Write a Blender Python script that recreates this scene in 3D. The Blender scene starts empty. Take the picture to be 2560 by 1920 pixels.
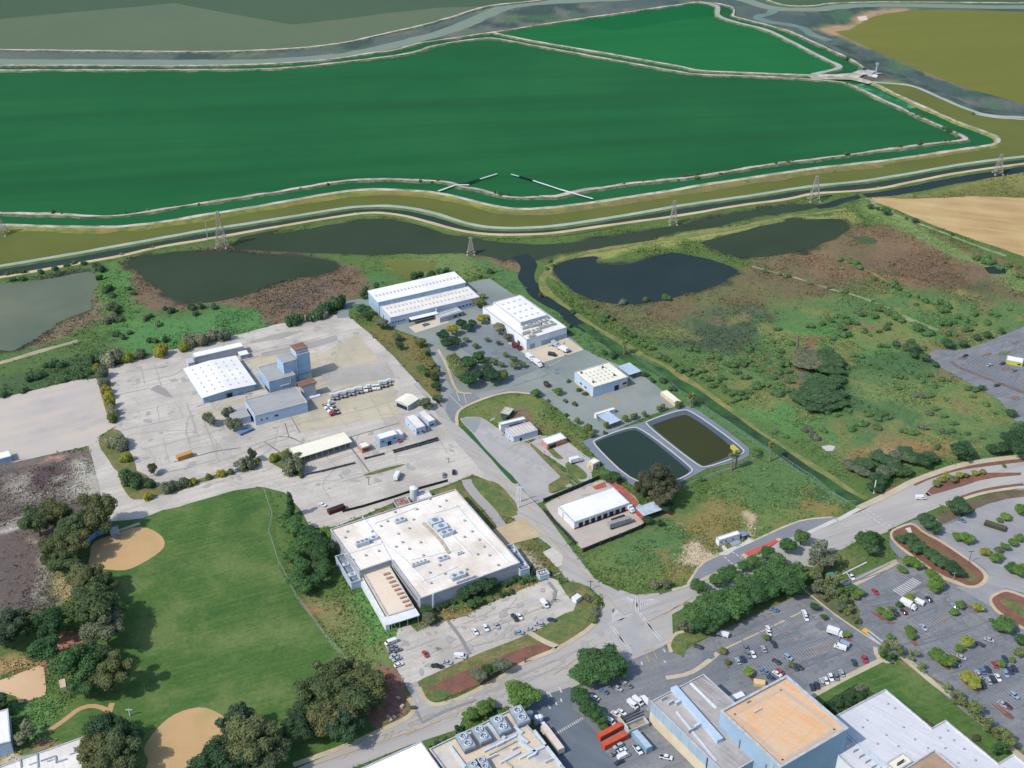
import bpy, bmesh, math, random
import numpy as np
from mathutils import Vector, noise
from mathutils.geometry import tessellate_polygon
random.seed(7)
RNG = np.random.default_rng(7)
C = bpy.context.scene.collection
# ------------------------------------------------------------------ camera and survey grid
# Survey notes were taken on enlarged views of the aerial photograph; each view: x offset, y offset, width (all shown 2212 wide).
VIEWS = dict(F=(0,0,2560),A1=(0,0,860),A2=(850,0,860),A3=(1700,0,860),B1=(0,640,860),B2=(850,640,860),B3=(1700,640,860),
 C1=(0,1280,860),C2=(850,1280,860),C3=(1700,1280,860),Z1=(800,1200,600),Z2=(1360,980,600),Z3=(1600,1600,480),Z4=(2080,1600,480),
 Z5=(400,800,600),Z6=(900,670,600),Z7=(1000,960,480),Z8=(1350,850,480),D1=(2080,1280,480),D2=(1680,1280,480),D3=(1320,1600,480),
 D4=(960,1640,480),D5=(0,1600,480),D6=(0,1200,480),D7=(640,1160,480),D8=(920,1400,480),D9=(2080,1040,480))
FOC, TH, CAMH = 3045.0, math.radians(31), 400.0
CT, ST = math.cos(TH), math.sin(TH)
def px(s):
    """'Z1 10,20 30,40 B2 5,6' -> photo positions"""
    v = None; out = []
    for t in s.split():
        if t in VIEWS: v = VIEWS[t]; continue
        a, b = t.split(',')
        k = v[2] / 2212.0
        out.append((v[0] + k * float(a), v[1] + k * float(b)))
    return out
def g(p, z=0.0):
    """ground point (at height z) surveyed at photo position p"""
    u = (p[0] - 1280) / FOC; v = (p[1] - 960) / FOC
    d = Vector((u, CT - v * ST, -ST - v * CT))
    t = (CAMH - z) / -d.z
    return Vector((d.x * t, d.y * t, z))
def gs(s, z=0.0): return [g(p, z) for p in px(s)]
def slant(w): return (w - Vector((0, 0, CAMH))).length
cam = bpy.data.cameras.new('camera'); co = bpy.data.objects.new('camera', cam); C.objects.link(co)
co.location = (0, 0, CAMH); co.rotation_euler = (math.radians(90) - TH, 0, 0)
cam.sensor_width = 36; cam.lens = 36 * FOC / 2560; cam.clip_start = 1; cam.clip_end = 30000
bpy.context.scene.camera = co
# ------------------------------------------------------------------ light
SUN_EL, SUN_AZ = math.radians(47), math.radians(33)     # azimuth the light travels towards, from +x
w = bpy.data.worlds.new('World'); bpy.context.scene.world = w; w.use_nodes = True
nt = w.node_tree; bg = nt.nodes['Background']
sky = nt.nodes.new('ShaderNodeTexSky'); sky.sky_type = 'NISHITA'; sky.sun_disc = False
sky.sun_elevation = SUN_EL
fr_az = SUN_AZ + math.pi                                 # direction towards the sun
sky.sun_rotation = math.pi / 2 - fr_az
nt.links.new(sky.outputs[0], bg.inputs[0]); bg.inputs[1].default_value = 0.15
sl = bpy.data.lights.new('sun', 'SUN'); so = bpy.data.objects.new('sun', sl); C.objects.link(so)
sl.energy = 2.85; sl.angle = math.radians(0.6); sl.color = (1.0, 0.94, 0.855)
dirv = Vector((math.cos(SUN_AZ) * math.cos(SUN_EL), math.sin(SUN_AZ) * math.cos(SUN_EL), -math.sin(SUN_EL)))
so.rotation_euler = dirv.to_track_quat('-Z', 'Y').to_euler()
vs = bpy.context.scene.view_settings
vs.view_transform = 'Standard'; vs.look = 'None'; vs.gamma = 1; vs.exposure = EXPOSURE = 0.66
bpy.context.scene.cycles.max_bounces = 5
# ------------------------------------------------------------------ materials
KA = 0.66
def lin(c): c /= 255.0; return c / 12.92 if c <= .04045 else ((c + .055) / 1.055) ** 2.4
def A(r, gg, b, k=KA): return (lin(r) * k, lin(gg) * k, lin(b) * k, 1)
def nd(nt, t, **kw):
    n = nt.nodes.new(t)
    for k, v in kw.items(): setattr(n, k, v)
    return n
def mixc(nt, fac, a, b, mode='MIX'):
    n = nd(nt, 'ShaderNodeMix', data_type='RGBA', blend_type=mode)
    for s, v in ((0, fac), (6, a), (7, b)):
        if hasattr(v, 'links'): nt.links.new(v, n.inputs[s])
        else: n.inputs[s].default_value = v
    return n.outputs[2]
def ramp(nt, src, lo, hi):
    n = nd(nt, 'ShaderNodeMapRange'); nt.links.new(src, n.inputs[0])
    n.inputs[1].default_value = lo; n.inputs[2].default_value = hi; return n.outputs[0]
def noi(nt, vec, scale, detail=5, rough=.6):
    n = nd(nt, 'ShaderNodeTexNoise'); n.inputs['Scale'].default_value = scale
    n.inputs['Detail'].default_value = detail; n.inputs['Roughness'].default_value = rough
    nt.links.new(vec, n.inputs['Vector']); return n.outputs['Fac']
def base(name, rough=.9, spec=.15, metal=0):
    m = bpy.data.materials.new(name); m.use_nodes = True
    nt = m.node_tree; b = nt.nodes['Principled BSDF']
    b.inputs['Roughness'].default_value = rough; b.inputs['Specular IOR Level'].default_value = spec
    b.inputs['Metallic'].default_value = metal
    tc = nd(nt, 'ShaderNodeTexCoord')
    return m, nt, b, tc.outputs['Object']
MATS = {}
def M(name, c1, c2=None, s=.06, c3=None, s3=.012, fine=.12, sf=1.3, rough=.9, spec=.12, streak=None, lo=.38, hi=.62, seam=None, metal=0):
    """c1/c2 blotches at scale s, c3 big stains at s3, fine grain; streak=(angle deg, scale along, scale across, strength, colour);
    seam=(angle, spacing m, width, strength) narrow darker lines every so many metres"""
    if name in MATS: return MATS[name]
    m, nt, b, vec = base(name, rough, spec, metal)
    col = c1
    if c2 is not None: col = mixc(nt, ramp(nt, noi(nt, vec, s), lo, hi), c1, c2)
    if c3 is not None: col = mixc(nt, ramp(nt, noi(nt, vec, s3, 4), .52, .72), col, c3)
    def rot(a, sx, sy):
        mp = nd(nt, 'ShaderNodeMapping'); mp.vector_type = 'TEXTURE'; nt.links.new(vec, mp.inputs[0])
        mp.inputs['Rotation'].default_value = (0, 0, math.radians(a)); mp.inputs['Scale'].default_value = (1/sx, 1/sy, 1); return mp.outputs[0]
    if streak:
        a, sx, sy, st, sc = streak
        f = ramp(nt, noi(nt, rot(a, sx, sy), 1.0, 4), .45, .68)
        mu = nd(nt, 'ShaderNodeMath', operation='MULTIPLY'); nt.links.new(f, mu.inputs[0]); mu.inputs[1].default_value = st
        col = mixc(nt, mu.outputs[0], col, sc)
    if seam:
        a, sp, wd, st = seam
        sep = nd(nt, 'ShaderNodeSeparateXYZ'); nt.links.new(rot(a, 1 / sp, 1), sep.inputs[0])
        fr_ = nd(nt, 'ShaderNodeMath', operation='FRACT'); nt.links.new(sep.outputs[0], fr_.inputs[0])
        lt = nd(nt, 'ShaderNodeMath', operation='LESS_THAN'); nt.links.new(fr_.outputs[0], lt.inputs[0]); lt.inputs[1].default_value = wd / sp
        mu = nd(nt, 'ShaderNodeMath', operation='MULTIPLY'); nt.links.new(lt.outputs[0], mu.inputs[0]); mu.inputs[1].default_value = st
        col = mixc(nt, mu.outputs[0], col, tuple(x * .45 for x in c1[:3]) + (1,))
    if fine:
        f = ramp(nt, noi(nt, vec, sf, 3, .7), .25, .75)
        mr = nd(nt, 'ShaderNodeMapRange'); nt.links.new(f, mr.inputs[0]); mr.inputs[3].default_value = 1 - fine; mr.inputs[4].default_value = 1 + fine
        cr = nd(nt, 'ShaderNodeCombineColor')
        for i in range(3): nt.links.new(mr.outputs[0], cr.inputs[i])
        col = mixc(nt, 1.0, col, cr.outputs[0], 'MULTIPLY')
    if hasattr(col, 'links'): nt.links.new(col, b.inputs['Base Color'])
    else: b.inputs['Base Color'].default_value = col
    MATS[name] = m; return m
def paint(name, rough=.35, spec=.4, var=0.0):
    """body colour taken from the object's own colour"""
    if name in MATS: return MATS[name]
    m, nt, b, vec = base(name, rough, spec)
    oi = nd(nt, 'ShaderNodeObjectInfo'); col = oi.outputs['Color']
    if var:
        f = ramp(nt, noi(nt, vec, .6, 4), .3, .7)
        col = mixc(nt, f, mixc(nt, 1.0, col, (1 - var,) * 3 + (1,), 'MULTIPLY'), col)
    nt.links.new(col, b.inputs['Base Color']); MATS[name] = m; return m
def leafmat(name):
    m, nt, b, vec = base(name, .75, .12)
    oi = nd(nt, 'ShaderNodeObjectInfo'); ge = nd(nt, 'ShaderNodeNewGeometry')
    n1 = ramp(nt, noi(nt, vec, 2.2, 4), .3, .7)
    ad = nd(nt, 'ShaderNodeMath', operation='MULTIPLY_ADD'); nt.links.new(ge.outputs['Random Per Island'], ad.inputs[0]); ad.inputs[1].default_value = .55
    nt.links.new(n1, ad.inputs[2])
    f = ramp(nt, ad.outputs[0], 0.1, 1.4)
    dk = mixc(nt, 1.0, oi.outputs['Color'], (.66, .72, .70, 1), 'MULTIPLY')
    lt = mixc(nt, 1.0, oi.outputs['Color'], (1.35, 1.32, 1.10, 1), 'MULTIPLY')
    out = mixc(nt, f, dk, lt)
    nt.links.new(out, b.inputs['Base Color'])
    tr = nd(nt, 'ShaderNodeBsdfTranslucent'); nt.links.new(out, tr.inputs[0]); mx = nd(nt, 'ShaderNodeMixShader'); mx.inputs[0].default_value = .42
    nt.links.new(b.outputs[0], mx.inputs[1]); nt.links.new(tr.outputs[0], mx.inputs[2]); nt.links.new(mx.outputs[0], nt.nodes['Material Output'].inputs[0]); return m
# ------------------------------------------------------------------ mesh helpers
def tagged(o, label=None, cat=None, group=None, kind=None):
    for k, v in (('label', label), ('category', cat), ('group', group), ('kind', kind)):
        if v: o[k] = v
    return o
def link(name, me, mats=(), parent=None, loc=None):
    o = bpy.data.objects.new(name, me); C.objects.link(o)
    for m in mats: me.materials.append(m)
    if loc is not None: o.location = loc
    if parent is not None: o.parent = parent
    return o
def pymesh(name, vs_, fs, mats=(), parent=None, loc=None, mi=None, smooth=False):
    me = bpy.data.meshes.new(name); me.from_pydata([tuple(v) for v in vs_], [], fs); me.update()
    o = link(name, me, mats, parent, loc)
    if mi: me.polygons.foreach_set('material_index', mi)
    if smooth: me.polygons.foreach_set('use_smooth', [True] * len(me.polygons))
    return o
def empty(name, loc, label=None, cat=None, group=None):
    o = bpy.data.objects.new(name, None); C.objects.link(o); o.location = loc
    return tagged(o, label, cat, group)
def smooth_line(P, n=2):
    for _ in range(n):
        Q = [P[0]]
        for a, b in zip(P, P[1:]): Q += [a.lerp(b, .25), a.lerp(b, .75)]
        P = Q + [P[-1]]
    return P
def chaikin(P, n=1):
    for _ in range(n):
        Q = []
        for i in range(len(P)):
            a, b = P[i], P[(i + 1) % len(P)]
            Q += [a.lerp(b, .25), a.lerp(b, .75)]
        P = Q
    return P
def roughen(P, amp, step):
    out = []
    for i in range(len(P)):
        a, b = P[i], P[(i + 1) % len(P)]
        n = max(1, int((b - a).length / step))
        for k in range(n): out.append(a.lerp(b, k / n))
    r = []
    for q in out:
        q = q.copy()
        for fq, am in ((.02, 1), (.07, .5), (.25, .25)):
            q.x += am * amp * noise.noise(Vector((q.x * fq, q.y * fq, 3.1)))
            q.y += am * amp * noise.noise(Vector((q.x * fq, q.y * fq, 8.7)))
        r.append(q)
    return r
SHN = [0]
HARD = []
def sheet(name, s, z, mat, amp=0, step=6, ch=0, kind='structure'):
    P = s if isinstance(s, list) else gs(s)
    P = [Vector((p.x, p.y, 0)) for p in P]
    SHN[0] += 1; z += SHN[0] * .00015
    if ch: P = chaikin(P, ch)
    if amp: P = roughen(P, amp, step)
    HARD.append(P)
    tris = tessellate_polygon([P])
    ar = sum(a.x * b.y - b.x * a.y for a, b in zip(P, P[1:] + P[:1]))
    F = []
    for t in tris:
        a, b, c = (P[i] for i in t)
        F.append(t if (b - a).cross(c - a).z > 0 else t[::-1])
    o = pymesh(name, [(p.x, p.y, z) for p in P], F, [mat])
    return tagged(o, kind=kind)
def ribbon_pts(P, wdt, jit=0, closed=False):
    L, R = [], []
    n = len(P)
    for i, p in enumerate(P):
        a, b = P[max(i - 1, 0)], P[min(i + 1, n - 1)]
        d = (b - a); d.z = 0
        d = d.normalized() if d.length > 1e-6 else Vector((1, 0, 0))
        nrm = Vector((-d.y, d.x, 0)); k = wdt / 2
        j1 = jit * noise.noise(Vector((p.x * .06, p.y * .06, 1.3))); j2 = jit * noise.noise(Vector((p.x * .06, p.y * .06, 7.7)))
        L.append(p + nrm * (k + j1)); R.append(p - nrm * (k + j2))
    return L, R
def resample(P, step):
    out = [P[0]]
    for a, b in zip(P, P[1:]):
        n = max(1, int((b - a).length / step))
        for k in range(1, n + 1): out.append(a.lerp(b, k / n))
    return out
def ribbon(name, s, wdt, z, mat, jit=0, sm=1, step=8, kind='structure'):
    P = s if isinstance(s, list) else gs(s)
    P = resample(smooth_line(P, sm), step)
    L, R = ribbon_pts(P, wdt, jit)
    V = [(p.x, p.y, z) for p in L] + [(p.x, p.y, z) for p in R]; n = len(P); HARD.append(L + R[::-1])
    F = [(i + n, i + 1 + n, i + 1, i) for i in range(n - 1)]
    o = pymesh(name, V, F, [mat])
    return tagged(o, kind=kind)
def levee(name, s, top, h, side, mtop, mside, jit=.8, sm=2, step=6):
    """raised bank: sloping sides and a flat track on top"""
    P = resample(smooth_line(gs(s), sm), step); n = len(P)
    o1, o4 = ribbon_pts(P, top + 2 * side, jit * 2.2); t1, t4 = ribbon_pts(P, top, jit)
    HARD.append(o1 + o4[::-1])
    V = [(p.x, p.y, -.05) for p in o1] + [(p.x, p.y, h) for p in t1] + [(p.x, p.y, h) for p in t4] + [(p.x, p.y, -.05) for p in o4]
    F, mi = [], []
    for k in range(3):
        for i in range(n - 1):
            F.append((i + (k + 1) * n, i + 1 + (k + 1) * n, i + 1 + k * n, i + k * n)); mi.append(0 if k == 1 else 1)
    return tagged(pymesh(name, V, F, [mtop, mside], mi=mi), kind='structure')
def bm_box(bm, x0, y0, z0, x1, y1, z1, T=None, mi=0):
    vs_ = [bm.verts.new(T((x, y, z)) if T else (x, y, z)) for z in (z0, z1) for x, y in ((x0, y0), (x1, y0), (x1, y1), (x0, y1))]
    for f in ((3, 2, 1, 0), (4, 5, 6, 7), (0, 1, 5, 4), (1, 2, 6, 5), (2, 3, 7, 6), (3, 0, 4, 7)):
        bm.faces.new([vs_[i] for i in f]).material_index = mi
def bm_tube(bm, a, b, r0, r1=None, n=6, T=None, mi=0, cap=True):
    a, b = Vector(a), Vector(b); r1 = r0 if r1 is None else r1
    d = (b - a).normalized(); u = d.orthogonal().normalized(); v = d.cross(u)
    r = [[], []]
    for k, (p, rr) in enumerate(((a, r0), (b, r1))):
        for i in range(n):
            q = p + (u * math.cos(2 * math.pi * i / n) + v * math.sin(2 * math.pi * i / n)) * rr
            r[k].append(bm.verts.new(T(q) if T else q))
    for i in range(n): bm.faces.new((r[0][i], r[0][(i + 1) % n], r[1][(i + 1) % n], r[1][i])).material_index = mi
    if cap:
        bm.faces.new(r[1]).material_index = mi; bm.faces.new(r[0][::-1]).material_index = mi
def bmo(name, bm, mats, parent=None, loc=None):
    bmesh.ops.recalc_face_normals(bm, faces=bm.faces)
    me = bpy.data.meshes.new(name); bm.to_mesh(me); bm.free()
    return link(name, me, mats, parent, loc)
def copy_tree(o, parent=None):
    c = o.copy(); C.objects.link(c); c.parent = parent
    for ch in CH.get(o.name, []): copy_tree(ch, c)
    return c
CH = {}
def note(o):
    CH[o.name] = list(o.children)
    for c in o.children: note(c)
ORD = 'first second third fourth fifth sixth seventh eighth ninth tenth eleventh twelfth thirteenth fourteenth fifteenth sixteenth seventeenth eighteenth nineteenth twentieth'.split()
def ordn(i):
    if i < 20: return ORD[i]
    return ['twenty-', 'thirty-', 'forty-'][i // 10 - 2] + ORD[i % 10 - 0] if False else str(i + 1) + ('st' if (i+1)%10==1 and i!=10 else 'nd' if (i+1)%10==2 else 'rd' if (i+1)%10==3 else 'th')
# ------------------------------------------------------------------ terrain with its plant cover
def vnoise(x, y, seed):
    xi = np.floor(x).astype(np.int64); yi = np.floor(y).astype(np.int64); fx = x - xi; fy = y - yi
    fx = fx * fx * (3 - 2 * fx); fy = fy * fy * (3 - 2 * fy)
    def h(a, b):
        n = (a * 374761393 + b * 668265263 + seed * 974711) & 0xffffffff
        n = ((n ^ (n >> 13)) * 1274126177) & 0xffffffff
        return ((n ^ (n >> 16)) & 0xffff) / 65535.0
    return (h(xi, yi) * (1 - fx) + h(xi + 1, yi) * fx) * (1 - fy) + (h(xi, yi + 1) * (1 - fx) + h(xi + 1, yi + 1) * fx) * fy
def fbm(x, y, s, seed, o=4):
    t = 0; a = .5
    for k in range(o): t = t + a * vnoise(x * s, y * s, seed + k); s *= 2.1; a *= .5
    return t / (1 - .5 ** o)
xs = np.concatenate([[-9000, -5000, -2500, -1200, -800, -600, -520], np.arange(-470, 540, 2.2), [580, 640, 720, 850, 1200, 2500, 5000, 9000]])
ys = np.concatenate([[-3000, -800, 0, 150, 240, 290], np.arange(320, 1190, 2.2), np.arange(1195, 1900, 12), [2100, 2500, 3500, 6000, 12000]])
GX, GY = np.meshgrid(xs, ys)
COLR = np.zeros(GX.shape + (4,)); COLR[..., :3] = A(92, 116, 66)[:3]; COLR[..., 3] = .8
WX = GX + 14 * (fbm(GX, GY, .03, 1) - .5) + 9 * (fbm(GX, GY, .11, 5) - .5); WY = GY + 22 * (fbm(GX, GY, .03, 11) - .5) + 12 * (fbm(GX, GY, .11, 15) - .5)
def zone(s, col, soft=6, mott=.8, amt=1.0, patch=None):
    """paint plant cover inside an outline; patch=(scale, threshold, seed) keeps only noise patches of it"""
    P = np.array([(p.x, p.y) for p in gs(s)]); mg = soft * 2 + 25
    sel = (GX > P[:, 0].min() - mg) & (GX < P[:, 0].max() + mg) & (GY > P[:, 1].min() - mg) & (GY < P[:, 1].max() + mg)
    x, y = WX[sel], WY[sel]
    ins = np.zeros(x.shape, bool); d2 = np.full(x.shape, 1e12)
    for (ax, ay), (bx, by) in zip(P, np.roll(P, -1, 0)):
        c = ((ay > y) != (by > y)); 
        if by != ay: ins ^= c & (x < (bx - ax) * (y - ay) / (by - ay) + ax)
        ex, ey = bx - ax, by - ay; t = np.clip(((x - ax) * ex + (y - ay) * ey) / max(ex * ex + ey * ey, 1e-9), 0, 1)
        d2 = np.minimum(d2, (x - ax - t * ex) ** 2 + (y - ay - t * ey) ** 2)
    sd = np.where(ins, 1, -1) * np.sqrt(d2)
    k = np.clip(sd / (2 * soft) + .5, 0, 1) * amt
    if patch: k = k * np.clip((fbm(x, y, patch[0], patch[2]) - patch[1]) * 9 + .5, 0, 1)
    k = k[:, None]; c = np.array(A(*col)[:3] + (mott,)); lm = c[:3].mean(); c[:3] = (c[:3] * .86 + lm * .14) * (np.array((.98, 1.03, 1.12)) * 1.08 if c[1] > c[0] * 1.05 else np.array((.98, 1.0, .98)))
    COLR[sel] = COLR[sel] * (1 - k) + c * k
ALL = 'F -200,560 2400,400 2600,1100 2600,1800 -300,1800'
zone('F -200,540 700,560 860,600 760,690 230,800 0,880 -300,900', (88, 112, 58), 8)
zone('F -200,540 700,560 860,600 760,690 230,800 0,880 -300,900', (82, 122, 66), 6, .7, .8, (.02, .5, 31))
zone('F 270,690 440,680 560,665 575,690 560,720 420,745 270,770 230,720', (84, 132, 68), 7, .5, .9)
zone('F 215,570 270,560 300,640 300,700 220,720 215,640', (92, 132, 62), 8, .7, .8)
zone('F 0,820 200,760 300,770 220,810 0,870', (76, 100, 58), 6)
# brown reed beds
zone('F 275,560 285,610 320,655 370,668 470,662 560,672 575,700 640,712 700,690 760,652 800,622 770,575 700,560 500,530', (126, 106, 84), 4, .7)
zone('F 560,640 700,600 760,640 650,700 590,690', (112, 100, 92), 10, .8, .7, (.05, .5, 3))
zone('B1 100,600 300,480 480,385 610,330 690,350 690,385 600,430 400,520 200,590', (134, 118, 94), 4, .8)
zone('B1 590,200 640,190 650,260 700,330 610,340', (140, 122, 95), 4, .8)
zone('F 1040,555 1130,558 1150,600 1165,630 1130,600 1080,580', (130, 110, 86), 3)
zone('F 1270,655 1400,648 1540,622 1600,588 1640,558 1770,528 1850,480 1960,488 2100,540 2240,590 2260,650 2100,652 1950,622 1800,642 1700,662 1500,692 1420,722 1380,722 1320,700', (118, 106, 76), 9, .9)
zone('F 1640,560 1770,530 1850,480 1960,488 2100,540 2240,590 2260,650 2100,652 1950,622 1800,600', (134, 110, 82), 8, .9, .9, (.03, .46, 77))
zone('F 1270,655 2100,560 2240,640 1800,642 1400,720', (104, 112, 66), 8, .9, .8, (.035, .55, 55))
zone('F 1860,560 1990,545 2210,640 2050,640', (112, 92, 76), 12, .9, .6)
zone('B3 1720,210 1850,205 1900,240 1780,250', (160, 140, 70), 4, .5, .8)
zone('B3 1800,170 1980,170 1990,220 1850,220', (84, 92, 56), 5, .5, .8)
# meadow in the east
zone('F 1380,720 1500,692 1700,662 1950,622 2230,650 2230,900 2160,1000 2000,1000 1830,1010 1600,860 1450,770', (92, 120, 66), 8, .8)
zone('F 1480,692 1560,668 1640,664 1690,692 1650,735 1600,765 1520,760 1450,735', (78, 94, 66), 7, .35)
zone('F 1640,700 1800,690 2010,650 2100,700 1950,760 1800,770 1680,760', (84, 130, 64), 10, .6, .9, (.02, .40, 12))
zone('F 1620,850 1720,880 1800,930 1780,960 1690,940 1610,890', (92, 134, 68), 8, .8, .9)
zone('F 1700,770 2180,740 2180,980 1900,980', (114, 130, 70), 12, .7, .8, (.017, .52, 40))
zone('F 1700,770 2180,740 2180,980 1900,980', (74, 108, 64), 8, .7, .8, (.03, .58, 43))
MEAD = 'F 1380,720 1500,692 1700,662 1950,622 2230,650 2230,900 2160,1000 2000,1000 1830,1010 1600,860 1450,770'
zone(MEAD, (132, 134, 76), 8, .7, .7, (.045, .57, 211)); zone(MEAD, (132, 116, 84), 6, .6, .7, (.05, .66, 221))
zone('F 1740,720 1775,730 1770,750 1730,755', (128, 104, 78), 3)
zone('D9 220,470 400,370 700,320 860,270 1150,290 1350,330 1200,440 900,470 650,450 420,480', (164, 122, 80), 6, .7, .95)
zone('D9 440,400 700,370 760,420 500,460', (190, 165, 132), 4, .4, .8)
zone('D9 60,80 180,80 170,200 120,380 100,250', (150, 128, 74), 4, .8, .6)
zone('F 1860,420 1885,432 2010,505 2120,560 2230,600 2240,640 2100,570 1990,520 1860,460', (118, 140, 74), 4, .8)
zone('A3 1160,1250 1500,1255 2212,1100 2400,1090 2400,1300 1900,1270 1500,1275 1250,1280', (138, 138, 78), 4, .8)
zone('A3 1500,1255 1900,1190 2212,1200 2300,1290 1800,1280', (116, 118, 64), 5, .9, .8)
# bank strips along the canal and the old creek
zone('F 1000,545 1130,600 1190,660 1330,760 1480,830 1620,900 1830,1080 1780,1090 1600,950 1440,850 1280,770 1160,680 1060,600 960,560', (86, 120, 66), 4, .8)
zone('F 860,560 1000,548 1060,590 960,600 840,575', (110, 128, 66), 4, .8)
zone('F 1180,600 1200,560 1300,530 1560,495 1830,455 1850,475 1560,510 1400,535 1290,560 1240,580 1215,610', (142, 146, 72), 3, .7)
# fields round the plants
zone('F 1270,1205 1440,1130 1530,1060 1690,985 1840,1085 1720,1150 1600,1200 1490,1250 1440,1275 1350,1270 1290,1235', (104, 124, 62), 3, .8)
zone('F 1270,1205 1440,1130 1530,1060 1690,985 1840,1085 1720,1150 1600,1200 1490,1250 1440,1275', (86, 118, 64), 4, .7, .9, (.03, .5, 90))
zone('F 1270,1205 1440,1130 1530,1060 1690,985 1840,1085 1720,1150 1600,1200 1490,1250 1440,1275', (146, 128, 72), 4, .6, .8, (.03, .62, 95))
zone('D2 90,520 200,480 120,400 160,370 310,320 400,390 500,420 540,450 430,540 330,600 200,640 90,620 130,560', (200, 180, 148), 1.5, .3)
zone('D2 780,-60 920,-70 940,40 930,120 980,200 990,290 930,300 900,200 850,110', (194, 172, 142), 1.2, .3)
zone('Z2 1110,1100 1180,1090 1190,1150 1130,1160', (170, 130, 90), 1.5, .4)
zone('C2 -100,600 200,500 340,700 330,850 420,1100 440,1200 420,1290 150,1450 -100,1500', (112, 128, 66), 4, .9)
zone('C2 200,1000 360,1020 460,1210 430,1300 180,1440 100,1420', (150, 104, 92), 3, .5)
zone('C2 30,500 140,480 330,640 360,760 180,760 80,640', (94, 138, 64), 3, .5)
zone('C1 1950,590 2080,620 2070,700 2010,700', (168, 120, 88), 3, .5)
zone('C1 1980,540 2212,500 2212,740 2060,760', (140, 132, 80), 4, .8, .7)
zone('B1 -300,1340 0,1330 100,1320 570,1215 640,1470 740,1560 700,1646 -400,1646', (124, 112, 104), 3, .8)
zone('C1 -400,-60 500,-60 480,60 300,350 400,640 0,690 -400,700', (108, 96, 92), 4, .7)
zone('B1 -200,1400 180,1390 360,1375 430,1440 380,1500 120,1510 -200,1560', (96, 80, 82), 4, .7)
zone('B1 240,1330 330,1300 370,1320 290,1360', (178, 138, 118), 2, .4)
zone('B1 430,1330 520,1300 600,1440 620,1500 560,1560 430,1560 420,1500 450,1420', (178, 174, 160), 4, .7)
zone('B1 180,1390 400,1360 460,1410 420,1500', (170, 164, 155), 3, .6, .7, (.06, .55, 21))
zone('B1 -400,1440 0,1425 250,1390 430,1400 620,1380 640,1470 300,1560 0,1600 -400,1646', (172, 164, 150), 4, .5, .7, (.05, .64, 88))
zone('C1 -200,-60 300,-60 240,60 60,90 -200,120', (170, 162, 148), 4, .5, .8, (.05, .66, 89))
zone('D6 0,570 180,510 340,470 350,500 200,560 0,650', (196, 190, 178), 1.5, .3)
zone('D6 350,720 430,740 520,1100 570,1300 560,1475 480,1475 460,1200 380,900', (170, 164, 142), 2, .7, .8)
zone('D6 590,1000 700,1080 880,1250 860,1400 750,1475 660,1330', (172, 156, 108), 2, .6)
zone('C1 -100,950 200,890 280,980 260,1000 0,1080', (170, 140, 92), 3, .7)
zone('C1 400,760 560,780 540,870 350,940 290,1030 270,990', (176, 122, 104), 3, .4)
zone('C1 130,1240 300,1190 480,1230 720,1190 730,1280 640,1350 440,1480 100,1420', (96, 132, 64), 3, .6)
zone('C1 230,1540 300,1440 390,1420 390,1480 260,1545', (176, 142, 112), 2, .4)
zone('C1 20,1640 90,1500 180,1480 200,1560', (205, 186, 160), 2, .3)
zone('B2 330,470 400,510 490,520 560,560 640,720 650,900 640,940 590,960 480,800 330,590 160,440', (126, 118, 70), 3, .9)
zone('B2 160,440 240,530 340,640 480,820 600,960 570,960 440,800 300,640 60,390', (122, 98, 84), 2, .7)
zone('B2 620,610 800,560 960,650 1060,720 1100,780 1060,830 860,885 770,880 710,780', (104, 120, 64), 3, .8)
zone('B2 760,1010 800,965 950,905 1100,885 1240,885 1300,960 1420,1080 1560,1180 1640,1270 1560,1290 1440,1190 1300,1130 1020,1060 930,1030', (112, 122, 62), 3, .8)
zone('B2 980,980 1150,940 1260,1030 1360,1080 1300,1140 1180,1040 1080,1060', (132, 112, 88), 2, .7)
zone('Z2 440,400 560,330 640,310 700,320 500,430', (150, 110, 96), 2, .5, .8)
zone('C2 580,-40 760,-130 850,-220 1000,-150 1300,160 1440,350 1430,420 1250,380 1060,200', (116, 118, 70), 3, .9)
zone('C2 1100,190 1180,220 1300,330 1260,350 1180,280', (190, 180, 155), 2, .5)
zone('B2 940,1480 1000,1470 1060,1560 1010,1580', (196, 186, 165), 2, .5, .8)
zone('C2 500,430 700,600 780,640 1160,420 1230,400 1250,430 1000,560 720,700 520,740', (150, 128, 84), 2, .8)
# the last rows: distant marsh
zone('A1 -800,320 2212,280 A2 700,100 1300,5 1500,-40 2212,-40 A3 0,-40 3000,-60 3000,780 2212,770 1900,700 1500,560 1200,460 800,250 300,90 A2 2212,40 960,210 500,300 0,390 A1 2000,400 -800,415', (92, 102, 92), 8, .9)
FARM = 'A1 -800,320 2212,280 A2 700,100 1300,5 1500,-40 2212,-40 A3 0,-40 3000,-60 3000,780 2212,770 1900,700 1500,560 1200,460 800,250 300,90 A2 2212,40 960,210 500,300 0,390 A1 2000,400 -800,415'
zone(FARM, (62, 82, 74), 8, .9, .9, (.022, .52, 161)); zone(FARM, (122, 124, 112), 8, .9, .7, (.03, .6, 171)); zone(FARM, (74, 112, 72), 8, .9, .7, (.028, .62, 181))
zone('A2 1100,30 2212,-20 A3 600,-20 1000,150 700,200 0,20 A2 1500,110', (78, 96, 90), 10, .7, .7, (.012, .5, 61))
zone('A3 330,80 900,100 1500,400 2212,680 2212,760 1500,540 1100,330 700,200', (74, 92, 88), 8, .9, .8, (.02, .5, 66))
zone('A3 880,185 1000,170 1120,150 1130,90 1350,55 1500,60 1250,110 1100,200 1000,230', (176, 144, 108), 5, .4)
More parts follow.
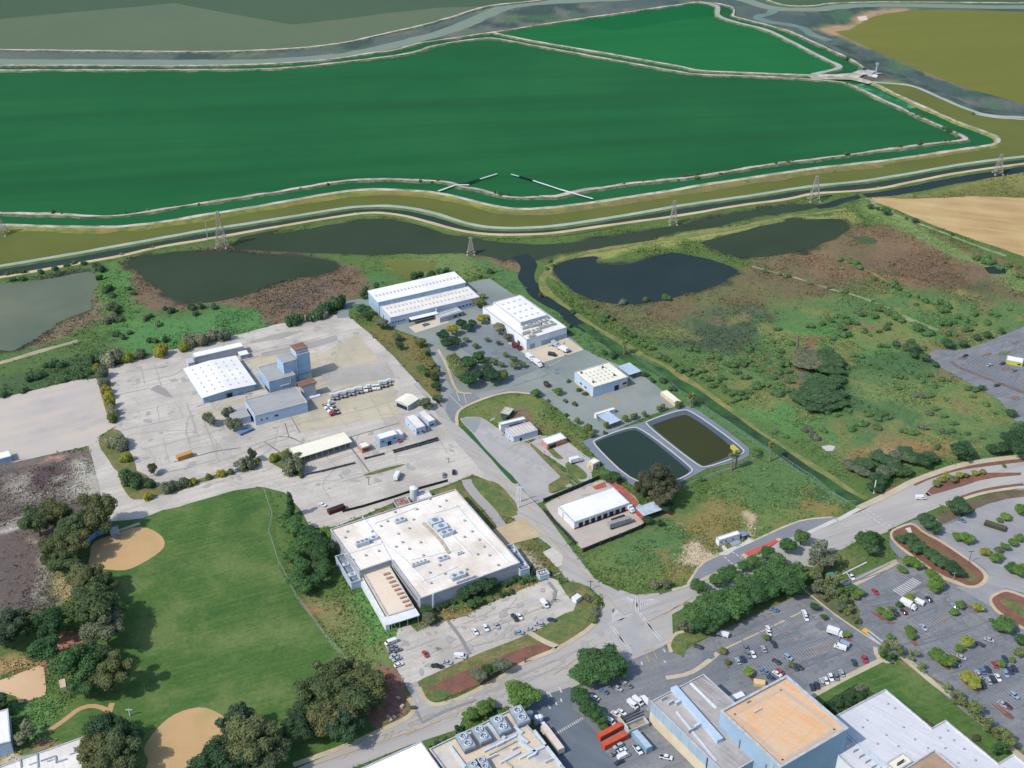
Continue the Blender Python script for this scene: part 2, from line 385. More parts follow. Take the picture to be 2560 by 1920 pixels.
zone('A3 1000,230 1200,310 1400,400 1600,480 1900,590 1880,560 1600,450 1300,320 1050,215', (150, 128, 92), 4, .5)
zone('A3 1080,480 1290,480 1400,525 1240,530 1120,510', (104, 92, 84), 4, .4)
zone('A3 1280,530 1520,550 1800,690 1900,730 1870,730 1600,640 1480,570', (140, 152, 110), 6, .5)
PONDS = (
 ('F 495,537 530,505 600,494 A1 1700,1522 2212,1428 A2 100,1407 280,1402 420,1422 560,1462 700,1517 850,1530 1000,1557 1200,1572 1350,1572 1600,1547 1900,1492 2150,1452 A3 0,1440 250,1387 600,1335 850,1318 900,1325 850,1345 700,1378 500,1393 300,1443 0,1492 A2 2000,1547 1750,1592 1500,1622 F 1280,532 1200,550 1140,563 1060,557 1000,547 900,552 750,550 640,545 560,542', 'W_PND'),
 ('F 272,563 310,551 380,543 480,543 560,548 640,553 700,558 732,570 727,582 690,592 640,602 590,612 555,632 510,642 480,647 430,652 380,647 345,627 310,602 285,580', 'W_PND'),
 ('B1 -900,250 0,188 180,163 350,133 480,108 590,88 637,130 622,200 590,215 592,260 612,330 580,352 480,387 370,432 310,482 200,557 110,602 80,622 0,612 -900,800', 'W_TEAL'),
 ('F 1195,580 1215,566 1250,558 1292,553 1283,565 1300,573 1340,574 1380,566 1420,553 1460,545 1520,555 1570,573 1600,590 1572,607 1557,613 1530,621 1480,636 1430,652 1380,657 1340,657 1290,652 1253,637 1218,611 1200,596', 'W_NVY'),
 ('F 1515,522 1560,509 1650,489 1720,477 1780,473 1822,474 1836,490 1820,506 1790,521 1760,531 1700,546 1640,554 1600,556 1560,546 1528,532', 'W_PND'),
)
for s_, m_ in PONDS: zone(s_, (88, 86, 66), 5, .8, .8)
for s_, m_ in PONDS: zone(s_, (64, 68, 54), 2.5, .4)
ny_, nx_ = GX.shape
me = bpy.data.meshes.new('ground'); nv = nx_ * ny_
me.vertices.add(nv); co3 = np.zeros((nv, 3), np.float32); co3[:, 0] = GX.ravel(); co3[:, 1] = GY.ravel()
me.vertices.foreach_set('co', co3.ravel())
ii = (np.arange(ny_ - 1)[:, None] * nx_ + np.arange(nx_ - 1)[None, :]).ravel()
q = np.stack([ii, ii + 1, ii + 1 + nx_, ii + nx_], 1).astype(np.int32)
me.loops.add(q.size); me.loops.foreach_set('vertex_index', q.ravel())
me.polygons.add(len(q)); me.polygons.foreach_set('loop_start', np.arange(0, q.size, 4, dtype=np.int32))
at = me.attributes.new('cover', 'FLOAT_COLOR', 'POINT'); at.data.foreach_set('color', COLR.astype(np.float32).ravel())
me.update(calc_edges=True)
def groundmat():
    m, nt, b, vec = base('plant_cover', .95, .05)
    a = nd(nt, 'ShaderNodeAttribute', attribute_name='cover')
    n1 = ramp(nt, noi(nt, vec, .09, 9, .8), .42, .60); n2 = ramp(nt, noi(nt, vec, .2, 8, .85), .46, .60); n3 = ramp(nt, noi(nt, vec, .55, 5, .85), .30, .70)
    col = a.outputs['Color']
    dark = mixc(nt, 1.0, col, (.60, .70, .68, 1), 'MULTIPLY'); dry = mixc(nt, 1.0, col, (1.30, 1.14, 1.06, 1), 'MULTIPLY')
    def mul(x, y):
        q = nd(nt, 'ShaderNodeMath', operation='MULTIPLY')
        nt.links.new(x, q.inputs[0])
        if hasattr(y, 'links'): nt.links.new(y, q.inputs[1])
        else: q.inputs[1].default_value = y
        return q.outputs[0]
    col = mixc(nt, mul(mul(n1, a.outputs['Alpha']), .6), col, dry)
    col = mixc(nt, mul(mul(n2, a.outputs['Alpha']), .62), col, dark)
    mr = nd(nt, 'ShaderNodeMapRange'); nt.links.new(n3, mr.inputs[0]); mr.inputs[3].default_value = .72; mr.inputs[4].default_value = 1.42
    cr = nd(nt, 'ShaderNodeCombineColor')
    for i in range(3): nt.links.new(mr.outputs[0], cr.inputs[i])
    nt.links.new(mixc(nt, 1.0, col, cr.outputs[0], 'MULTIPLY'), b.inputs['Base Color'])
    bp = nd(nt, 'ShaderNodeBump'); bp.inputs['Strength'].default_value = .5; bp.inputs['Distance'].default_value = .5
    nt.links.new(noi(nt, vec, .5, 5, .7), bp.inputs['Height']); nt.links.new(bp.outputs[0], b.inputs['Normal'])
    return m
go = link('ground', me, [groundmat()]); tagged(go, kind='structure')
# ------------------------------------------------------------------ water
def water(name, c1, c2, s=.004, st=None, rough=.45):
    return M(name, A(*c1), A(*c2), s=s, lo=.3, hi=.7, fine=.03, sf=.05, rough=.7, spec=.02, streak=st)
W_FAR = water('olive_salt_water', (106, 120, 94), (96, 112, 90), .002)
W_FARD = water('dark_olive_salt_water', (82, 104, 80), (76, 98, 76), .002)
W_GRN = water('green_salt_water', (35, 97, 57), (42, 106, 62), .006, (8, .0015, .02, .75, A(35, 88, 54)))
W_GRN2 = water('bright_green_salt_water', (32, 106, 58), (38, 114, 64), .004, (8, .002, .03, .5, A(30, 100, 58)))
W_YEL = water('mustard_salt_water', (122, 124, 60), (114, 117, 58), .004, (5, .002, .03, .5, A(112, 114, 58)))
W_OLV = water('olive_channel_water', (110, 116, 62), (98, 106, 56), .01)
W_DRK = water('dark_canal_water', (58, 78, 68), (50, 70, 64), .01)
W_PND = water('dark_pond_water', (64, 78, 62), (56, 70, 54), .01)
W_NVY = water('deep_blue_pond_water', (52, 68, 68), (42, 58, 60), .012)
W_TEAL = water('pale_teal_pond_water', (120, 126, 106), (94, 108, 94), .01)
W_RIV = water('grey_green_river_water', (134, 148, 132), (126, 142, 128), .004)
W_SET = water('settling_pond_water', (54, 70, 66), (48, 66, 62), .02)
W_SETG = water('settling_pond_green_water', (68, 72, 46), (62, 68, 46), .02)
sheet('salt_pond', 'A1 -1500,318 0,322 500,328 1000,333 1350,335 1600,328 1900,315 2212,280 A2 200,238 500,172 700,118 870,62 950,38 1150,18 1300,3 1320,-60 A1 2212,-130 -1800,-90', .06, W_FAR, 3, 25)
sheet('salt_pond', 'A1 -1500,122 0,122 400,85 850,45 1110,20 1112,-90 -1500,-80', .10, W_FARD, 0)
sheet('salt_pond', 'A1 1112,18 1300,55 1600,110 1880,158 2212,122 A2 300,85 650,48 930,42 1300,2 1320,-60 A1 1112,-95', .11, W_FARD, 0)
sheet('salt_pond', 'A3 500,-60 560,-5 660,38 850,42 950,20 1300,12 2212,18 3200,10 3200,-60', .06, W_FARD, 3, 20)
ribbon('river', 'A1 -1500,392 0,397 700,402 1400,404 1800,396 2212,362 A2 200,325 420,275 600,228 750,180 870,130 950,90 1030,55 1150,28 1350,12 1600,2 2000,-20 2400,-40', 23, .07, W_RIV, 3, 2, 15)
ribbon('river', 'A3 300,-40 450,12 590,55 750,62 900,62 1010,45 1250,28 1700,40 2212,48 3200,52', 20, .08, W_RIV, 3, 2, 15)
ribbon('creek', 'A3 600,60 585,88 500,103 490,118 560,140 700,160 800,180 850,225 960,262', 13, .09, M('pale_creek_mud', A(120, 142, 132), A(104, 126, 118), .03), 3, 2, 10)
ribbon('creek', 'A3 900,240 1050,310 1300,430 1500,520 1800,670 2000,715 2400,770', 10, .07, M('dark_creek', A(58, 72, 68), A(92, 108, 100), .03), 5, 2, 10)
ribbon('creek', 'A3 820,245 1000,330 1200,405 1450,520 1700,650 2000,735 2212,745', 6, .08, M('dark_creek', A(58, 72, 68)), 4, 2, 10)
sheet('salt_pond', 'A3 1000,205 1100,190 1180,140 1230,105 1350,85 1500,68 1650,62 1900,68 2212,76 3200,95 3200,950 2212,668 1900,582 1600,472 1400,392 1200,302 1050,232', .06, W_YEL, 3, 20)
# the big green pond and its outer ditch lie in one outline between the outer banks
sheet('salt_pond', 'A1 -1500,426 90,428 430,426 1200,430 1650,422 2212,378 A2 370,330 450,295 600,270 830,235 1000,214 1500,132 2212,32 A3 0,22 100,17 230,25 330,60 340,110 560,165 700,205 800,250 1000,340 1150,420 1130,480 1100,510 1240,540 1400,620 1600,710 1800,800 2000,870 2042,900 1990,945 1700,985 1300,1045 900,1085 600,1130 200,1190 0,1225 A2 1900,1270 1500,1330 1300,1350 1150,1355 1000,1340 800,1285 600,1245 400,1230 200,1225 0,1240 A1 1700,1330 1300,1395 1000,1445 800,1465 650,1473 400,1468 200,1460 -1500,1440', .06, W_GRN)
sheet('salt_pond', 'A2 1000,222 1100,200 1500,134 2212,34 A3 0,24 100,19 225,45 230,100 270,128 400,162 550,198 650,243 800,323 950,398 1045,440 960,463 850,489 700,485 400,472 100,460 0,435 A2 2000,400 1700,345 1300,280', .10, W_GRN2)
sheet('salt_pond', 'A2 1480,150 1700,110 2212,32 A3 0,24 100,19 225,45 225,98 0,130 A2 2212,125 2000,160 1780,198', .14, water('dark_green_salt_water', (22, 98, 54), (28, 106, 60), .004))
ribbon('salt_pond', 'A3 1130,545 1260,600 1400,670 1480,700', 16, .12, M('foam', A(36, 112, 76), A(140, 180, 150), .05, lo=.5, hi=.75), 6, 1, 5)
# olive pond and channel outside the ring of banks
sheet('channel', 'A3 1250,545 1400,542 1500,556 1700,645 1900,728 2000,742 2212,770 3000,860 3000,900 2212,1010 2100,1022 1800,1062 1500,1118 1200,1168 1000,1188 800,1208 400,1273 0,1338 A2 2000,1363 1700,1413 1400,1458 1200,1473 1000,1473 850,1453 700,1408 600,1373 450,1343 300,1328 150,1333 0,1353 A1 1700,1428 1300,1488 900,1563 430,1644 B1 0,73 -900,210 -900,-60 A1 -900,1470 30,1458 400,1470 650,1475 1000,1447 1300,1397 1700,1332 2212,1247 A2 200,1227 400,1232 600,1247 800,1287 1000,1342 1150,1357 1300,1352 1500,1332 1900,1272 2212,1217 A3 200,1192 600,1132 900,1087 1300,1047 1700,987 1950,952 2046,905 2000,868 1600,708', .06, W_OLV)
ribbon('canal', 'B1 -900,250 0,110 430,30 A1 700,1625 1000,1570 1300,1515 1700,1455 2212,1370 A2 150,1357 300,1352 450,1370 600,1402 700,1442 850,1482 1000,1498 1200,1497 1400,1484 1700,1438 2000,1392 2212,1358 A3 400,1302 700,1265 1000,1216 1200,1196 1500,1148 1800,1090 2212,1038 3000,950', 22, .08, W_DRK, 1.5, 2, 12)
ribbon('canal', 'A3 1180,1252 1350,1240 1500,1215 1800,1157 2212,1087 3000,980', 13, .08, W_NVY, 2, 2, 12)
ribbon('canal', 'A3 1150,1260 1030,1290 960,1320 880,1335', 9, .085, W_NVY, 3, 2, 10)
pw = lambda s, m, amp=3.5: sheet('marsh_pond', s, .07, m, amp, 5, 1)
for s_, m_ in PONDS: pw(s_, globals()[m_])
sheet('marsh_pond', 'F 820,562 860,560 945,566 935,582 880,602', .07, M('olive_marsh', A(112, 120, 62), A(104, 114, 58), .03), 2, 6)
sheet('marsh_pond', 'B3 1955,75 2030,65 2110,90 2090,120 1990,115', .07, W_NVY, 2, 5)
sheet('marsh_pond', 'A3 1110,1525 1200,1515 1280,1545 1260,1570 1150,1560', .07, M('dark_reeds', A(70, 92, 64), A(84, 100, 66), .05), 3, 5)
ribbon('creek', 'F 1120,552 1138,568 1140,585 1138,605 1150,625 1175,640 1210,665 1240,690 1275,715', 13, .075, W_NVY, 3, 2, 6)
ribbon('creek', 'F 1255,700 1290,728 1330,752 1370,782', 8, .077, M('weedy_ditch', A(48, 70, 52), A(70, 108, 58), .06), 3, 2, 6)
ribbon('creek', 'F 1360,772 1430,805 B3 0,815 100,895 300,1022 500,1152 700,1290 900,1420 1060,1530 1175,1600', 9, .078, M('weedy_ditch', A(48, 70, 52)), 2, 2, 6)
# ------------------------------------------------------------------ banks and tracks
T_PALE = M('pale_bank_track', A(208, 200, 186), A(160, 156, 138), .07, c3=A(118, 122, 96), s3=.05, fine=.2)
T_WHITE = M('whitish_bank_track', A(176, 186, 172), A(158, 168, 152), .04, fine=.12)
T_TAN = M('tan_bank_track', A(212, 190, 152), A(196, 172, 134), .04, fine=.1)
T_ROCK = M('rocky_bank_side', A(112, 114, 92), A(70, 92, 66), .15, c3=A(140, 130, 108), s3=.04, fine=.35, lo=.42, hi=.58)
T_WEED = M('weedy_bank_side', A(138, 138, 72), A(106, 122, 66), .09, c3=A(150, 120, 84), s3=.02, fine=.3, lo=.42, hi=.58)
T_GRASS = M('grassy_bank_side', A(104, 122, 74), A(84, 104, 64), .09, fine=.3)
T_DIRT = M('orange_dirt_track', A(150, 140, 92), A(112, 128, 72), .12, c3=A(92, 118, 66), s3=.05, fine=.25)
levee('levee', 'A1 -1500,423 90,427 430,425 800,430 1200,430 1650,422 1850,410 2000,400 2212,378 A2 200,345 370,330 450,295 600,270 830,235 960,216 1000,213 1500,131 2212,31 A3 100,17 230,25 320,45 350,60 345,90 332,105 370,120 560,165 700,205 800,250 1000,340 1150,415 1180,445', 3.6, 1.4, 2.4, T_PALE, T_ROCK, 1.9)
levee('levee', 'A1 -1500,455 0,457 400,457 1000,455 1600,455 1900,440 2212,405 A2 420,355 520,330 560,310 700,280 930,249 1000,250 1200,290 1500,345 1800,400 2212,475 A3 150,488 450,495 840,515 1000,530 1080,545 1200,600 1400,695 1600,785 1700,830 1800,870 1842,898 1820,908 1500,945 1100,1000 900,1025 500,1075 200,1130 0,1155 A2 2000,1170 1700,1210 1510,1240 1400,1272 1300,1270 1200,1280 1060,1275 1010,1260 900,1225 780,1210 740,1185 600,1170 350,1160 150,1160 0,1172 A1 1700,1255 1300,1315 1000,1360 800,1395 600,1400 450,1390 250,1380 -1500,1372', 3.6, 1.4, 2.4, T_PALE, T_ROCK, 1.9)
levee('levee', 'A2 985,216 1100,243 1300,282 1700,347 2000,402 2212,437 A3 100,462 400,474 700,487 850,492', 4.2, 1.5, 1.8, T_PALE, T_ROCK, 1)
levee('levee', 'A3 120,18 225,38 247,58 235,100 270,125 400,160 550,195 650,240 800,320 950,395 1048,438 960,463 850,488', 6, 1.6, 2, T_WHITE, T_ROCK, 1)
levee('levee', 'A3 1180,520 1240,540 1400,620 1600,710 1800,800 2000,870 2042,893 2044,915 2010,938 1950,950 1700,985 1300,1045 900,1085 600,1130 200,1190 0,1225 A2 1900,1270 1500,1330 1300,1350 1150,1355 1000,1340 800,1285 600,1245 400,1230 200,1225 0,1240 A1 1700,1330 1300,1395 1000,1445 800,1465 650,1473 400,1468 200,1460 -1500,1435', 4.5, 1.5, 2.5, T_PALE, T_WEED, 1.2)
ribbon('weed_strip', 'A1 -600,1478 30,1470 400,1483 650,1488 800,1478 1000,1460 1300,1410 1700,1345 2212,1260 A2 200,1240 400,1245 600,1262 800,1305 1000,1360 1150,1376', 9, .16, T_WEED, 3, 2, 6)
ribbon('weed_strip', 'A2 1000,1360 1150,1378 1300,1372 1500,1352 1900,1292 2212,1237 A3 200,1212 600,1152 900,1106 1300,1066', 9, .17, M('rusty_weed_strip', A(142, 124, 84), A(110, 116, 74), .09, fine=.3), 3, 2, 6)
levee('levee', 'B1 -900,215 0,76 430,2 A1 900,1565 1300,1490 1700,1430 2212,1345 A2 150,1335 300,1330 450,1345 600,1375 700,1410 850,1455 1000,1475 1200,1475 1400,1460 1700,1415 2000,1365 2212,1325 A3 400,1275 800,1210 1000,1190 1200,1170 1500,1120 1800,1065 2100,1025 2212,1015 3000,920', 4.5, 1.3, 2, T_WHITE, T_GRASS, .6)
levee('levee', 'B1 -900,300 0,146 300,95 600,40 800,5 A1 1000,1600 1400,1535 1700,1480 2212,1395 A2 150,1378 250,1375 420,1395 550,1430 700,1475 850,1505 1000,1520 1200,1518 1400,1505 1700,1460 2000,1420 2212,1390 A3 400,1325 700,1290 850,1250 1100,1240 1300,1220 1500,1175 1800,1115 2212,1060 3000,960', 4, 1.3, 2.2, T_TAN, T_GRASS, .6)
levee('levee', 'A1 -1500,321 0,325 500,331 1000,336 1350,338 1600,331 1900,318 2212,283 A2 200,241 500,175 700,121 870,65 950,41 1150,21 1300,6 1450,-30', 4.5, 1.3, 2, T_PALE, T_ROCK, 1.5)
levee('levee', 'A3 560,2 660,42 850,46 950,24 1300,16 2212,24 3000,26', 4, 1.2, 2, T_PALE, T_GRASS, 1.5)
ribbon('track', 'A3 1240,528 1400,540 1500,552 1600,595 1700,642 1900,725 2000,745 2212,756', 5, .2, T_WHITE, 1.2, 2, 8)
ribbon('track', 'A3 1880,730 2000,755 2212,768 2600,800', 4, .21, T_WHITE, 1.2, 2, 8)
sheet('track', 'A3 820,500 860,490 1000,488 1100,478 1160,455 1300,480 1180,490 1150,505 1250,540 1210,548 1100,522 950,520 850,515', 1.7, T_PALE, 1.5, 8)
sheet('track', 'A3 1130,110 1190,100 1200,130 1150,135', .2, M('white_shingle', A(214, 200, 184)), 2, 6)
ribbon('track', 'F 1185,640 1172,610 1178,585 1200,566 1240,552 1300,538 1420,520 1560,498 1700,470 1830,452', 5, .22, T_DIRT, 3, 2, 6)
ribbon('track', 'F 1185,635 1230,670 1300,718 1400,772 B3 0,762 200,905 500,1120 700,1252 900,1372 1100,1520 1200,1562', 4, .23, T_DIRT, 2, 2, 6)
ribbon('track', 'B1 -400,760 0,695 200,630 350,590 500,545', 4.5, .2, M('dirt_track', A(182, 172, 146), A(160, 154, 124), .08), 1.2, 2, 6)
ribbon('track', 'B3 460,70 700,130 850,175 1000,225 1150,255 1350,340', 2.5, .2, M('pale_trail', A(160, 164, 130), A(120, 136, 92), .1), 1.5, 2, 6)
ribbon('track', 'B3 1420,385 1500,420 1560,445 1660,480', 4, .2, M('pale_trail', A(160, 164, 130)), 2, 2, 6)
ribbon('track', 'B3 1000,20 1180,80 1330,165 1440,230 1600,290', 3, .2, T_DIRT, 2, 2, 6)
ribbon('track', 'A3 1190,1275 1240,1290 1250,1330 1400,1390 1700,1500 1950,1600 2100,1646', 3, .2, M('pale_trail', A(160, 164, 130)), 1, 2, 6)
sheet('dry_field', 'A3 1235,1275 1500,1277 1900,1266 2212,1275 3200,1230 3200,2050 2212,1646 1900,1545 1600,1440 1345,1330 1250,1300', .12, M('dry_straw', A(196, 168, 118), A(180, 150, 104), .03, c3=A(168, 142, 100), s3=.01, fine=.16, streak=(-18, .01, .12, .6, A(206, 182, 136))), 2.5, 8)
sheet('bare_patch', 'B3 900,1225 960,1215 1000,1225 980,1255 930,1255', .15, M('pale_sand', A(196, 196, 186)), 1, 3)
# ------------------------------------------------------------------ paved yards and roads
P_YARD = M('pale_concrete', A(209, 202, 190), A(193, 187, 177), .05, c3=A(175, 169, 160), s3=.022, fine=.13, sf=.7, streak=(27, .012, .4, .6, A(181, 175, 166)), lo=.42, hi=.6)
P_TAN = M('tan_concrete', A(204, 194, 168), A(190, 180, 156), .05, c3=A(176, 170, 154), s3=.03, fine=.07, streak=(27, .02, .25, .5, A(182, 176, 158)))
P_ROAD = M('worn_asphalt', A(178, 174, 168), A(186, 181, 174), .04, fine=.06, streak=(-40, .01, .35, .5, A(148, 149, 152)))
P_MAIN = M('main_road_asphalt', A(188, 183, 176), A(178, 174, 168), .03, fine=.05, streak=(24, .008, .35, .55, A(156, 157, 160)))
P_BLUE = M('blue_grey_asphalt', A(130, 133, 136), A(148, 149, 150), .06, c3=A(114, 118, 123), s3=.03, fine=.16, sf=.8, streak=(24, .014, .4, .6, A(112, 119, 127)), lo=.42, hi=.6)
P_DARK = M('dark_asphalt', A(104, 114, 124), A(116, 124, 132), .05, fine=.07, streak=(-35, .01, .3, .4, A(124, 130, 138)))
P_PALE2 = M('pale_asphalt', A(168, 167, 166), A(152, 153, 155), .05, c3=A(182, 179, 176), s3=.02, fine=.08, streak=(-30, .012, .3, .5, A(138, 143, 152)))
P_GREEN = M('grey_green_asphalt', A(140, 150, 144), A(152, 158, 152), .03, c3=A(128, 138, 136), s3=.02, fine=.06)
P_CURB = M('tan_kerb', A(206, 190, 160), A(190, 174, 148), .1)
P_DIRT = M('dirt_lot', A(204, 192, 178), A(190, 184, 178), .02, c3=A(176, 172, 168), s3=.03, fine=.07, streak=(30, .015, .12, .6, A(212, 196, 176)))
P_LAWN = M('mown_lawn', A(76, 110, 54), A(104, 124, 70), .04, c3=A(62, 98, 50), s3=.025, fine=.24, sf=.5, streak=(24, .03, .5, .28, A(124, 136, 80)), lo=.45, hi=.6)
P_GRASS = M('verge_grass', A(92, 114, 66), A(120, 124, 78), .12, fine=.3, sf=.6, lo=.42, hi=.6)
P_GRASS2 = M('dry_verge_grass', A(130, 124, 82), A(100, 112, 68), .12, fine=.3, sf=.6, lo=.42, hi=.6)
P_GRN = M('deep_green_verge', A(56, 98, 58), A(64, 104, 60), .1, fine=.2)
P_BARK = M('bark_mulch', A(142, 100, 84), A(122, 90, 78), .15, fine=.2)
P_SAND = M('infield_dirt', A(206, 168, 122), A(196, 166, 122), .05, c3=A(184, 162, 110), s3=.04, fine=.08)
P_PALES = M('pale_sandpit', A(220, 188, 150), A(212, 180, 144), .05, fine=.04)
P_WALK = M('pale_footpath', A(204, 192, 166), A(190, 178, 154), .1)
P_WHITE = M('white_road_paint', A(216, 214, 210), A(196, 195, 194), .3, fine=.1)
P_YEL = M('yellow_road_paint', A(208, 176, 112), fine=.1)
sheet('dirt_lot', 'B1 -600,950 0,910 240,860 480,800 620,788 640,850 690,1000 742,1090 640,1150 625,1200 560,1222 100,1322 0,1332 -600,1400', .1, P_DIRT, 1.2, 4)
sheet('yard', 'F 222,800 330,765 430,742 520,722 600,700 680,688 740,683 762,690 800,722 850,770 900,825 945,872 985,925 1060,1000 1120,1065 D7 2500,120 2212,235 1600,440 1240,600 930,725 720,742 645,738 600,700 510,530 330,332 100,272 0,262 B1 1640,1490 1500,1510 1200,1598 1060,1646 D6 1900,338 1640,440 1450,462 1200,480 1150,100 B1 640,1470 620,1400 590,1280 568,1216 630,1190 740,1100 705,960 690,820', .12, P_YARD, .6, 5)
sheet('yard', 'Z5 790,385 930,330 1500,300 1820,130 2170,540 2150,620 2210,880 1300,1045 1200,900 1365,840 1370,740 1250,600 1400,500 900,480', .16, P_TAN, 1.5, 5)
sheet('yard', 'Z5 330,850 850,700 860,650 780,620 800,745 640,800 690,900 360,880', .16, P_TAN, 1, 5)
sheet('yard_patch', 'Z5 1480,500 1700,440 2090,390 2170,540 1560,620', .20, M('grey_patch', A(184, 180, 172), A(170, 166, 158), .06, fine=.12), 2, 4)
sheet('yard_patch', 'Z5 830,200 1150,110 1330,95 1130,170 850,220', .20, M('stained_patch', A(172, 168, 160), A(164, 160, 154), .06), 1.5, 4)
sheet('yard_patch', 'Z5 930,310 1400,200 1640,140 1640,185 1330,280 960,345', .20, M('stained_patch', A(172, 168, 160)), 1.5, 4)
sheet('yard_patch', 'Z5 -90,640 -20,600 60,640 120,720 60,710', .20, M('dark_stain', A(160, 156, 152)), .8, 3)
for i, s in enumerate(['Z5 1150,955 1190,1085 1230,1100', 'Z5 1100,1075 1215,1085 1300,1130', 'Z5 960,1120 1130,1240', 'Z5 1210,900 1290,1040', 'Z5 1740,1085 2212,950', 'Z5 640,700 850,680', 'Z5 130,1310 500,1215 740,1180', 'Z5 1760,1180 1930,1400']):
    ribbon('crack', s, .55, .23 + .004 * i, M('dark_crack', A(120, 116, 110)), .25, 0, 3)
sheet('main_lot', 'D8 340,785 480,745 560,830 640,790 830,720 1150,640 1260,560 1480,470 1700,380 1900,290 2140,190 2330,100 2420,60 C2 1340,420 1400,440 1450,520 1520,600 1500,645 D8 2180,685 2050,765 1880,835 1600,965 1250,1095 900,1255 560,1405 575,1475 620,1560 500,1560 450,1475 330,1250 195,985 320,910', .13, P_YARD, .3, 4)
sheet('road', 'Z7 150,0 330,200 480,440 620,640 760,800 1000,1060 1250,1350 Z1 1700,300 2130,620 C2 1400,360 1460,440 1600,480 1690,560 1720,650 1690,760 2150,600 1900,545 1790,510 1640,430 1510,270 1310,0 Z7 1420,1230 1370,1160 1050,860 780,580 690,500 640,420 560,300 400,240 210,-20', .18, P_ROAD, .3, 5)
sheet('road', 'C2 -300,1660 60,1505 300,1400 440,1330 490,1260 430,1110 500,1090 530,1200 580,1240 650,1245 800,1195 1000,1085 1200,965 1400,885 1550,795 1640,725 1675,640 1800,500 1900,535 2060,520 D2 -150,955 0,915 200,845 450,725 850,562 1000,500 1270,322 1560,242 D9 -300,1390 0,1235 350,1092 640,932 880,782 1100,702 1400,612 1700,562 2212,502 3200,420 3200,740 2212,795 1900,835 1550,935 1300,1022 1090,1112 660,1310 640,1340 D1 560,262 300,330 120,430 D2 1800,520 1640,640 1400,620 1280,660 900,780 300,1000 100,1130 0,1182 C2 2140,790 2110,850 1860,960 1600,1080 1480,1135 1330,1230 1280,1262 1080,1255 950,1265 800,1305 760,1400 450,1500 -100,1720', .20, P_MAIN, .25, 5)
sheet('road', 'D2 150,850 220,760 330,600 520,510 800,400 1080,270 1300,170 1520,90 1900,62 1960,70 1560,245 1270,325 850,545 600,685 380,785 200,850', .24, M('bus_bay_asphalt', A(134, 137, 144), A(142, 144, 150), .05, fine=.05), .2, 4)
sheet('road_marking', 'D2 830,480 1200,320 1240,345 880,512', .28, M('red_road_paint', A(214, 100, 92), A(206, 92, 86), .2, fine=.05))
sheet('road_marking', 'D2 790,500 830,480 880,512 850,545', .285, P_CURB); sheet('road_marking', 'D2 1190,318 1225,300 1270,322 1235,345', .285, P_CURB)
sheet('road', 'C2 1690,700 1900,650 2090,830 1880,930', .245, M('intersection_concrete', A(184, 182, 176), A(172, 171, 170), .08, fine=.06, streak=(60, .05, .4, .4, A(166, 166, 164))))
sheet('side_street', 'C2 1270,1190 1480,1125 1490,1260 1560,1330 1660,1440 1690,1530 1790,1646 1860,1740 1500,1740 1340,1480 1240,1350 1200,1270', .25, P_DARK, .3, 4)
sheet('parking_lot', 'C2 1850,950 2060,842 2130,905 2212,930 C3 20,900 250,770 640,590 800,505 860,540 900,580 1290,850 1270,940 860,1185 700,1600 -200,1800 C2 1900,1740 1790,1646 1690,1530 1560,1330 1490,1260 1482,1180 1560,1120', .17, P_BLUE, .2, 5)
sheet('parking_lot', 'C3 800,500 960,420 1060,440 1410,300 1345,215 1350,140 1500,55 D9 1250,1180 1500,1160 1620,1140 1650,1090 1900,1000 2212,930 3300,700 C3 3200,1900 2600,1880 2212,1570 1830,1295 1480,995 1290,855', .16, P_BLUE, .2, 6)
sheet('parking_lot', 'D1 1230,170 1400,120 1500,60 1640,0 1700,-120 2212,-280 3200,-400 3200,900 2212,640 2000,600 1800,720 1750,640 1500,500 1240,320', .21, P_PALE2, .2, 6)
sheet('parking_lot', 'D1 1780,720 2000,590 2212,680 3000,1000 2300,960 2000,880 1810,1000 1830,1100 1600,960 1420,860 1660,880 1780,800', .215, P_PALE2, .2, 6)
sheet('parking_lot', 'B3 1600,630 1640,605 1830,600 2000,540 2212,455 2900,260 2900,1250 2250,1110 2150,1060 2120,1010 2060,930 2000,895 1960,870 1900,840 1720,740 1610,680', .16, P_BLUE, .3, 5)
ribbon('kerb', 'B3 1740,680 1790,720 1900,760 2000,800 2212,880', 3, .2, M('mulch_strip', A(130, 112, 100), A(110, 98, 92), .1), .8)
sheet('bare_patch', 'B3 2040,640 2060,615 2130,610 2110,640', .19, P_GRASS, .6, 3)
# around the middle plants
sheet('service_yard', 'Z6 0,320 100,285 480,210 1000,135 1190,95 1430,255 1640,370 1900,600 2060,745 2212,830 Z8 700,205 900,290 1170,400 1390,575 1640,710 1560,770 1300,860 1150,920 700,1115 620,1100 480,1000 380,960 250,830 0,645 -60,620 B2 1240,882 1100,880 950,908 800,968 750,1012 745,1080 700,1040 640,935 650,880 620,700 560,560 480,515 380,480 320,450 200,330', .14, P_GREEN, .5, 5)
ribbon('road', 'B2 50,410 -20,400 -100,395 -250,400', 8, .17, P_YARD, .5); ribbon('road', 'B2 20,400 20,340 60,305 130,292 220,285 320,262', 8, .175, P_GREEN, .5)
sheet('road', 'B2 575,560 620,580 640,620 640,700 680,790 720,850 740,890 850,890 1000,860 1100,850 960,900 800,965 755,1010 750,1080 700,1040 640,940 655,870 640,780 610,680 560,600', .18, M('loop_road', A(160, 163, 162), A(150, 155, 154), .05, fine=.05), .3, 4)
sheet('road', 'B2 720,880 860,885 900,920 790,968 750,1012 745,1080 715,1060 680,1000 685,930', .19, M('dark_junction', A(130, 139, 142), A(138, 146, 148), .05, fine=.05), .3, 4)
sheet('loading_apron', 'Z6 450,545 700,460 830,500 510,600', .2, M('apron_concrete', A(216, 204, 182), A(206, 192, 168), .06, fine=.05), .2, 4)
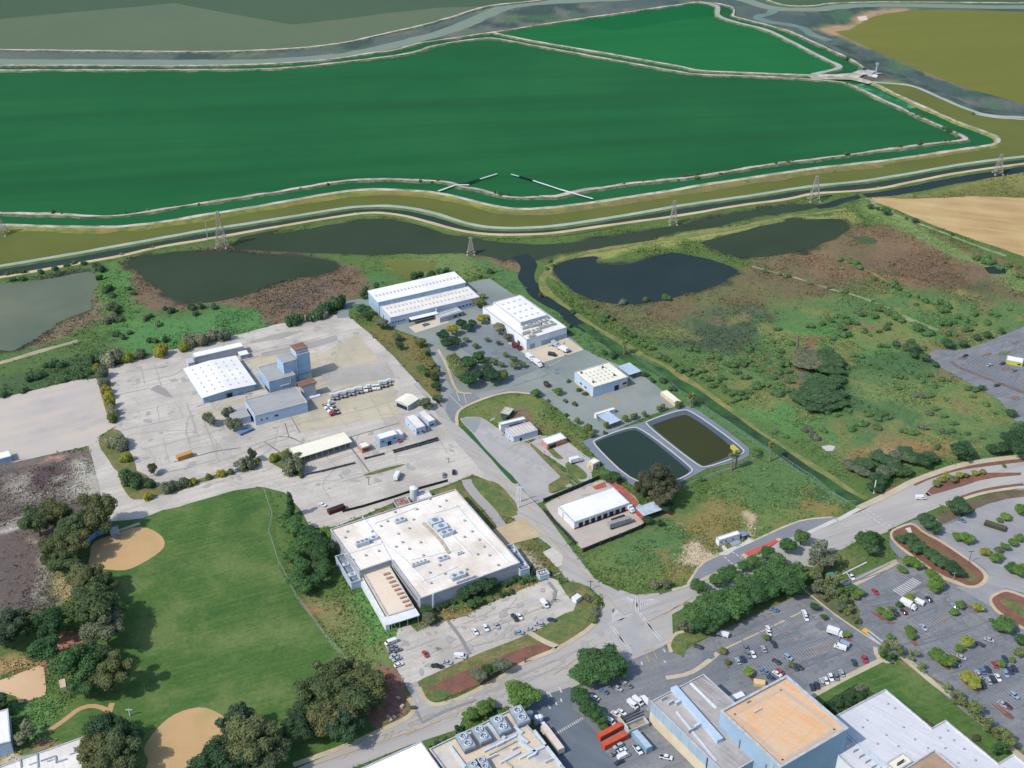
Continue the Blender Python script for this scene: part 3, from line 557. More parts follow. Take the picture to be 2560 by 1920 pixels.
sheet('loading_apron', 'Z6 1480,770 1540,725 1905,640 2060,755 1670,880', .2, M('apron_concrete', A(216, 204, 182)), .2, 4)
sheet('loading_apron', 'Z6 1360,690 1440,670 1545,730 1480,770', .205, M('apron_concrete', A(216, 204, 182)), .2, 4)
sheet('staff_parking', 'Z6 930,640 960,590 1100,545 1200,530 1340,640 1640,935 1380,1045 1250,1000 1060,840 930,740', .18, M('staff_parking_asphalt', A(128, 138, 142), A(140, 148, 150), .05, c3=A(114, 124, 130), s3=.05, fine=.07), .5, 4)
sheet('rust_stain', 'Z8 720,640 780,620 930,710 860,720', .19, M('rust_stain_paint', A(176, 152, 126), A(160, 156, 142), .1), 1, 3)
sheet('side_lot', 'Z7 690,400 780,380 920,380 1000,420 1180,550 1310,690 1440,670 1500,700 1850,1070 1830,1090 1710,1160 1720,1250 1760,1265 2212,1110 2212,1140 1580,1380 1470,1280 1370,1150 1000,780 830,560 740,470', .16, M('side_lot_concrete', A(188, 184, 180), A(176, 173, 170), .05, c3=A(164, 161, 158), s3=.04, fine=.06, streak=(-42, .01, .3, .4, A(160, 162, 168))), .3, 4)
sheet('side_lot', 'Z7 700,395 930,382 930,440 890,520 860,570 745,470', .18, M('old_asphalt', A(146, 154, 150), A(152, 158, 152), .06), .3, 4)
sheet('side_lot', 'Z7 1480,690 1640,600 1900,640 2140,830 2212,870 2212,1120 2080,1130 1900,960', .17, M('side_yard_concrete', A(190, 188, 184), A(178, 176, 174), .06, fine=.06), .4, 4)
V_ = lambda s, m, z=.26: sheet('verge', s, z, m, .35, 3, 1)
V_('Z7 690,480 750,490 1060,840 1370,1130 1330,1160 1280,1130 1000,810 760,570', P_GRN)
V_('Z7 1490,700 1530,690 1880,1020 1980,1100 1920,1180 1750,1260 1710,1240 1710,1160 1850,1090 1840,1060 1600,820', P_GRASS2)
V_('Z7 1890,930 1960,890 2080,970 2165,1050 2140,1100 2060,1110 1950,1020', P_GRASS)
V_('Z7 1660,700 1740,720 1800,790 1900,870 1800,870 1700,770', P_GRASS)
V_('B1 700,1130 740,1110 790,1140 830,1250 870,1330 880,1400 820,1420 740,1380 690,1300 640,1230 635,1170', P_GRASS2)
V_('B1 760,1440 830,1370 900,1390 960,1420 1000,1500 1280,1440 1500,1370 1660,1290 1685,1330 1500,1405 1250,1470 1000,1550 870,1572 830,1555', P_GRASS2)
V_('B1 600,720 640,700 690,820 720,960 760,1060 740,1085 700,1060 660,930', P_GRASS2)
V_('B1 1720,1320 1760,1270 1880,1250 1960,1400 1930,1420 1860,1400', P_GRASS)
V_('D7 1220,130 1450,60 1690,0 1720,15 1460,100 1280,140', P_GRASS2)
V_('Z1 470,310 700,230 740,250 480,340', P_GRASS2)
V_('C2 800,-190 830,-210 960,-205 1040,-170 1160,-20 1090,30 980,-60 860,-110', P_GRASS2)
V_('Z1 1340,0 1440,-20 1540,20 1640,80 1850,310 1720,360 1640,330 1500,180', P_GRASS)
V_('Z1 1030,120 1240,40 1330,60 1560,420 1590,480 1480,400 1280,80 1050,160', P_GRASS2)
ribbon('footpath', 'Z1 1350,0 1370,60 1450,160 1560,270 1680,430', 5.5, .28, M('grey_footpath', A(172, 168, 164)), .2)
sheet('dock_apron', 'Z1 1590,460 1880,350 2050,520 1700,610', .27, M('dock_boards', A(206, 188, 152), A(192, 172, 138), .1, streak=(20, .05, .6, .5, A(176, 156, 124))), .2, 4)
sheet('dock_apron', 'Z1 2050,670 2150,620 2240,700 2230,790 2180,805', .27, P_YARD, .2, 4)
V_('D8 560,1400 900,1250 1250,1090 1600,960 1880,840 2060,760 2180,690 C2 1500,650 1530,600 1450,520 1440,470 1480,450 1560,460 1630,520 1670,620 1640,710 1550,785 1400,870 D8 1900,1000 1500,1170 1150,1380 C2 700,1190 620,1225 550,1205 505,1110', P_GRASS2)
sheet('bark_strip', 'D8 700,1475 1000,1330 1400,1180 1700,1050 2000,960 2130,1000 2050,1060 1600,1290 1250,1450 C2 720,1180 620,1200 590,1170', .31, P_BARK, .8, 4)
V_('D8 1950,830 2212,640 C2 1560,620 1620,640 1600,730 1400,840', P_GRASS, .30)
ribbon('footpath', 'C2 1220,780 1300,830 1400,870', 3, .33, P_WALK, .3)
V_('C2 540,1175 600,1140 690,1150 730,1165 640,1222 570,1205', P_GRASS, .34)
ribbon('kerb', 'C2 -300,1630 60,1500 300,1390 430,1330 480,1280 470,1230 440,1200', 2.6, .32, P_CURB, .1)
ribbon('kerb', 'C2 505,1130 535,1200 580,1238 650,1242 800,1192 1000,1082 1200,962 1400,882 1550,792 1640,720 1672,650 1668,590', 2.4, .33, P_CURB, .1)
ribbon('kerb', 'Z6 720,755 800,900 850,1050 890,1130 930,1155 1030,1160', 1.8, .33, P_CURB, .1)
ribbon('kerb', 'Z7 660,490 650,360 700,290 820,230 1000,160 1150,115 1300,95 1500,115', 2.0, .33, P_CURB, .1)
ribbon('kerb', 'D2 0,905 230,840 480,720 800,600 950,520 1000,500 850,548', 1.8, .33, P_WALK, .1)
ribbon('kerb', 'D2 180,830 330,600 520,510 800,400 1080,270 1300,170 1520,90 1850,62', 1.2, .34, P_WALK, .1)
sheet('yard', 'Z2 0,1040 130,970 340,885 520,810 640,815 830,960 920,1080 935,1225 760,1300 360,1465 290,1400 150,1250', .15, M('warehouse_yard', A(200, 190, 178), A(188, 180, 172), .06, c3=A(176, 166, 154), s3=.05, fine=.1, streak=(27, .02, .3, .4, A(206, 186, 160))), .4, 4)
sheet('brick_strip', 'Z2 600,850 650,820 760,900 880,1030 850,1060 740,960', .2, M('red_ground', A(184, 110, 94), A(170, 100, 86), .2, fine=.15), .6, 3)
sheet('brick_strip', 'Z2 440,880 560,830 580,880 480,910', .2, M('red_ground', A(0, 0, 0)), .6, 3)
sheet('footpath', 'D2 540,480 860,330 880,290 940,345 740,430 640,500 560,505', .33, M('white_concrete', A(216, 212, 204), A(204, 200, 194), .1))
sheet('footpath', 'D2 570,400 600,380 650,450 600,470', .335, M('white_concrete', A(216, 212, 204)))
ribbon('footpath', 'D2 1560,250 1900,90 D9 60,1210 300,1075 350,1060', 2.6, .34, M('white_concrete', A(216, 212, 204)), .1)
ribbon('footpath', 'D9 300,1070 600,930 800,830 900,770 1100,690 1400,590 1600,545 1900,500 2212,470 2900,420', 4, .35, P_WALK, .2)
ribbon('verge', 'D9 930,790 1100,715 1400,618 1700,570 2212,510', 3.2, .34, P_BARK, .4)
sheet('verge', 'D9 480,940 640,830 800,780 870,790 640,900 500,960', .3, P_BARK, .6, 4)
sheet('verge', 'D9 1085,885 1140,830 1250,760 1500,690 1800,655 2180,655 2170,685 1900,705 1700,740 1500,810 1300,870 1150,910', .36, P_BARK, .5, 4)
ribbon('kerb', 'D9 1060,880 1130,935 1090,890', 2.2, .38, P_CURB, .1)
ribbon('footpath', 'D9 1300,1040 1500,965 1700,900 1900,860 2212,820 2900,760', 2.2, .35, P_WALK, .1)
ribbon('verge', 'D9 1500,945 1700,880 1900,835 2212,800', 3.4, .34, P_BARK, .3)
sheet('verge', 'D9 1600,990 1800,910 2000,870 2212,850 2212,930 2000,960 1800,1010 1600,1090 1450,1170 1250,1250 1180,1150 1280,1110 1330,1040', .3, M('brown_scrub', A(124, 106, 88), A(98, 96, 74), .15, fine=.25), .6, 4)
# drainage basin island between the eastern lots
sheet('kerb', 'D1 660,250 700,195 880,125 960,140 1060,230 1250,320 1500,490 1700,630 1800,720 1800,800 1700,880 1560,885 1460,850 1250,770 980,570 760,410 680,320', .27, P_CURB, 0, 4, 1)
sheet('verge', 'D1 690,250 720,215 880,150 950,160 1050,250 1250,350 1500,520 1680,650 1750,725 1740,790 1660,850 1560,855 1450,800 1260,730 1000,550 780,390 700,310', .30, P_BARK, .2, 4, 1)
sheet('verge', 'D1 900,200 960,210 1100,330 1250,420 1500,600 1640,700 1700,760 1600,810 1500,740 1200,500 1000,370', .33, M('basin_dry_grass', A(132, 104, 80), A(118, 108, 72), .08, fine=.2), .5, 4)
sheet('verge', 'D1 820,240 880,230 1060,380 1300,540 1500,680 1680,760 1590,810 1480,740 1250,600 1000,450', .34, P_GRASS2, .6, 4)
sheet('kerb', 'D1 1800,1000 1850,950 1960,900 2040,895 2212,960 3000,1250 3000,1700 2212,1380 1900,1170 1820,1080', .27, P_CURB, 0, 4, 1)
sheet('verge', 'D1 1840,1000 1900,960 1980,925 2040,925 2212,990 3000,1290 3000,1660 2212,1340 1920,1150 1850,1060', .30, P_BARK, .2, 4, 1)
sheet('verge', 'D1 1920,1040 2000,985 2120,1040 2800,1350 2800,1480 2212,1240', .33, P_GRASS2, .4, 4)
sheet('footpath', 'D1 840,195 900,180 930,270 880,240', .37, M('white_concrete', A(216, 212, 204)))
# garden strips in the eastern lots
sheet('verge', 'C3 740,520 830,500 880,420 1000,440 1060,500 1110,560 1160,640 1150,700 1190,780 1160,770 1000,665 900,585', .25, M('strip_planting', A(112, 116, 84), A(92, 104, 70), .1, c3=A(176, 160, 128), s3=.05, fine=.25), .4, 4)
sheet('verge', 'C3 860,340 900,260 1100,240 1230,250 1200,310 980,430', .28, P_GRASS, .5, 4)
sheet('verge', 'C3 1250,260 1300,240 1340,280 1330,302 1290,300', .29, P_GRASS2, .2, 3)
ribbon('kerb', 'C3 1100,480 1250,405 1400,325', 2.2, .29, P_CURB, .1); ribbon('footpath', 'C3 985,430 1200,325', .9, .30, P_WHITE); ribbon('footpath', 'C3 1060,470 1220,390 1390,310', 1.4, .305, M('grey_footpath', A(172, 168, 164)))
ribbon('kerb', 'C3 800,505 900,585 1000,665 1160,775 1280,850', 1.0, .30, P_WALK, .1)
for s in ('C3 1190,775 1290,855', 'C3 1215,768 1305,838'): ribbon('footpath', s, .7, .31, P_WHITE)
ribbon('kerb', 'C3 280,885 560,755 790,640', .9, .30, P_CURB, .1)
ribbon('kerb', 'C3 -90,1070 60,1045 160,980 245,910', 2.4, .30, P_WALK, .1)
ribbon('kerb', 'C2 2130,905 2110,850 2150,785 2212,770', 1.8, .31, P_CURB, .1)
sheet('verge', 'C2 2125,850 2160,790 2212,770 C3 100,700 330,690 600,570 830,480 790,520 500,660 200,800 50,860 20,940 -50,900', .27, P_GRASS, .5, 4)
sheet('lawn', 'C3 860,1195 960,1140 1260,985 1300,970 1390,985 1450,960 1700,1180 2000,1440 2212,1610 2500,1850 1500,1900 1000,1500 930,1290', .24, P_LAWN, .3, 4)
sheet('hedge_bed', 'C3 930,1240 1080,1140 1160,1110 1250,1170 1000,1310', .28, M('dark_bed', A(58, 78, 52), A(70, 86, 56), .1, fine=.25), .3, 4)
ribbon('footpath', 'C3 850,1185 1000,1100 1200,1000 1290,955', 2.8, .30, P_WALK, .1); ribbon('footpath', 'C3 1255,870 1265,930 1310,965 1385,965', 2.2, .31, P_WALK, .1)
ribbon('footpath', 'C3 1430,930 1520,1010 1640,1110 1760,1190', 3.4, .30, P_WALK, .5); ribbon('footpath', 'C3 2090,1490 2212,1590 2400,1750', 3, .30, P_WALK, .2)
ribbon('verge', 'C3 1420,960 1560,1040 1720,1140 1850,1260 2010,1400 2212,1560', 3.4, .27, P_GRASS2, .6)
sheet('bare_patch', 'C3 1165,765 1190,745 1220,765 1195,785', .33, M('yellow_ramp', A(226, 178, 92)), .1, 2)
for s in ('C3 1215,640 1235,640 1390,710 1370,725 1330,720', 'C3 1600,925 1640,900 1750,1010 1720,1025', 'C3 1790,1080 1830,1060 1940,1150 1910,1180', 'C3 2000,1250 2020,1230 2160,1320 2130,1345', 'C3 400,1020 440,1040 530,1110 500,1125', 'C3 250,890 270,880 330,1000 300,1010', 'C3 1750,155 1760,150 1870,210 1840,215', 'C3 1830,600 1900,610 1940,640 1900,660', 'C3 1460,780 1500,800 1540,860 1500,870', 'C3 1030,775 1060,770 1110,830 1080,840', 'C3 1990,700 2020,700 2110,780 2060,785'):
    sheet('planting_island', s, .29, P_BARK, .2, 3, 1)
for s in ('C3 670,770 690,760 700,775 680,785', 'C3 715,740 740,730 750,745 725,755', 'C3 820,905 850,890 850,915 830,925', 'C3 875,875 905,862 915,885 885,895', 'C3 930,845 960,835 970,855 940,865', 'C3 760,935 780,925 790,945 770,955', 'C3 1300,430 1330,425 1340,445 1310,450', 'C3 1680,680 1710,675 1715,700 1690,705', 'C3 1640,715 1660,705 1670,730 1650,735'):
    sheet('planting_island', s, .29, M('rusty_island', A(170, 128, 98), A(140, 120, 96), .3), .2, 2)
# ball park
sheet('lawn', 'B1 1640,1496 1500,1516 1200,1604 D6 1900,345 1640,450 1620,500 1450,560 1300,640 1050,800 1000,1050 C1 480,420 700,500 700,860 560,1020 480,1200 250,1440 450,1500 900,1646 1500,1720 2000,1640 2212,1560 2400,1400 D8 -150,1500 -60,1250 C1 2200,935 2100,820 1900,545 1800,345 1735,140 1740,0 D7 190,600 95,330 0,300', .15, P_LAWN, .8, 5)
sheet('infield', 'D6 1040,770 1100,700 1280,630 1600,530 1750,570 1860,640 1905,720 1880,800 1750,900 1550,1010 1400,1050 1200,1030 1050,1030 1010,960 1040,860', .19, P_SAND, .3, 3, 1)
sheet('infield', 'C1 1300,1252 1400,1288 1475,1350 1440,1420 1420,1500 1300,1580 1200,1660 930,1660 960,1600 920,1530 950,1470 1020,1380 1100,1310 1200,1270', .19, P_SAND, .4, 3, 1)
sheet('sandpit', 'D5 -300,560 0,470 200,395 450,300 512,322 520,440 532,560 520,640 220,732 190,650 0,600 -300,700', .19, P_PALES, .3, 3)
ribbon('footpath', 'D5 560,1050 640,1000 780,900 900,800 1050,755 1200,790 1230,830', 2.4, .2, M('sandy_path', A(196, 160, 120)), .2); ribbon('footpath', 'D5 1290,730 1250,850 1200,950', 2.6, .21, M('sandy_path', A(196, 160, 120)), .2)
# lined settling basins: dark liner slope, pale kerb, water
LINER = M('basin_liner', A(92, 104, 118), A(82, 94, 108), .06, fine=.06); KERB_W = M('basin_kerb', A(200, 198, 190))
sheet('basin_bank', 'Z2 350,460 470,410 800,310 950,270 1250,140 1330,130 1420,170 1700,370 1890,520 1895,590 1800,640 1500,710 1210,860 850,900 830,870 560,700 480,600 380,500', .22, M('basin_bank_asphalt', A(122, 132, 148), A(134, 142, 154), .05, fine=.07), .3, 4)
def basin(rim, wat, m):
    P = gs(rim); Q = gs(wat, .0)
    P = chaikin(P, 2); Q = chaikin(Q, 2); n = len(P)
    V = [(p.x, p.y, .62) for p in P] + [(q.x, q.y, .27) for q in Q]
    tagged(pymesh('basin_liner', V, [(i, (i + 1) % n, (i + 1) % n + n, i + n) for i in range(n)], [LINER]), kind='structure')
    ribbon('basin_kerb', P + [P[0]], 1.0, .66, KERB_W, 0, 0, 50)
    sheet('settling_pond', Q, .25, m)
basin('Z2 440,480 480,440 780,330 900,340 1360,700 1370,750 1180,840 850,870', 'Z2 455,490 490,455 790,350 890,360 1330,720 1340,745 1160,850 860,865', W_SET)
basin('Z2 925,300 960,270 1260,168 1360,180 1830,520 1850,580 1500,705 1420,690', 'Z2 985,320 1010,300 1270,210 1350,220 1740,505 1740,580 1490,685 1440,680', W_SETG)
# markings
def dashes(name, s, wdt, ln, gap, z, mat):
    P = gs(s); a, b = P[0], P[-1]; d = (b - a).normalized(); nrm = Vector((-d.y, d.x, 0)) * wdt / 2; V, F = [], []; t = 0
    while t < (b - a).length:
        p, q_ = a + d * t, a + d * min(t + ln, (b - a).length); i = len(V)
        V += [(x.x, x.y, z) for x in (p - nrm, q_ - nrm, q_ + nrm, p + nrm)]; F.append((i, i + 1, i + 2, i + 3)); t += ln + gap
    tagged(pymesh(name, V, F, [mat]), kind='structure')
def bars(s, n, wdt, z, mat=None, lenk=1.0):
    """n parallel bars between side (p0,p1) and side (p3,p2)"""
    a, b, c, d = gs(s); V, F = [], []
    for k in range(n):
        t = (k + .5) / n; p = a.lerp(b, t); q_ = d.lerp(c, t); e = (b - a).normalized() * wdt / 2; i = len(V)
        V += [(x.x, x.y, z) for x in (p - e, p + e, q_ + e, q_ - e)]; F.append((i, i + 1, i + 2, i + 3))
    tagged(pymesh('road_marking', V, F, [mat or P_WHITE]), kind='structure')
for s in ('C2 1900,655 1925,655 1915,545 1895,545', 'C2 1905,650 1925,640 2085,830 2060,840', 'C2 1730,740 1755,730 1885,900 1865,915', 'C2 1735,735 1725,720 1880,655 1890,670'):
    bars(s, 2, .5, .40); a = gs(s); bars(s, 1, .01, .39)
def ladder(s, n): # crosswalk rungs across the long way
    p = s.split(); bars(' '.join([p[0], p[2], p[3], p[1], p[4]]), n, .9, .41)
ladder('C2 1900,655 1925,655 1915,545 1895,545', 9); ladder('C2 1905,650 1925,640 2085,830 2060,840', 15); ladder('C2 1730,740 1755,730 1885,900 1865,915', 13); ladder('C2 1735,735 1725,720 1880,655 1890,670', 11)
bars('C2 1925,640 2070,580 2010,560 1930,570', 9, .5, .40); bars('C2 1880,620 1800,560 1860,550 1890,560', 8, .5, .40); bars('C2 1750,720 1840,680 1760,620 1750,640', 8, .5, .4); bars('C2 1740,760 1830,890 1730,860 1720,800', 9, .5, .4)
bars('C2 1380,1425 1560,1320 1570,1335 1390,1440', 14, .5, .42)
bars('D1 690,910 930,760 1040,820 800,980', 11, .75, .42)
for s in ('C2 1960,900 2010,880', 'C2 2010,880 2040,950', 'C2 1960,900 1990,970'): ribbon('road_marking', s, .35, .42, P_YEL)
for s in ('C2 1240,50 1800,640', 'C2 1370,1050 1650,860', 'C2 1930,730 2212,590', 'Z7 780,720 1000,920', 'Z7 1070,1030 1540,1475', 'C2 -200,1640 500,1400', 'D2 -100,1190 240,985', 'C2 420,1440 900,1230'): ribbon('road_marking', s, .35, .43, P_YEL)
for s in ('C2 1500,840 1240,990', 'C2 0,1590 500,1350', 'C2 900,1150 1200,1010', 'C2 1910,690 2120,600', 'D9 0,1290 350,1110', 'D9 -50,1400 480,1200'): dashes('road_marking', s, .35, 3, 6, .44, P_WHITE)
for s in ('Z6 830,1180 940,1290', 'Z6 890,1150 920,1230', 'Z6 960,1170 980,1250', 'Z6 1740,910 1860,850', 'D2 600,520 700,610', 'D2 690,465 800,540', 'D9 340,1100 650,1310', 'D9 420,1100 690,1290'): dashes('road_marking', s, .6, 2, .8, .44, P_WHITE)
for s in ('C2 1330,1160 1345,1200', 'C2 1345,1165 1360,1195', 'C2 1410,1130 1425,1165', 'C2 1420,1205 1425,1225', 'C2 1385,1225 1395,1245', 'C2 1340,1245 1352,1270', 'D3 1305,260 1315,295', 'D3 1565,245 1590,270', 'D3 1560,110 1580,150', 'C2 490,1205 510,1230', 'C2 825,1205 855,1195'): ribbon('road_marking', s, .8, .45, P_WHITE)
# patched trenches
for s in ('D4 370,640 440,770 700,640 930,560 1060,510', 'D8 930,720 1060,890 1170,1090', 'D8 2080,260 2160,360 2140,470 2000,560'): ribbon('trench_patch', s, 1.6, .40, M('trench_asphalt', A(148, 145, 142)), .15, 0)
# parking stall lines
def stalls(s, n, ln, z=.38, both=True, off=0):
    a, b = gs(s); d = (b - a); dn = d.normalized(); nrm = Vector((-dn.y, dn.x, 0)); V, F = [], []
    for k in range(n + 1):
        p = a + d * (k / n)
        for sg in ((1, -1) if both else (1,)):
            i = len(V); q_ = p + nrm * ln * sg; e = dn * .09
            V += [(x.x, x.y, z) for x in (p - e, p + e, q_ + e, q_ - e)]; F.append((i, i + 1, i + 2, i + 3))
    tagged(pymesh('parking_marking', V, F, [M('stall_paint', A(176, 178, 182))]), kind='structure')
for s, n in (('C3 285,905 800,650', 38), ('C3 430,1015 1010,830', 36), ('C3 1130,520 1430,400', 22), ('C3 1330,680 1620,530', 20), ('C3 1480,800 1800,640', 22), ('C3 1620,940 1990,760', 26), ('C3 1830,1110 2212,900', 26), ('C3 2020,1260 2300,1110', 18), ('C3 1400,620 1560,540', 11), ('Z6 960,680 1330,640', 16), ('D1 1380,330 2100,50', 24), ('D1 1700,480 2212,260', 18)): stalls(s, n, 5)
for s, n in (('D8 1130,900 1760,650', 22), ('D8 400,930 830,760', 14), ('D8 730,1270 1230,1070', 16), ('D8 1670,900 2180,700', 18)): stalls(s, n, 4.6, .36, False)

for s_, wd_, c_ in (('A2 630,1240 700,1215 745,1200 830,1201', 1.8, (226, 232, 228)), ('A2 900,1162 960,1143 1010,1128', 1.6, (200, 214, 206)), ('A2 1240,1172 1300,1192 1400,1225 1500,1254 1625,1291', 1.8, (226, 232, 228)), ('A2 1100,1131 1150,1146', 1.5, (200, 214, 206))):
    ribbon('salt_strip', s_, wd_, 1.75, M('salt_%d' % c_[0], A(*c_), fine=.05), .6, 0, 4)  # pale marks of a map tile seam, added over the bank; no salt there
sheet('dark_seam_strip', 'A2 752,1197 800,1190 900,1158 905,1163 840,1188 800,1196', 1.72, M('black_seam', A(20, 22, 22))); ribbon('dark_seam_strip', 'A2 1150,1146 1200,1160 1240,1172', 2.2, 1.7, M('black_seam', A(0, 0, 0)), .3, 0, 4)  # dark marks of the same tile seam, added; neither a gap nor water

# stains, cracks and tyre marks on the yards
def inside(P, x, y):
    r = False
    for a, b in zip(P, P[1:] + P[:1]):
        if (a.y > y) != (b.y > y) and x < (b.x - a.x) * (y - a.y) / (b.y - a.y) + a.x: r = not r
    return r
def wear(s, n_st, n_cr, n_ty, ang, z, dark, seed):
    r = random.Random(seed); P = gs(s); x0, x1 = min(p.x for p in P), max(p.x for p in P); y0, y1 = min(p.y for p in P), max(p.y for p in P)
    def spot():
        while 1:
            x, y = r.uniform(x0, x1), r.uniform(y0, y1)
            if inside(P, x, y): return Vector((x, y, 0))
    V, F = [], []
    for k in range(n_st):
        c = spot(); a0 = r.uniform(.6, 3.2); b0 = a0 * r.uniform(.3, .9); th = r.uniform(0, 3.14); i = len(V); m = 9
        for j in range(m):
            t = 6.2832 * j / m; kx = a0 * r.uniform(.6, 1.2) * math.cos(t); ky = b0 * r.uniform(.6, 1.2) * math.sin(t)
            V.append((c.x + kx * math.cos(th) - ky * math.sin(th), c.y + kx * math.sin(th) + ky * math.cos(th), z + k * .00002))
        F.append(tuple(range(i, i + m)))
    tagged(pymesh('oil_stain', V, F, [M('oil_stain_' + dark, A(*{'pale': (174, 171, 166), 'blue': (122, 127, 134)}[dark]), fine=.15)]), kind='structure')
    V, F = [], []
    def strip(pts, wd, zz):
        L, R = ribbon_pts(pts, wd); i = len(V); n = len(pts)
        for p in L + R: V.append((p.x, p.y, zz))
        for j in range(n - 1): F.append((i + j + n, i + j + 1 + n, i + j + 1, i + j))
    for k in range(n_cr):
        c = spot(); th = math.radians(ang + r.choice((0, 90)) + r.uniform(-14, 14)); pts = [c]
        for j in range(r.randint(4, 11)): th += r.uniform(-.35, .35); pts.append(pts[-1] + Vector((math.cos(th), math.sin(th), 0)) * r.uniform(2, 5))
        if inside(P, pts[-1].x, pts[-1].y): strip(pts, r.uniform(.12, .3), z + .004 + k * .00002)
    for k in range(n_ty):
        c = spot(); th = math.radians(ang + r.choice((0, 0, 90)) + r.uniform(-8, 8)); cv = r.uniform(-.016, .016); pts = [c]
        for j in range(r.randint(5, 12)): th += cv; pts.append(pts[-1] + Vector((math.cos(th), math.sin(th), 0)) * 4)
        if inside(P, pts[-1].x, pts[-1].y): strip(pts, r.uniform(.3, .7), z + .008 + k * .00002)
    tagged(pymesh('pavement_crack', V, F, [M('crack_' + dark, A(*{'pale': (180, 174, 165), 'blue': (120, 125, 132)}[dark]), fine=.1)]), kind='structure')
for s_, n_ in (('B3 1760,640 2300,860', 26), ('B3 1850,625 2330,800', 24), ('B3 1980,590 2360,720', 20), ('B3 1930,800 2260,960', 16)): stalls(s_, n_, 5.2)
for s_ in ('B3 1780,655 1840,650 1860,665 1800,672', 'B3 1930,640 1990,620 2010,635 1950,655', 'B3 2060,720 2120,715 2140,735 2080,742', 'B3 2130,560 2180,545 2190,560 2150,575', 'B3 2120,905 2180,900 2200,925 2140,930'): sheet('planting_island', s_, .2, M('mulch_strip', A(0, 0, 0)), .4, 3, 1)
wear('F 240,800 600,705 740,690 930,880 1000,970 900,1010 720,1090 620,1030 520,1045 300,1080 230,930', 150, 110, 60, 27, .24, 'pale', 1)
wear('D8 350,900 1150,660 1900,310 2150,230 2150,640 1600,940 900,1230 600,1380 400,1300', 50, 24, 14, 27, .29, 'pale', 2)
wear('F 1010,905 1100,900 1330,1020 1290,1080 1180,1060', 40, 24, 12, -40, .24, 'pale', 3)
wear('C3 60,900 800,540 1260,850 850,1170 300,1100', 90, 30, 40, 24, .33, 'blue', 4)
wear('C3 1050,480 1400,330 2212,800 2212,1500 1850,1270 1300,840', 130, 40, 60, 24, .33, 'blue', 5)
wear('B3 1640,640 2000,560 2212,480 2212,900 2060,880 1800,740', 60, 20, 60, -28, .22, 'blue', 6)
wear('Z6 950,640 1340,650 1640,930 2000,780 1500,300 1900,1000 1400,1100', 40, 14, 20, 27, .21, 'blue', 7)
wear('C2 100,1520 700,1220 1500,880 1700,760 1500,1000 700,1330', 50, 30, 40, 27, .34, 'pale', 8)
# ------------------------------------------------------------------ buildings
W_WHITE = M('white_wall_paint', A(226, 230, 234, .74), A(212, 218, 226, .74), .15, fine=.04, streak=(0, .6, .02, .0, A(0, 0, 0)))
W_BLUEW = M('pale_blue_wall', A(196, 214, 232), A(184, 204, 226), .12, fine=.06)
W_BLUE = M('blue_steel_wall', A(170, 196, 220), A(150, 178, 206), .25, c3=A(186, 200, 210), s3=.12, fine=.12)
W_GREY = M('grey_wall', A(196, 200, 204), A(180, 186, 192), .15, fine=.05)
W_BEIGE = M('beige_wall', A(222, 208, 180), A(210, 196, 168), .2, fine=.05)
W_STEEL = M('ribbed_blue_grey_wall', A(172, 192, 210), A(158, 180, 200), .1, fine=.05, seam=(0, 3, .25, .35))
R_WHITE = M('white_roof', A(240, 236, 228, .70), A(226, 221, 212, .70), .08, c3=A(210, 205, 196, .76), s3=.07, fine=.07, sf=.8, seam=(27, 6, .35, .22), streak=(-63, .05, .8, .5, A(208, 204, 198, .76)))
R_WHITE2 = M('bright_white_roof', A(243, 242, 240, .72), A(232, 231, 228, .72), .08, c3=A(218, 217, 214, .78), s3=.06, fine=.05, sf=.8, seam=(27, 9, .3, .18), streak=(-63, .05, .8, .45, A(214, 214, 214, .78)))
R_CREAM = M('cream_roof', A(240, 234, 224, .77), A(228, 220, 208, .75), .08, c3=A(206, 194, 178, .74), s3=.05, fine=.1, sf=.8, seam=(30, 9, .4, .22), streak=(-58, .03, .5, .4, A(220, 206, 186, .76)))
R_PEACH = M('peach_roof', A(236, 218, 194), A(238, 222, 202), .08, c3=A(228, 200, 168), s3=.08, fine=.1)
R_CREAM2 = M('pale_cream_roof', A(232, 228, 208, .76), A(224, 219, 198, .76), .06, fine=.04, seam=(27, 5, .2, .15))
R_GREY = M('grey_roof', A(178, 178, 176), A(166, 166, 166), .05, fine=.06, streak=(27, .04, .4, .5, A(152, 152, 152)))
R_GREY2 = M('weathered_grey_roof', A(186, 180, 174), A(168, 166, 166), .06, c3=A(154, 146, 140), s3=.06, fine=.1, streak=(-48, .05, .9, .6, A(204, 198, 190)))
R_ORANGE = M('orange_roof', A(232, 182, 132), A(224, 190, 156), .09, c3=A(236, 168, 112), s3=.06, fine=.09, sf=.8, streak=(-42, .03, .4, .7, A(226, 200, 170)), seam=(-42, 11, .3, .15))
R_LGREY = M('light_grey_roof', A(216, 216, 220, .72), A(206, 207, 211, .72), .04, fine=.04, streak=(-40, .04, .8, .6, A(190, 192, 198, .72)), seam=(-40, 9, .3, .12))
R_SILVER = M('silver_metal_roof', A(178, 198, 214), A(194, 210, 222), .1, fine=.04, rough=.5, spec=.3, seam=(-30, 2.4, .25, .3))
R_BROWN = M('brown_gravel_roof', A(184, 158, 132), A(170, 144, 118), .15, fine=.1)
R_RUST = M('rusty_roof', A(146, 106, 90), A(126, 100, 90), .3, c3=A(164, 140, 124), s3=.1, fine=.15)
G_DARK = M('dark_window_glass', A(52, 62, 74), A(40, 50, 60), .3, rough=.25, spec=.5)
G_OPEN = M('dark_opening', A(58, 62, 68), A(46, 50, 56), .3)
X_WHITE = M('white_steel', A(226, 230, 232, .74), A(206, 214, 218, .74), .4, fine=.05)
X_GREY = M('galvanised_steel', A(172, 182, 190), A(154, 166, 176), .5, fine=.1, rough=.55, spec=.3)
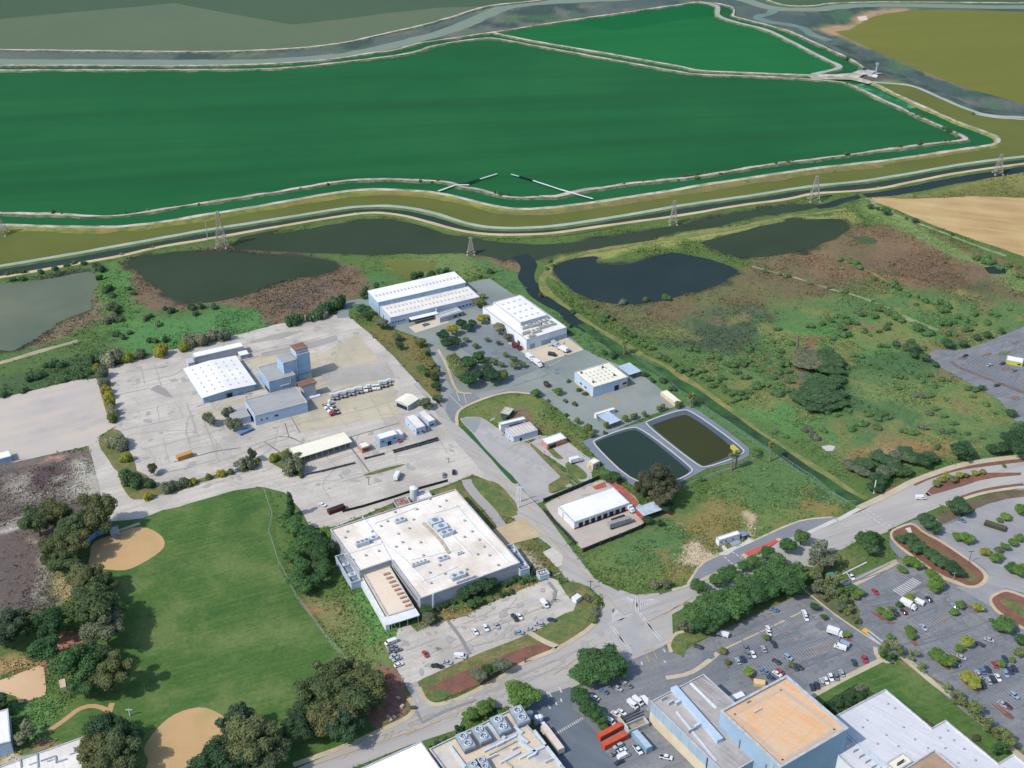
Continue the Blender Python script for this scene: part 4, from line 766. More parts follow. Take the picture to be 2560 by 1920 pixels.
X_DGREY = M('dark_grey_steel', A(92, 98, 104), A(74, 80, 88), .5, fine=.1)
X_PIPE = M('pale_duct', A(206, 216, 224, .72), A(188, 200, 210, .72), .6, fine=.06)
X_RED = M('faded_red_steel', A(190, 92, 78), A(170, 80, 70), .5, fine=.1)
X_TIMBER = M('dark_timber', A(96, 84, 72), A(78, 70, 62), .5, fine=.15)
X_FAN = M('unit_grille', A(150, 156, 162), A(128, 136, 142), .5, fine=.1)
COPING = M('coping_metal', A(206, 206, 204), A(176, 178, 180), .5, fine=.1)
class Fr:
    """a rectangular outline straightened from the survey: local u along the first edge, v across, z up"""
    def __init__(s, out, h):
        P = [g(p, h) for p in px(out)] if isinstance(out, str) else out
        n = len(P); sx = sy = 0
        for i in range(n):
            d = P[(i + 1) % n] - P[i]; a = math.atan2(d.y, d.x) - (math.pi / 2 if i % 2 else 0); L = d.length
            sx += L * math.cos(2 * a); sy += L * math.sin(2 * a)     # direction modulo 180 degrees
        a = math.atan2(sy, sx) / 2
        d0 = P[1] - P[0]
        if math.cos(a) * d0.x + math.sin(a) * d0.y < 0: a += math.pi
        s.a = a; s.O = Vector((P[0].x, P[0].y, 0)); s.h = h
        s.eu = Vector((math.cos(a), math.sin(a), 0)); s.ev = Vector((-math.sin(a), math.cos(a), 0))
        uv = [((p - s.O).dot(s.eu), (p - s.O).dot(s.ev)) for p in P]
        U = [None] * n; Vv = [None] * n
        for i in range(n):
            j = (i + 1) % n
            if i % 2 == 0: m = (uv[i][1] + uv[j][1]) / 2; Vv[i] = Vv[j] = m
            else: m = (uv[i][0] + uv[j][0]) / 2; U[i] = U[j] = m
        s.P = list(zip(U, Vv)); s.n = n
        s.base = s.W((sum(U) / n, sum(Vv) / n, 0))
    def W(s, q): return s.O + s.eu * q[0] + s.ev * q[1] + Vector((0, 0, q[2]))
    def L(s, q): return s.W(q) - s.base
    def uv(s, spec, z):
        r = []
        for p in px(spec):
            w_ = g(p, z) - s.O; r.append((w_.dot(s.eu), w_.dot(s.ev)))
        return r
    def inset(s, k):
        n = s.n; out = []
        for i in range(n):
            a, b, c = s.P[i - 1], s.P[i], s.P[(i + 1) % n]
            d1 = Vector((b[0] - a[0], b[1] - a[1])).normalized(); d2 = Vector((c[0] - b[0], c[1] - b[1])).normalized()
            out.append((b[0] + k * (-d1.y - d2.y), b[1] + k * (d1.x + d2.x)))
        return out
def prism(f, pts, z0, z1, name, mats, parent, mi_top=None):
    n = len(pts); V = [f.L((u, v, z0)) for u, v in pts] + [f.L((u, v, z1)) for u, v in pts]
    F = [(i, (i + 1) % n, (i + 1) % n + n, i + n) for i in range(n)]; mi = [0] * n
    for t in tessellate_polygon([[Vector((u, v, 0)) for u, v in pts]]):
        a, b, c = (Vector((*pts[i], 0)) for i in t)
        if (b - a).cross(c - a).z < 0: t = t[::-1]
        F.append(tuple(i + n for i in t)); mi.append(mi_top or 0)
    return pymesh(name, V, F, mats, parent, mi=mi)
def flat(f, name, label, cat, h, wall, roof, par=.5, group=None, z0=-.3, parent=None, wname='wall', rname='roof', lip=.35):
    """walls with a parapet and a roof deck let in behind it"""
    root = parent or empty(name, f.base, label, cat, group)
    n = f.n; I = f.inset(lip); hp = h + par
    V = [f.L((u, v, z0)) for u, v in f.P] + [f.L((u, v, hp)) for u, v in f.P] + [f.L((u, v, hp)) for u, v in I] + [f.L((u, v, h - .2)) for u, v in I]
    F = []
    for k in range(3):
        for i in range(n): j = (i + 1) % n; F.append((i + k * n, j + k * n, j + (k + 1) * n, i + (k + 1) * n))
    pymesh(wname, V, F, [wall], root)
    if hp > 2.8:
        Oo = f.inset(-.14); Oi = f.inset(lip + .06); V = [f.L((u, v, z)) for q, z in ((Oo, hp - .28), (Oo, hp + .1), (Oi, hp + .1), (Oi, hp - .1)) for u, v in q]
        pymesh('coping', V, [(i + k * n, (i + 1) % n + k * n, (i + 1) % n + (k + 1) * n, i + (k + 1) * n) for k in range(3) for i in range(n)], [COPING], root)
    V = [f.L((u, v, h)) for u, v in I]; F = []
    for t in tessellate_polygon([[Vector((u, v, 0)) for u, v in I]]):
        a, b, c = (Vector((*I[i], 0)) for i in t)
        F.append(t if (b - a).cross(c - a).z > 0 else t[::-1])
    pymesh(rname, V, F, [roof], root)
    return root
def gable(f, name, label, cat, h, rise, wall, roof, along='u', over=.5, group=None, z0=-.3):
    root = empty(name, f.base, label, cat, group)
    us = [p[0] for p in f.P]; vs2 = [p[1] for p in f.P]; u0, u1, v0, v1 = min(us), max(us), min(vs2), max(vs2)
    T = (lambda a, b, z: f.L((a, b, z))) if along == 'u' else (lambda a, b, z: f.L((b, a, z)))
    a0, a1, b0, b1 = (u0, u1, v0, v1) if along == 'u' else (v0, v1, u0, u1); bm_ = (b0 + b1) / 2
    V = [T(a, b, z) for z in (z0, h) for a, b in ((a0, b0), (a1, b0), (a1, b1), (a0, b1))] + [T(a0, bm_, h + rise), T(a1, bm_, h + rise)]
    F = [(0, 1, 5, 4), (1, 2, 6, 9, 5), (2, 3, 7, 6), (3, 0, 4, 8, 7)]
    if along == 'v': F = [q[::-1] for q in F]
    pymesh('wall', V, F, [wall], root)
    o = over; k = rise / max((b1 - b0) / 2, .1)
    V = []
    for dz in (.06, .28):
        for a in (a0 - o, a1 + o): V += [T(a, b0 - o, h - o * k + dz), T(a, bm_, h + rise + dz), T(a, b1 + o, h - o * k + dz)]
    F = [(6, 9, 10, 7), (7, 10, 11, 8), (0, 1, 4, 3), (1, 2, 5, 4), (0, 3, 9, 6), (2, 8, 11, 5), (0, 6, 7, 1), (1, 7, 8, 2), (3, 4, 10, 9), (4, 5, 11, 10)]
    if along == 'v': F = [q[::-1] for q in F]
    pymesh('roof', V, F, [roof], root); return root
def part(root, name, f, mat, *boxes):
    bm = bmesh.new()
    for b in boxes: bm_box(bm, *b, T=f.L)
    return bmo(name, bm, [mat], root)
def on_wall(root, f, e, name, mat, spots, proud=.12):
    """panels on wall number e; spots = (from, to, low, high) in metres, or fractions of the wall when below 1"""
    a, b = Vector(f.P[e]), Vector(f.P[(e + 1) % f.n]); d = (b - a); L = d.length; d.normalize(); nr = Vector((d.y, -d.x))
    r = []
    for (x0, x1, z0, z1) in spots:
        x0 *= L; x1 *= L; q = [a + d * x0, a + d * x1]
        V = [f.L((p.x + nr.x * k, p.y + nr.y * k, z)) for k in (-.05, proud) for z in (z0, z1) for p in q]
        F = [(4, 5, 7, 6), (0, 2, 3, 1), (0, 1, 5, 4), (2, 6, 7, 3), (0, 4, 6, 2), (1, 3, 7, 5)]
        r.append(pymesh(name, V, F, [mat], root))
    return r
def unit(root, f, spec, z, h, mat=None, name='rooftop_unit', fan=True, ang=0):
    """a packaged air unit on a kerb with a fan on top; spec gives two opposite corners"""
    (ua, va), (ub, vb) = f.uv(spec, z + h * .6); u0, u1, v0, v1 = min(ua, ub), max(ua, ub), min(va, vb), max(va, vb)
    bm = bmesh.new(); T = f.L
    bm_box(bm, u0 + .1, v0 + .1, z - .2, u1 - .1, v1 - .1, z + .3, T)
    bm_box(bm, u0, v0, z + .3, u1, v1, z + h, T)
    if fan:
        r = min(u1 - u0, v1 - v0) * .34; lu = (u1 - u0) > (v1 - v0); n = max(1, min(4, int(max(u1 - u0, v1 - v0) / (2.6 * r))))
        for k in range(n):
            t = (k + .5) / n; cu = u0 + (u1 - u0) * (t if lu else .5); cv = v0 + (v1 - v0) * (.5 if lu else t)
            bm_tube(bm, (cu, cv, z + h), (cu, cv, z + h + .35), r, r * .9, 10, T, 1)
    bm_box(bm, u0 - .05, v0 + .3, z + h * .45, u1 + .05, v1 - .3, z + h * .7, T, 1)
    return bmo(name, bm, [mat or X_PIPE, X_FAN], root)
def vents(root, f, spec, z, r=.5, h=.7, mat=None):
    for (u, v) in f.uv(spec, z):
        bm = bmesh.new(); bm_tube(bm, (u, v, z - .1), (u, v, z + h), r * .7, r * .7, 8, f.L); bm_tube(bm, (u, v, z + h), (u, v, z + h + .25), r, r * .6, 8, f.L)
        bmo('roof_vent', bm, [mat or X_GREY], root)
def ridge(root, f, spec, z, wd=.6, h=.45, mat=None, name='roof_ridge'):
    for k in range(0, len(px(spec)) - 1, 2):
        p = f.uv(spec, z)[k:k + 2]
        a, b = Vector((*p[0], z)), Vector((*p[1], z)); d = (b - a).normalized(); n_ = Vector((-d.y, d.x, 0)) * wd / 2
        V = [f.L(q + s_ * n_ + Vector((0, 0, zz))) for zz in (-.1, h) for q, s_ in ((a, -1), (b, -1), (b, 1), (a, 1))]
        pymesh(name, V, [(4, 5, 6, 7), (0, 1, 5, 4), (1, 2, 6, 5), (2, 3, 7, 6), (3, 0, 4, 7)], [mat or X_WHITE], root)
def skylights(root, f, nu, nv, u0, u1, v0, v1, z, su=1.2, sv=2.0, slope=None, mat=None):
    """rows of roof lights at fractions of the outline"""
    us = [p[0] for p in f.P]; vv = [p[1] for p in f.P]; U0, U1, V0, V1 = min(us), max(us), min(vv), max(vv)
    me_ = None
    for i in range(nu):
        for j in range(nv):
            tu = u0 + (u1 - u0) * (i + .5) / nu; tv = v0 + (v1 - v0) * (j + .5) / nv
            u = U0 + (U1 - U0) * tu; v = V0 + (V1 - V0) * tv; zz = z if slope is None else slope(tu, tv)
            bm = bmesh.new(); bm_box(bm, u - su / 2, v - sv / 2, zz - .3, u + su / 2, v + sv / 2, zz + .22, f.L)
            bmo('skylight', bm, [mat or MAT_SKY], root)
MAT_SKY = M('skylight_panel', A(196, 200, 200), A(180, 186, 188), .6, rough=.4, spec=.3)
# --- the big cream-roofed plant in the middle
H1 = 8.0
f = Fr('Z1 930,1112 1825,765 1250,85 125,460 342,862 655,738', H1)
b = flat(f, 'factory', 'large cream flat-roofed factory, the biggest building of the complex, beside the ball field', 'factory', H1, M('factory_wall', A(178, 180, 184), A(166, 170, 176), .1, fine=.05), R_CREAM, .7)
ridge(b, f, 'Z1 390,340 570,575 570,575 655,738 500,405 880,260 570,575 760,715 225,690 330,660 330,660 565,590 1250,230 1440,450 1440,450 1740,760 930,945 1270,800 760,710 990,950 1180,470 1400,700 840,740 1290,640 1050,310 1290,240', H1, .5, .35, X_WHITE)
for s, h_ in (('Z1 1030,420 1090,340', 2.2), ('Z1 1080,470 1150,390', 1.8), ('Z1 1130,520 1210,450', 2.4), ('Z1 340,610 440,545', 2.6), ('Z1 465,560 520,510', 1.6), ('Z1 700,400 770,345', 1.6), ('Z1 850,800 980,735', 1.8), ('Z1 1220,920 1320,840', 2.2), ('Z1 1260,950 1440,880', 1.4), ('Z1 1100,750 1165,690', 1.2), ('Z1 1270,690 1310,660', 1.2)): unit(b, f, s, H1, h_)
vents(b, f, 'Z1 480,480 560,430 690,300 1010,180 1100,250 1400,480 1560,700 1450,690 1350,830 1150,870 1010,860 950,700 820,640 720,500 820,450 300,740 420,700 540,660 250,480 620,385 760,580 925,580 890,275 1330,380 1465,555 1510,620 1640,790 1020,955 230,535 1160,195 860,370 1100,790 700,620 1330,530', H1, .7)
ridge(b, f, 'Z1 950,400 1110,560 1110,560 1190,680', H1, 1.6, .6, M('stained_duct', A(206, 194, 178), A(180, 168, 154), .4), 'duct')
on_wall(b, f, 0, 'window', G_DARK, [(.52 + .012 * k, .526 + .012 * k, 2, 4) for k in range(4)]); on_wall(b, f, 0, 'pilaster', W_WHITE, [(.115, .13, 0, 8.5)], .5)
on_wall(b, f, 5, 'window_band', G_DARK, [(.08, .9, 5.2, 5.7), (.08, .9, 2.2, 2.7)])
f2 = Fr('Z1 622,1258 868,1180 640,792 405,865', 5.0)
HA = 5.0; f2r = f2; f2.base = f.base
flat(f2, '', '', '', HA, W_BEIGE, R_PEACH, .3, parent=b, wname='annex_wall', rname='annex_roof')
part(b, 'canopy_roof', f2, X_WHITE, (-1.0, -5.5, 4.4, f2.P[1][0] + .5, .3, 4.9))
for x in (0, 4, 8, f2.P[1][0] - .3): part(b, 'canopy_post', f2, X_GREY, (x, -5.2, 0, x + .3, -4.9, 4.4))
part(b, 'parapet_kerb', f2, X_WHITE, (-2.6, -4, 0, -.6, f2.P[2][1], 3.6))
for k in range(9): unit(b, f2, 'Z1 %d,%d %d,%d' % (590 + 25 * k, 880 + 36 * k, 640 + 25 * k, 850 + 36 * k), HA, .7, M('rusty_cooler', A(190, 160, 146), A(164, 128, 112), .8), 'roof_cooler', False)
f3 = Fr('Z1 280,985 368,930 235,690 158,720', 3.2); f3.base = f.base
flat(f3, '', '', '', 3.2, W_BLUEW, M('equipment_deck', A(150, 162, 172), A(110, 124, 134), .4, fine=.2), 1.4, parent=b, wname='equipment_yard_wall', rname='equipment_deck')
unit(b, f3, 'Z1 215,800 260,760', 3.0, 1.4); unit(b, f3, 'Z1 270,900 320,850', 3.0, 1.4)
f3 = Fr('Z1 1838,850 1940,830 1770,600 1700,630', 4); f3.base = f.base
flat(f3, '', '', '', 4, W_BLUEW, M('equipment_deck', A(0, 0, 0)), 1.2, parent=b, wname='equipment_yard_wall', rname='equipment_deck')
unit(b, f3, 'Z1 1850,810 1890,770', 4, 1.6, X_WHITE); unit(b, f3, 'Z1 1750,680 1790,640', 4, 1.6, X_WHITE)
f = Fr('Z1 700,255 840,220 790,150 680,190', 4)
b = flat(f, 'pipe_rack', 'dark rack with red-brown tube bundles behind the cream factory', 'rack', 4, X_DGREY, M('brown_tubes', A(150, 100, 84), A(190, 176, 168), .4, seam=(30, 1.6, .5, .6)), .3)
f = Fr('Z1 905,190 1040,150 985,90 880,125', 4)
flat(f, 'shed', 'small white flat-roofed shed behind the cream factory, next to the silo', 'shed', 4, W_WHITE, R_WHITE, .2)
p = gs('Z1 868,195')[0]; e = empty('silo', p, 'white upright silo behind the cream factory', 'silo'); bm = bmesh.new(); bm_tube(bm, (0, 0, 0), (0, 0, 9), 2.2, 2.2, 14)
bmo('tank', bm, [X_PIPE], e); bm = bmesh.new(); bm_tube(bm, (0, 0, 9), (0, 0, 10), 2.3, .5, 14); bmo('cap', bm, [X_WHITE], e); bm = bmesh.new(); bm_tube(bm, (2.5, 0, 0), (2.5, 0, 10.5), .3); bmo('pipe', bm, [X_GREY], e)
f = Fr('Z1 2025,890 2118,865 2080,818 1995,842', 3)
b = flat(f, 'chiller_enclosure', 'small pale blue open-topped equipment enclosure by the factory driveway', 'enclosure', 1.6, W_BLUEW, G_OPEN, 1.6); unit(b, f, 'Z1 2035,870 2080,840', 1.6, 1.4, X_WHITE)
# --- shed with the open front
f = Fr('Z5 1275,1268 1765,1122 1690,1038 1200,1185', 5)
b = empty('open_shed', f.base, 'long open-fronted shed with a pale cream roof in the yard', 'shed'); u1, v1 = f.P[1][0], f.P[2][1]
part(b, 'roof', f, R_CREAM2, (-.5, -.5, 4.6, u1 + .5, v1 + .5, 5)); part(b, 'back_wall', f, W_GREY, (0, v1 - .4, 0, u1, v1, 4.6)); part(b, 'side_wall', f, W_GREY, (0, 0.5, 0, .3, v1 - .4, 4.6)); part(b, 'side_wall', f, W_GREY, (u1 - .3, .5, 0, u1, v1 - .4, 4.6))
for k in range(1, 9): part(b, 'post', f, X_GREY, (u1 * k / 9 - .15, .1, 0, u1 * k / 9 + .15, .4, 4.6))
# --- yard group round the tall tower
f = Fr('Z5 388,712 850,588 700,320 245,455', 5.2)
b = gable(f, 'warehouse', 'square white-roofed warehouse with rows of roof lights in the concrete yard', 'warehouse', 4.8, 1.0, W_BLUE, R_WHITE2, 'v', 1.0)
on_wall(b, f, 0, 'door', M('loading_door', A(150, 160, 164)), [(.42, .57, 0, 3.6)]); on_wall(b, f, 0, 'door_opening', G_OPEN, [(.45, .55, 0, 3.0)], .2)
skylights(b, f, 6, 6, .04, .96, .04, .96, 5.2, 1.0, 1.6, lambda a, c: 5.0 + 1.0 * (1 - abs(2 * a - 1)))
f = Fr('Z5 312,352 770,240 742,203 290,300', 6)
b = flat(f, 'storage_shed', 'long narrow white-roofed storage shed behind the square warehouse', 'shed', 6, W_GREY, R_WHITE2, .15); us = f.P[1][0]
part(b, 'lean_to_roof', f, R_WHITE2, (us * .86, -6, 3.2, us * 1.04, -.3, 3.5)); part(b, 'lean_to_wall', f, W_GREY, (us * .87, -5.8, 0, us * 1.03, -.3, 3.2))
part(b, 'gate_block', f, W_GREY, (-4.5, -2.5, 0, -.2, 4, 4.6))
f = Fr('Z5 1000,572 1240,508 1142,372 905,440', 9)
b = flat(f, 'mill_building', 'blue-walled building with a grey roof standing against the tall tower', 'building', 9, W_BLUE, R_GREY, .25)
on_wall(b, f, 3, 'door_opening', G_OPEN, [(.55, .95, 0, 2.5)]); on_wall(b, f, 0, 'pipe', X_GREY, [(.80, .83, 0, 8.5), (.9, .92, 0, 8.5)], .5); on_wall(b, f, 0, 'awning', X_GREY, [(.4, .75, 4, 4.4)], 1.2)
HT = 19
f = Fr('Z5 1255,338 1368,292 1322,236 1210,270', HT)
b = flat(f, 'tower', 'tall blue steel tower, the highest building in the yard, with a rusty cap', 'tower', HT, M('tower_cladding', A(150, 184, 214), A(176, 202, 224), .12, fine=.1, c3=A(126, 162, 196), s3=.06), R_GREY, .3); uu, vv = f.P[1][0], f.P[2][1]
part(b, 'lower_tower', f, M('tower_cladding', A(0, 0, 0)), (-uu * .95, 0.1, -.3, -.05, vv, HT - 2.2)); part(b, 'lower_roof', f, R_GREY, (-uu * .95 - .1, 0, HT - 2.2, -.05, vv + .1, HT - 1.9))
part(b, 'penthouse', f, W_BLUEW, (uu * .1, vv * .25, HT, uu * .95, vv * .98, HT + 2.6)); part(b, 'rusty_roof', f, R_RUST, (uu * .05, vv * .2, HT + 2.6, uu, vv, HT + 2.9)); part(b, 'downpipe', f, X_GREY, (-.3, -.4, 0, .1, .05, HT - 1)); part(b, 'stain_band', f, M('stained_cladding', A(176, 190, 198), A(160, 176, 188), .4), (uu * .05, -.06, .5, uu * .95, .04, 5))
f = Fr('Z5 855,890 1362,760 1245,612 805,742', 7)
b = flat(f, 'workshop', 'long grey-roofed workshop with small round windows at the front of the yard group', 'workshop', 7, M('workshop_wall', A(190, 208, 228), A(176, 198, 222), .1, fine=.05), R_GREY, .3)
on_wall(b, f, 0, 'window', G_DARK, [(.10, .125, 2.6, 4.0), (.2, .225, 2.6, 4.0), (.36, .43, 3, 4.2)]); on_wall(b, f, 3, 'door_opening', G_OPEN, [(.15, .8, 0, 3)])
part(b, 'annex_wall', f, W_BLUEW, (-11, 5, -.2, -.1, f.P[2][1] * .8, 4.6)); part(b, 'annex_roof', f, R_GREY, (-11.3, 4.7, 4.6, -.1, f.P[2][1] * .8 + .3, 4.9))
f = Fr('Z5 1320,600 1432,575 1400,540 1285,575', 10)
b = flat(f, 'hopper_tower', 'small grey hopper tower with a rust-red top beside the long workshop', 'tower', 8, W_GREY, R_GREY, .1); uu, vv = f.P[1][0], f.P[2][1]
part(b, 'rusty_roof', f, R_RUST, (-2.4, -1.2, 9.6, uu + 1, vv + 1.2, 10)); part(b, 'hopper', f, X_GREY, (-1.6, -.6, 8.1, uu + .5, vv + .6, 9.6)); part(b, 'base_slab', f, W_WHITE, (-1, -3, 0, uu + 2, -.05, 1)); part(b, 'band', f, W_BLUE, (-.08, -.08, 1.5, uu + .08, .02, 3.4))
# --- small buildings along the plant road
f = Fr('Z6 440,1282 522,1208 420,1152 350,1220', 4)
b = gable(f, 'gabled_shed', 'small cream gabled shed with a dark open side at the yard edge', 'shed', 4, 1.2, W_GREY, R_CREAM2, 'u', .3); on_wall(b, f, 3, 'door_opening', G_OPEN, [(.08, .92, .3, 2.9)])
f = Fr('Z7 185,515 298,487 160,345 55,375', 5)
b = flat(f, 'office_house', 'white two-wing office house with flat roofs beside the plant road', 'office', 5, W_BLUEW, R_WHITE, .2)
on_wall(b, f, 0, 'window', G_DARK, [(.12, .3, 1.4, 2.8), (.6, .72, 1.4, 2.8)]); on_wall(b, f, 3, 'window', G_DARK, [(.8, .85, 1.6, 2.6), (.3, .35, 1.6, 2.6)]); on_wall(b, f, 0, 'door', G_OPEN, [(.78, .88, 0, 2.2)])
f2 = Fr('Z7 318,442 412,415 262,292 205,328', 4.6); f2.base = f.base
flat(f2, '', '', '', 4.6, W_BLUEW, R_WHITE, .2, parent=b, wname='wing_wall', rname='wing_roof'); on_wall(b, f2, 0, 'window', G_DARK, [(.2, .8, 1.4, 2.6)])
f = Fr('B2 250,1180 375,1148 338,1112 232,1150', 6)
b = flat(f, 'pump_house', 'light blue box building with a white roof and a doorway, beside the red kiosk', 'building', 6, W_BLUE, R_WHITE2, .2)
on_wall(b, f, 0, 'door', G_OPEN, [(.42, .62, 0, 3)]); on_wall(b, f, 0, 'window', G_DARK, [(.1, .25, 3.6, 4.4), (.75, .88, 3.6, 4.4)]); u1 = f.P[1][0]; v1 = f.P[2][1]
part(b, 'annex', f, X_WHITE, (u1 + .1, v1 * .3, 0, u1 + 4.5, v1 * 1.3, 3.8)); part(b, 'red_tank', f, X_RED, (u1 + .2, -1.5, 0, u1 + 2, .5, 1.6))
f = Fr('B2 140,1232 198,1218 160,1188 108,1205', 4)
b = flat(f, 'kiosk', 'little red-and-white kiosk with a cream roof between the open shed and the blue box', 'kiosk', 3.6, M('red_white_wall', A(206, 160, 150), A(188, 110, 98), .5, fine=.1), R_CREAM2, .3); on_wall(b, f, 0, 'window', G_DARK, [(.2, .8, 1.4, 2.6)])
# --- long warehouse with a raised rear half
HL, HR = 7.0, 10.5
f = Fr('Z6 278,468 1096,263 1000,170 185,352', HL)
b = flat(f, 'long_warehouse', 'very long pale blue warehouse with a raised rear roof and two rows of roof lights', 'warehouse', HL, W_BLUEW, R_WHITE, .15); u1, v1 = f.P[1][0], f.P[2][1]
part(b, 'raised_hall', f, W_BLUE, (-.2, v1 - .05, -.3, u1 - 2, v1 * 1.95, HR)); part(b, 'raised_roof', f, R_WHITE2, (-.6, v1 - .4, HR, u1 - 1.6, v1 * 1.95 + .4, HR + .35))
for r_, n_ in ((.35, 22), (.72, 22)): skylights(b, f, n_, 1, .03, .97, r_ - .05, r_ + .05, HL, 1.1, 2.2)
for k in range(24):
    bm = bmesh.new(); x = u1 * (k + .7) / 25; bm_box(bm, x - .6, v1 * 1.4, HR + .2, x + .6, v1 * 1.4 + 2.4, HR + .6, f.L); bmo('skylight', bm, [MAT_SKY], b)
on_wall(b, f, 0, 'dock_opening', G_OPEN, [(.2, .49, .2, 3.8)]); on_wall(b, f, 0, 'window', G_DARK, [(.02 + .03 * k, .035 + .03 * k, 2.5, 3.6) for k in range(5)]); on_wall(b, f, 0, 'window', G_DARK, [(.72 + .04 * k, .74 + .04 * k, 2.5, 3.6) for k in range(6)])
part(b, 'dock_canopy', f, R_WHITE2, (u1 * .2, -4, 4.2, u1 * .5, .0, 4.6)); part(b, 'buttress', f, X_WHITE, (u1 * .495, -.5, 0, u1 * .505, .05, 7.1))
on_wall(b, f, 3, 'door', G_OPEN, [(.3, .36, 0, 3)])
f = Fr('Z6 735,470 940,402 890,362 690,425', 3.6)
b = flat(f, 'dock_office', 'low beige flat-roofed office in front of the very long warehouse', 'office', 3.6, W_GREY, M('dock_roof', A(206, 204, 196), A(186, 184, 178), .3), .4); on_wall(b, f, 0, 'window', G_DARK, [(.6, .75, 1, 2.6), (.82, .95, 1, 2.6)]); ridge(b, f, 'Z6 720,430 900,370 740,455 920,395', 3.6, .8, .5, X_PIPE)
# --- central white building
H2, H3 = 7.5, 11.0
f = Fr('Z6 1545,665 1902,560 1500,262 1120,372', H2)
b = flat(f, 'white_plant', 'white plant building with a higher rear hall and crowded equipment on its front roof', 'factory', H2, W_WHITE, R_WHITE2, .8)
fh = Fr('Z6 1480,498 1738,440 1470,250 1222,320', H3); fh.base = f.base
flat(fh, '', '', '', H3, W_WHITE, R_WHITE2, .25, parent=b, wname='hall_wall', rname='hall_roof', z0=H2 - .2)
skylights(b, fh, 4, 4, .08, .92, .06, .94, H3, 1.6, 1.6)
for s in ('Z6 1500,560 1560,520', 'Z6 1580,540 1650,500', 'Z6 1660,510 1720,470', 'Z6 1500,610 1560,580', 'Z6 1590,600 1640,560', 'Z6 1650,560 1700,530', 'Z6 1710,540 1770,490', 'Z6 1560,640 1600,610'): unit(b, f, s, H2, 2.2, M('cream_unit', A(222, 220, 206), A(206, 204, 192), .6))
on_wall(b, f, 0, 'sign_band', W_BLUE, [(.36, .99, .5, 3.8)]); on_wall(b, f, 3, 'window', G_DARK, [(.08, .18, 1.2, 3.2), (.45, .5, 1, 3), (.6, .65, 1, 3), (.8, .86, 1, 3)]); on_wall(b, f, 0, 'roller_door', X_GREY, [(.08, .2, 0, 4), (.42, .5, 0, 3.4), (.56, .64, 0, 3.4), (.7, .78, 0, 3.4), (.84, .92, 0, 3.4)], .22)
# --- white warehouse beside the two basins
f = Fr('Z8 615,545 1020,432 790,260 390,375', 7.2)
b = flat(f, 'depot', 'square white depot with orange-edged end and a blue front, above the settling ponds', 'warehouse', 7.2, W_BLUEW, R_CREAM2, .3)
skylights(b, f, 6, 4, .15, .85, .15, .85, 7.2, 1.0, 1.6); on_wall(b, f, 0, 'door', M('orange_door', A(214, 184, 150)), [(.83, .99, 0, 5)]); on_wall(b, f, 0, 'door_opening', G_OPEN, [(.62, .74, 0, 3.8), (.85, .97, 3.0, 4.2)], .2)
on_wall(b, f, 3, 'window', G_DARK, [(.3, .42, 2.5, 3.6), (.55, .66, 2.5, 3.6)]); on_wall(b, f, 3, 'plinth', M('orange_plinth', A(214, 182, 136)), [(.0, 1, 0, .9)], .3); vents(b, f, 'Z8 475,385 720,320 855,412 612,490', 7.2, .8, 1, X_DGREY)
def canopy(name, label, spec, h, roof, post=X_DGREY, wall=None):
    f = Fr(spec, h); b = empty(name, f.base, label, 'canopy'); us = [p[0] for p in f.P]; u1, v1 = f.P[1][0], f.P[2][1]
    part(b, 'roof', f, roof, (-.2, -.2, h - .3, u1 + .2, v1 + .2, h))
    for x in (.2, u1 * .5, u1 - .4):
        for y in (.2, v1 - .4): part(b, 'post', f, post, (x, y, 0, x + .3, y + .3, h - .3))
    if wall: part(b, 'back_wall', f, wall, (0.6, v1 - .35, 0, u1 - .6, v1 - .05, h - .3)); part(b, 'side_wall', f, wall, (0, .6, 0, .18, v1 - .6, h - .3))
    return f, b
canopy('metal_canopy', 'pale blue metal canopy standing behind the square white depot', 'Z8 1030,400 1165,355 1030,262 905,300', 4.2, R_SILVER)
f, b = canopy('carport', 'pale blue metal canopy with white racks behind it, near the row of trees', 'Z8 805,968 915,920 800,822 660,870', 4, R_SILVER)
f = Fr('Z8 650,868 860,795 845,772 630,842', 3); flat(f, 'container_office', 'long low white container beside the pale blue canopy', 'container', 3, W_WHITE, R_WHITE2, .05)
f = Fr('Z8 1540,730 1640,708 1445,570 1410,600', 2.6); flat(f, 'roadside_store', 'long low cream store cabin at the corner of the depot yard', 'cabin', 2.6, W_BEIGE, R_CREAM2, .1)
f = Fr('Z7 1255,345 1308,290 1215,258 1160,335', 3.4); b = flat(f, 'green_cabin', 'small cream-roofed cabin with dark green sides on the grassy corner', 'cabin', 3.2, M('green_wall', A(70, 96, 82), A(58, 84, 72), .4), M('cabin_roof', A(214, 206, 188), A(196, 190, 174), .3, seam=(-40, 4, .5, .6)), .15)
part(b, 'porch', f, M('green_wall', A(0, 0, 0)), (-3, .5, 0, -.1, 3, 2.4))
f = Fr('Z7 1160,470 1442,402 1425,368 1140,445', 4.4); b = flat(f, 'long_cabin', 'long narrow white cabin with a row of windows behind the ribbed-roof hut', 'cabin', 4.2, W_WHITE, R_WHITE2, .1); on_wall(b, f, 0, 'window', G_DARK, [(.35 + .08 * k, .4 + .08 * k, 1.6, 2.8) for k in range(7)])
f = Fr('Z7 1310,608 1592,528 1490,435 1205,512', 4.6); b = flat(f, 'ribbed_hut', 'white hut with a ribbed roof and blue front in the side lot', 'hut', 4.4, W_BLUEW, M('ribbed_roof', A(222, 216, 208), A(206, 200, 194), .1, seam=(30, 2.2, .7, .5)), .15); on_wall(b, f, 0, 'door', G_OPEN, [(.25, .34, 0, 2.6)]); on_wall(b, f, 3, 'window', G_DARK, [(.2, .26, 1.4, 2.4), (.5, .56, 1.4, 2.4)]); part(b, 'plinth', f, P_WALK, (-3, -1.8, 0, f.P[1][0] + 2, -.1, .4))
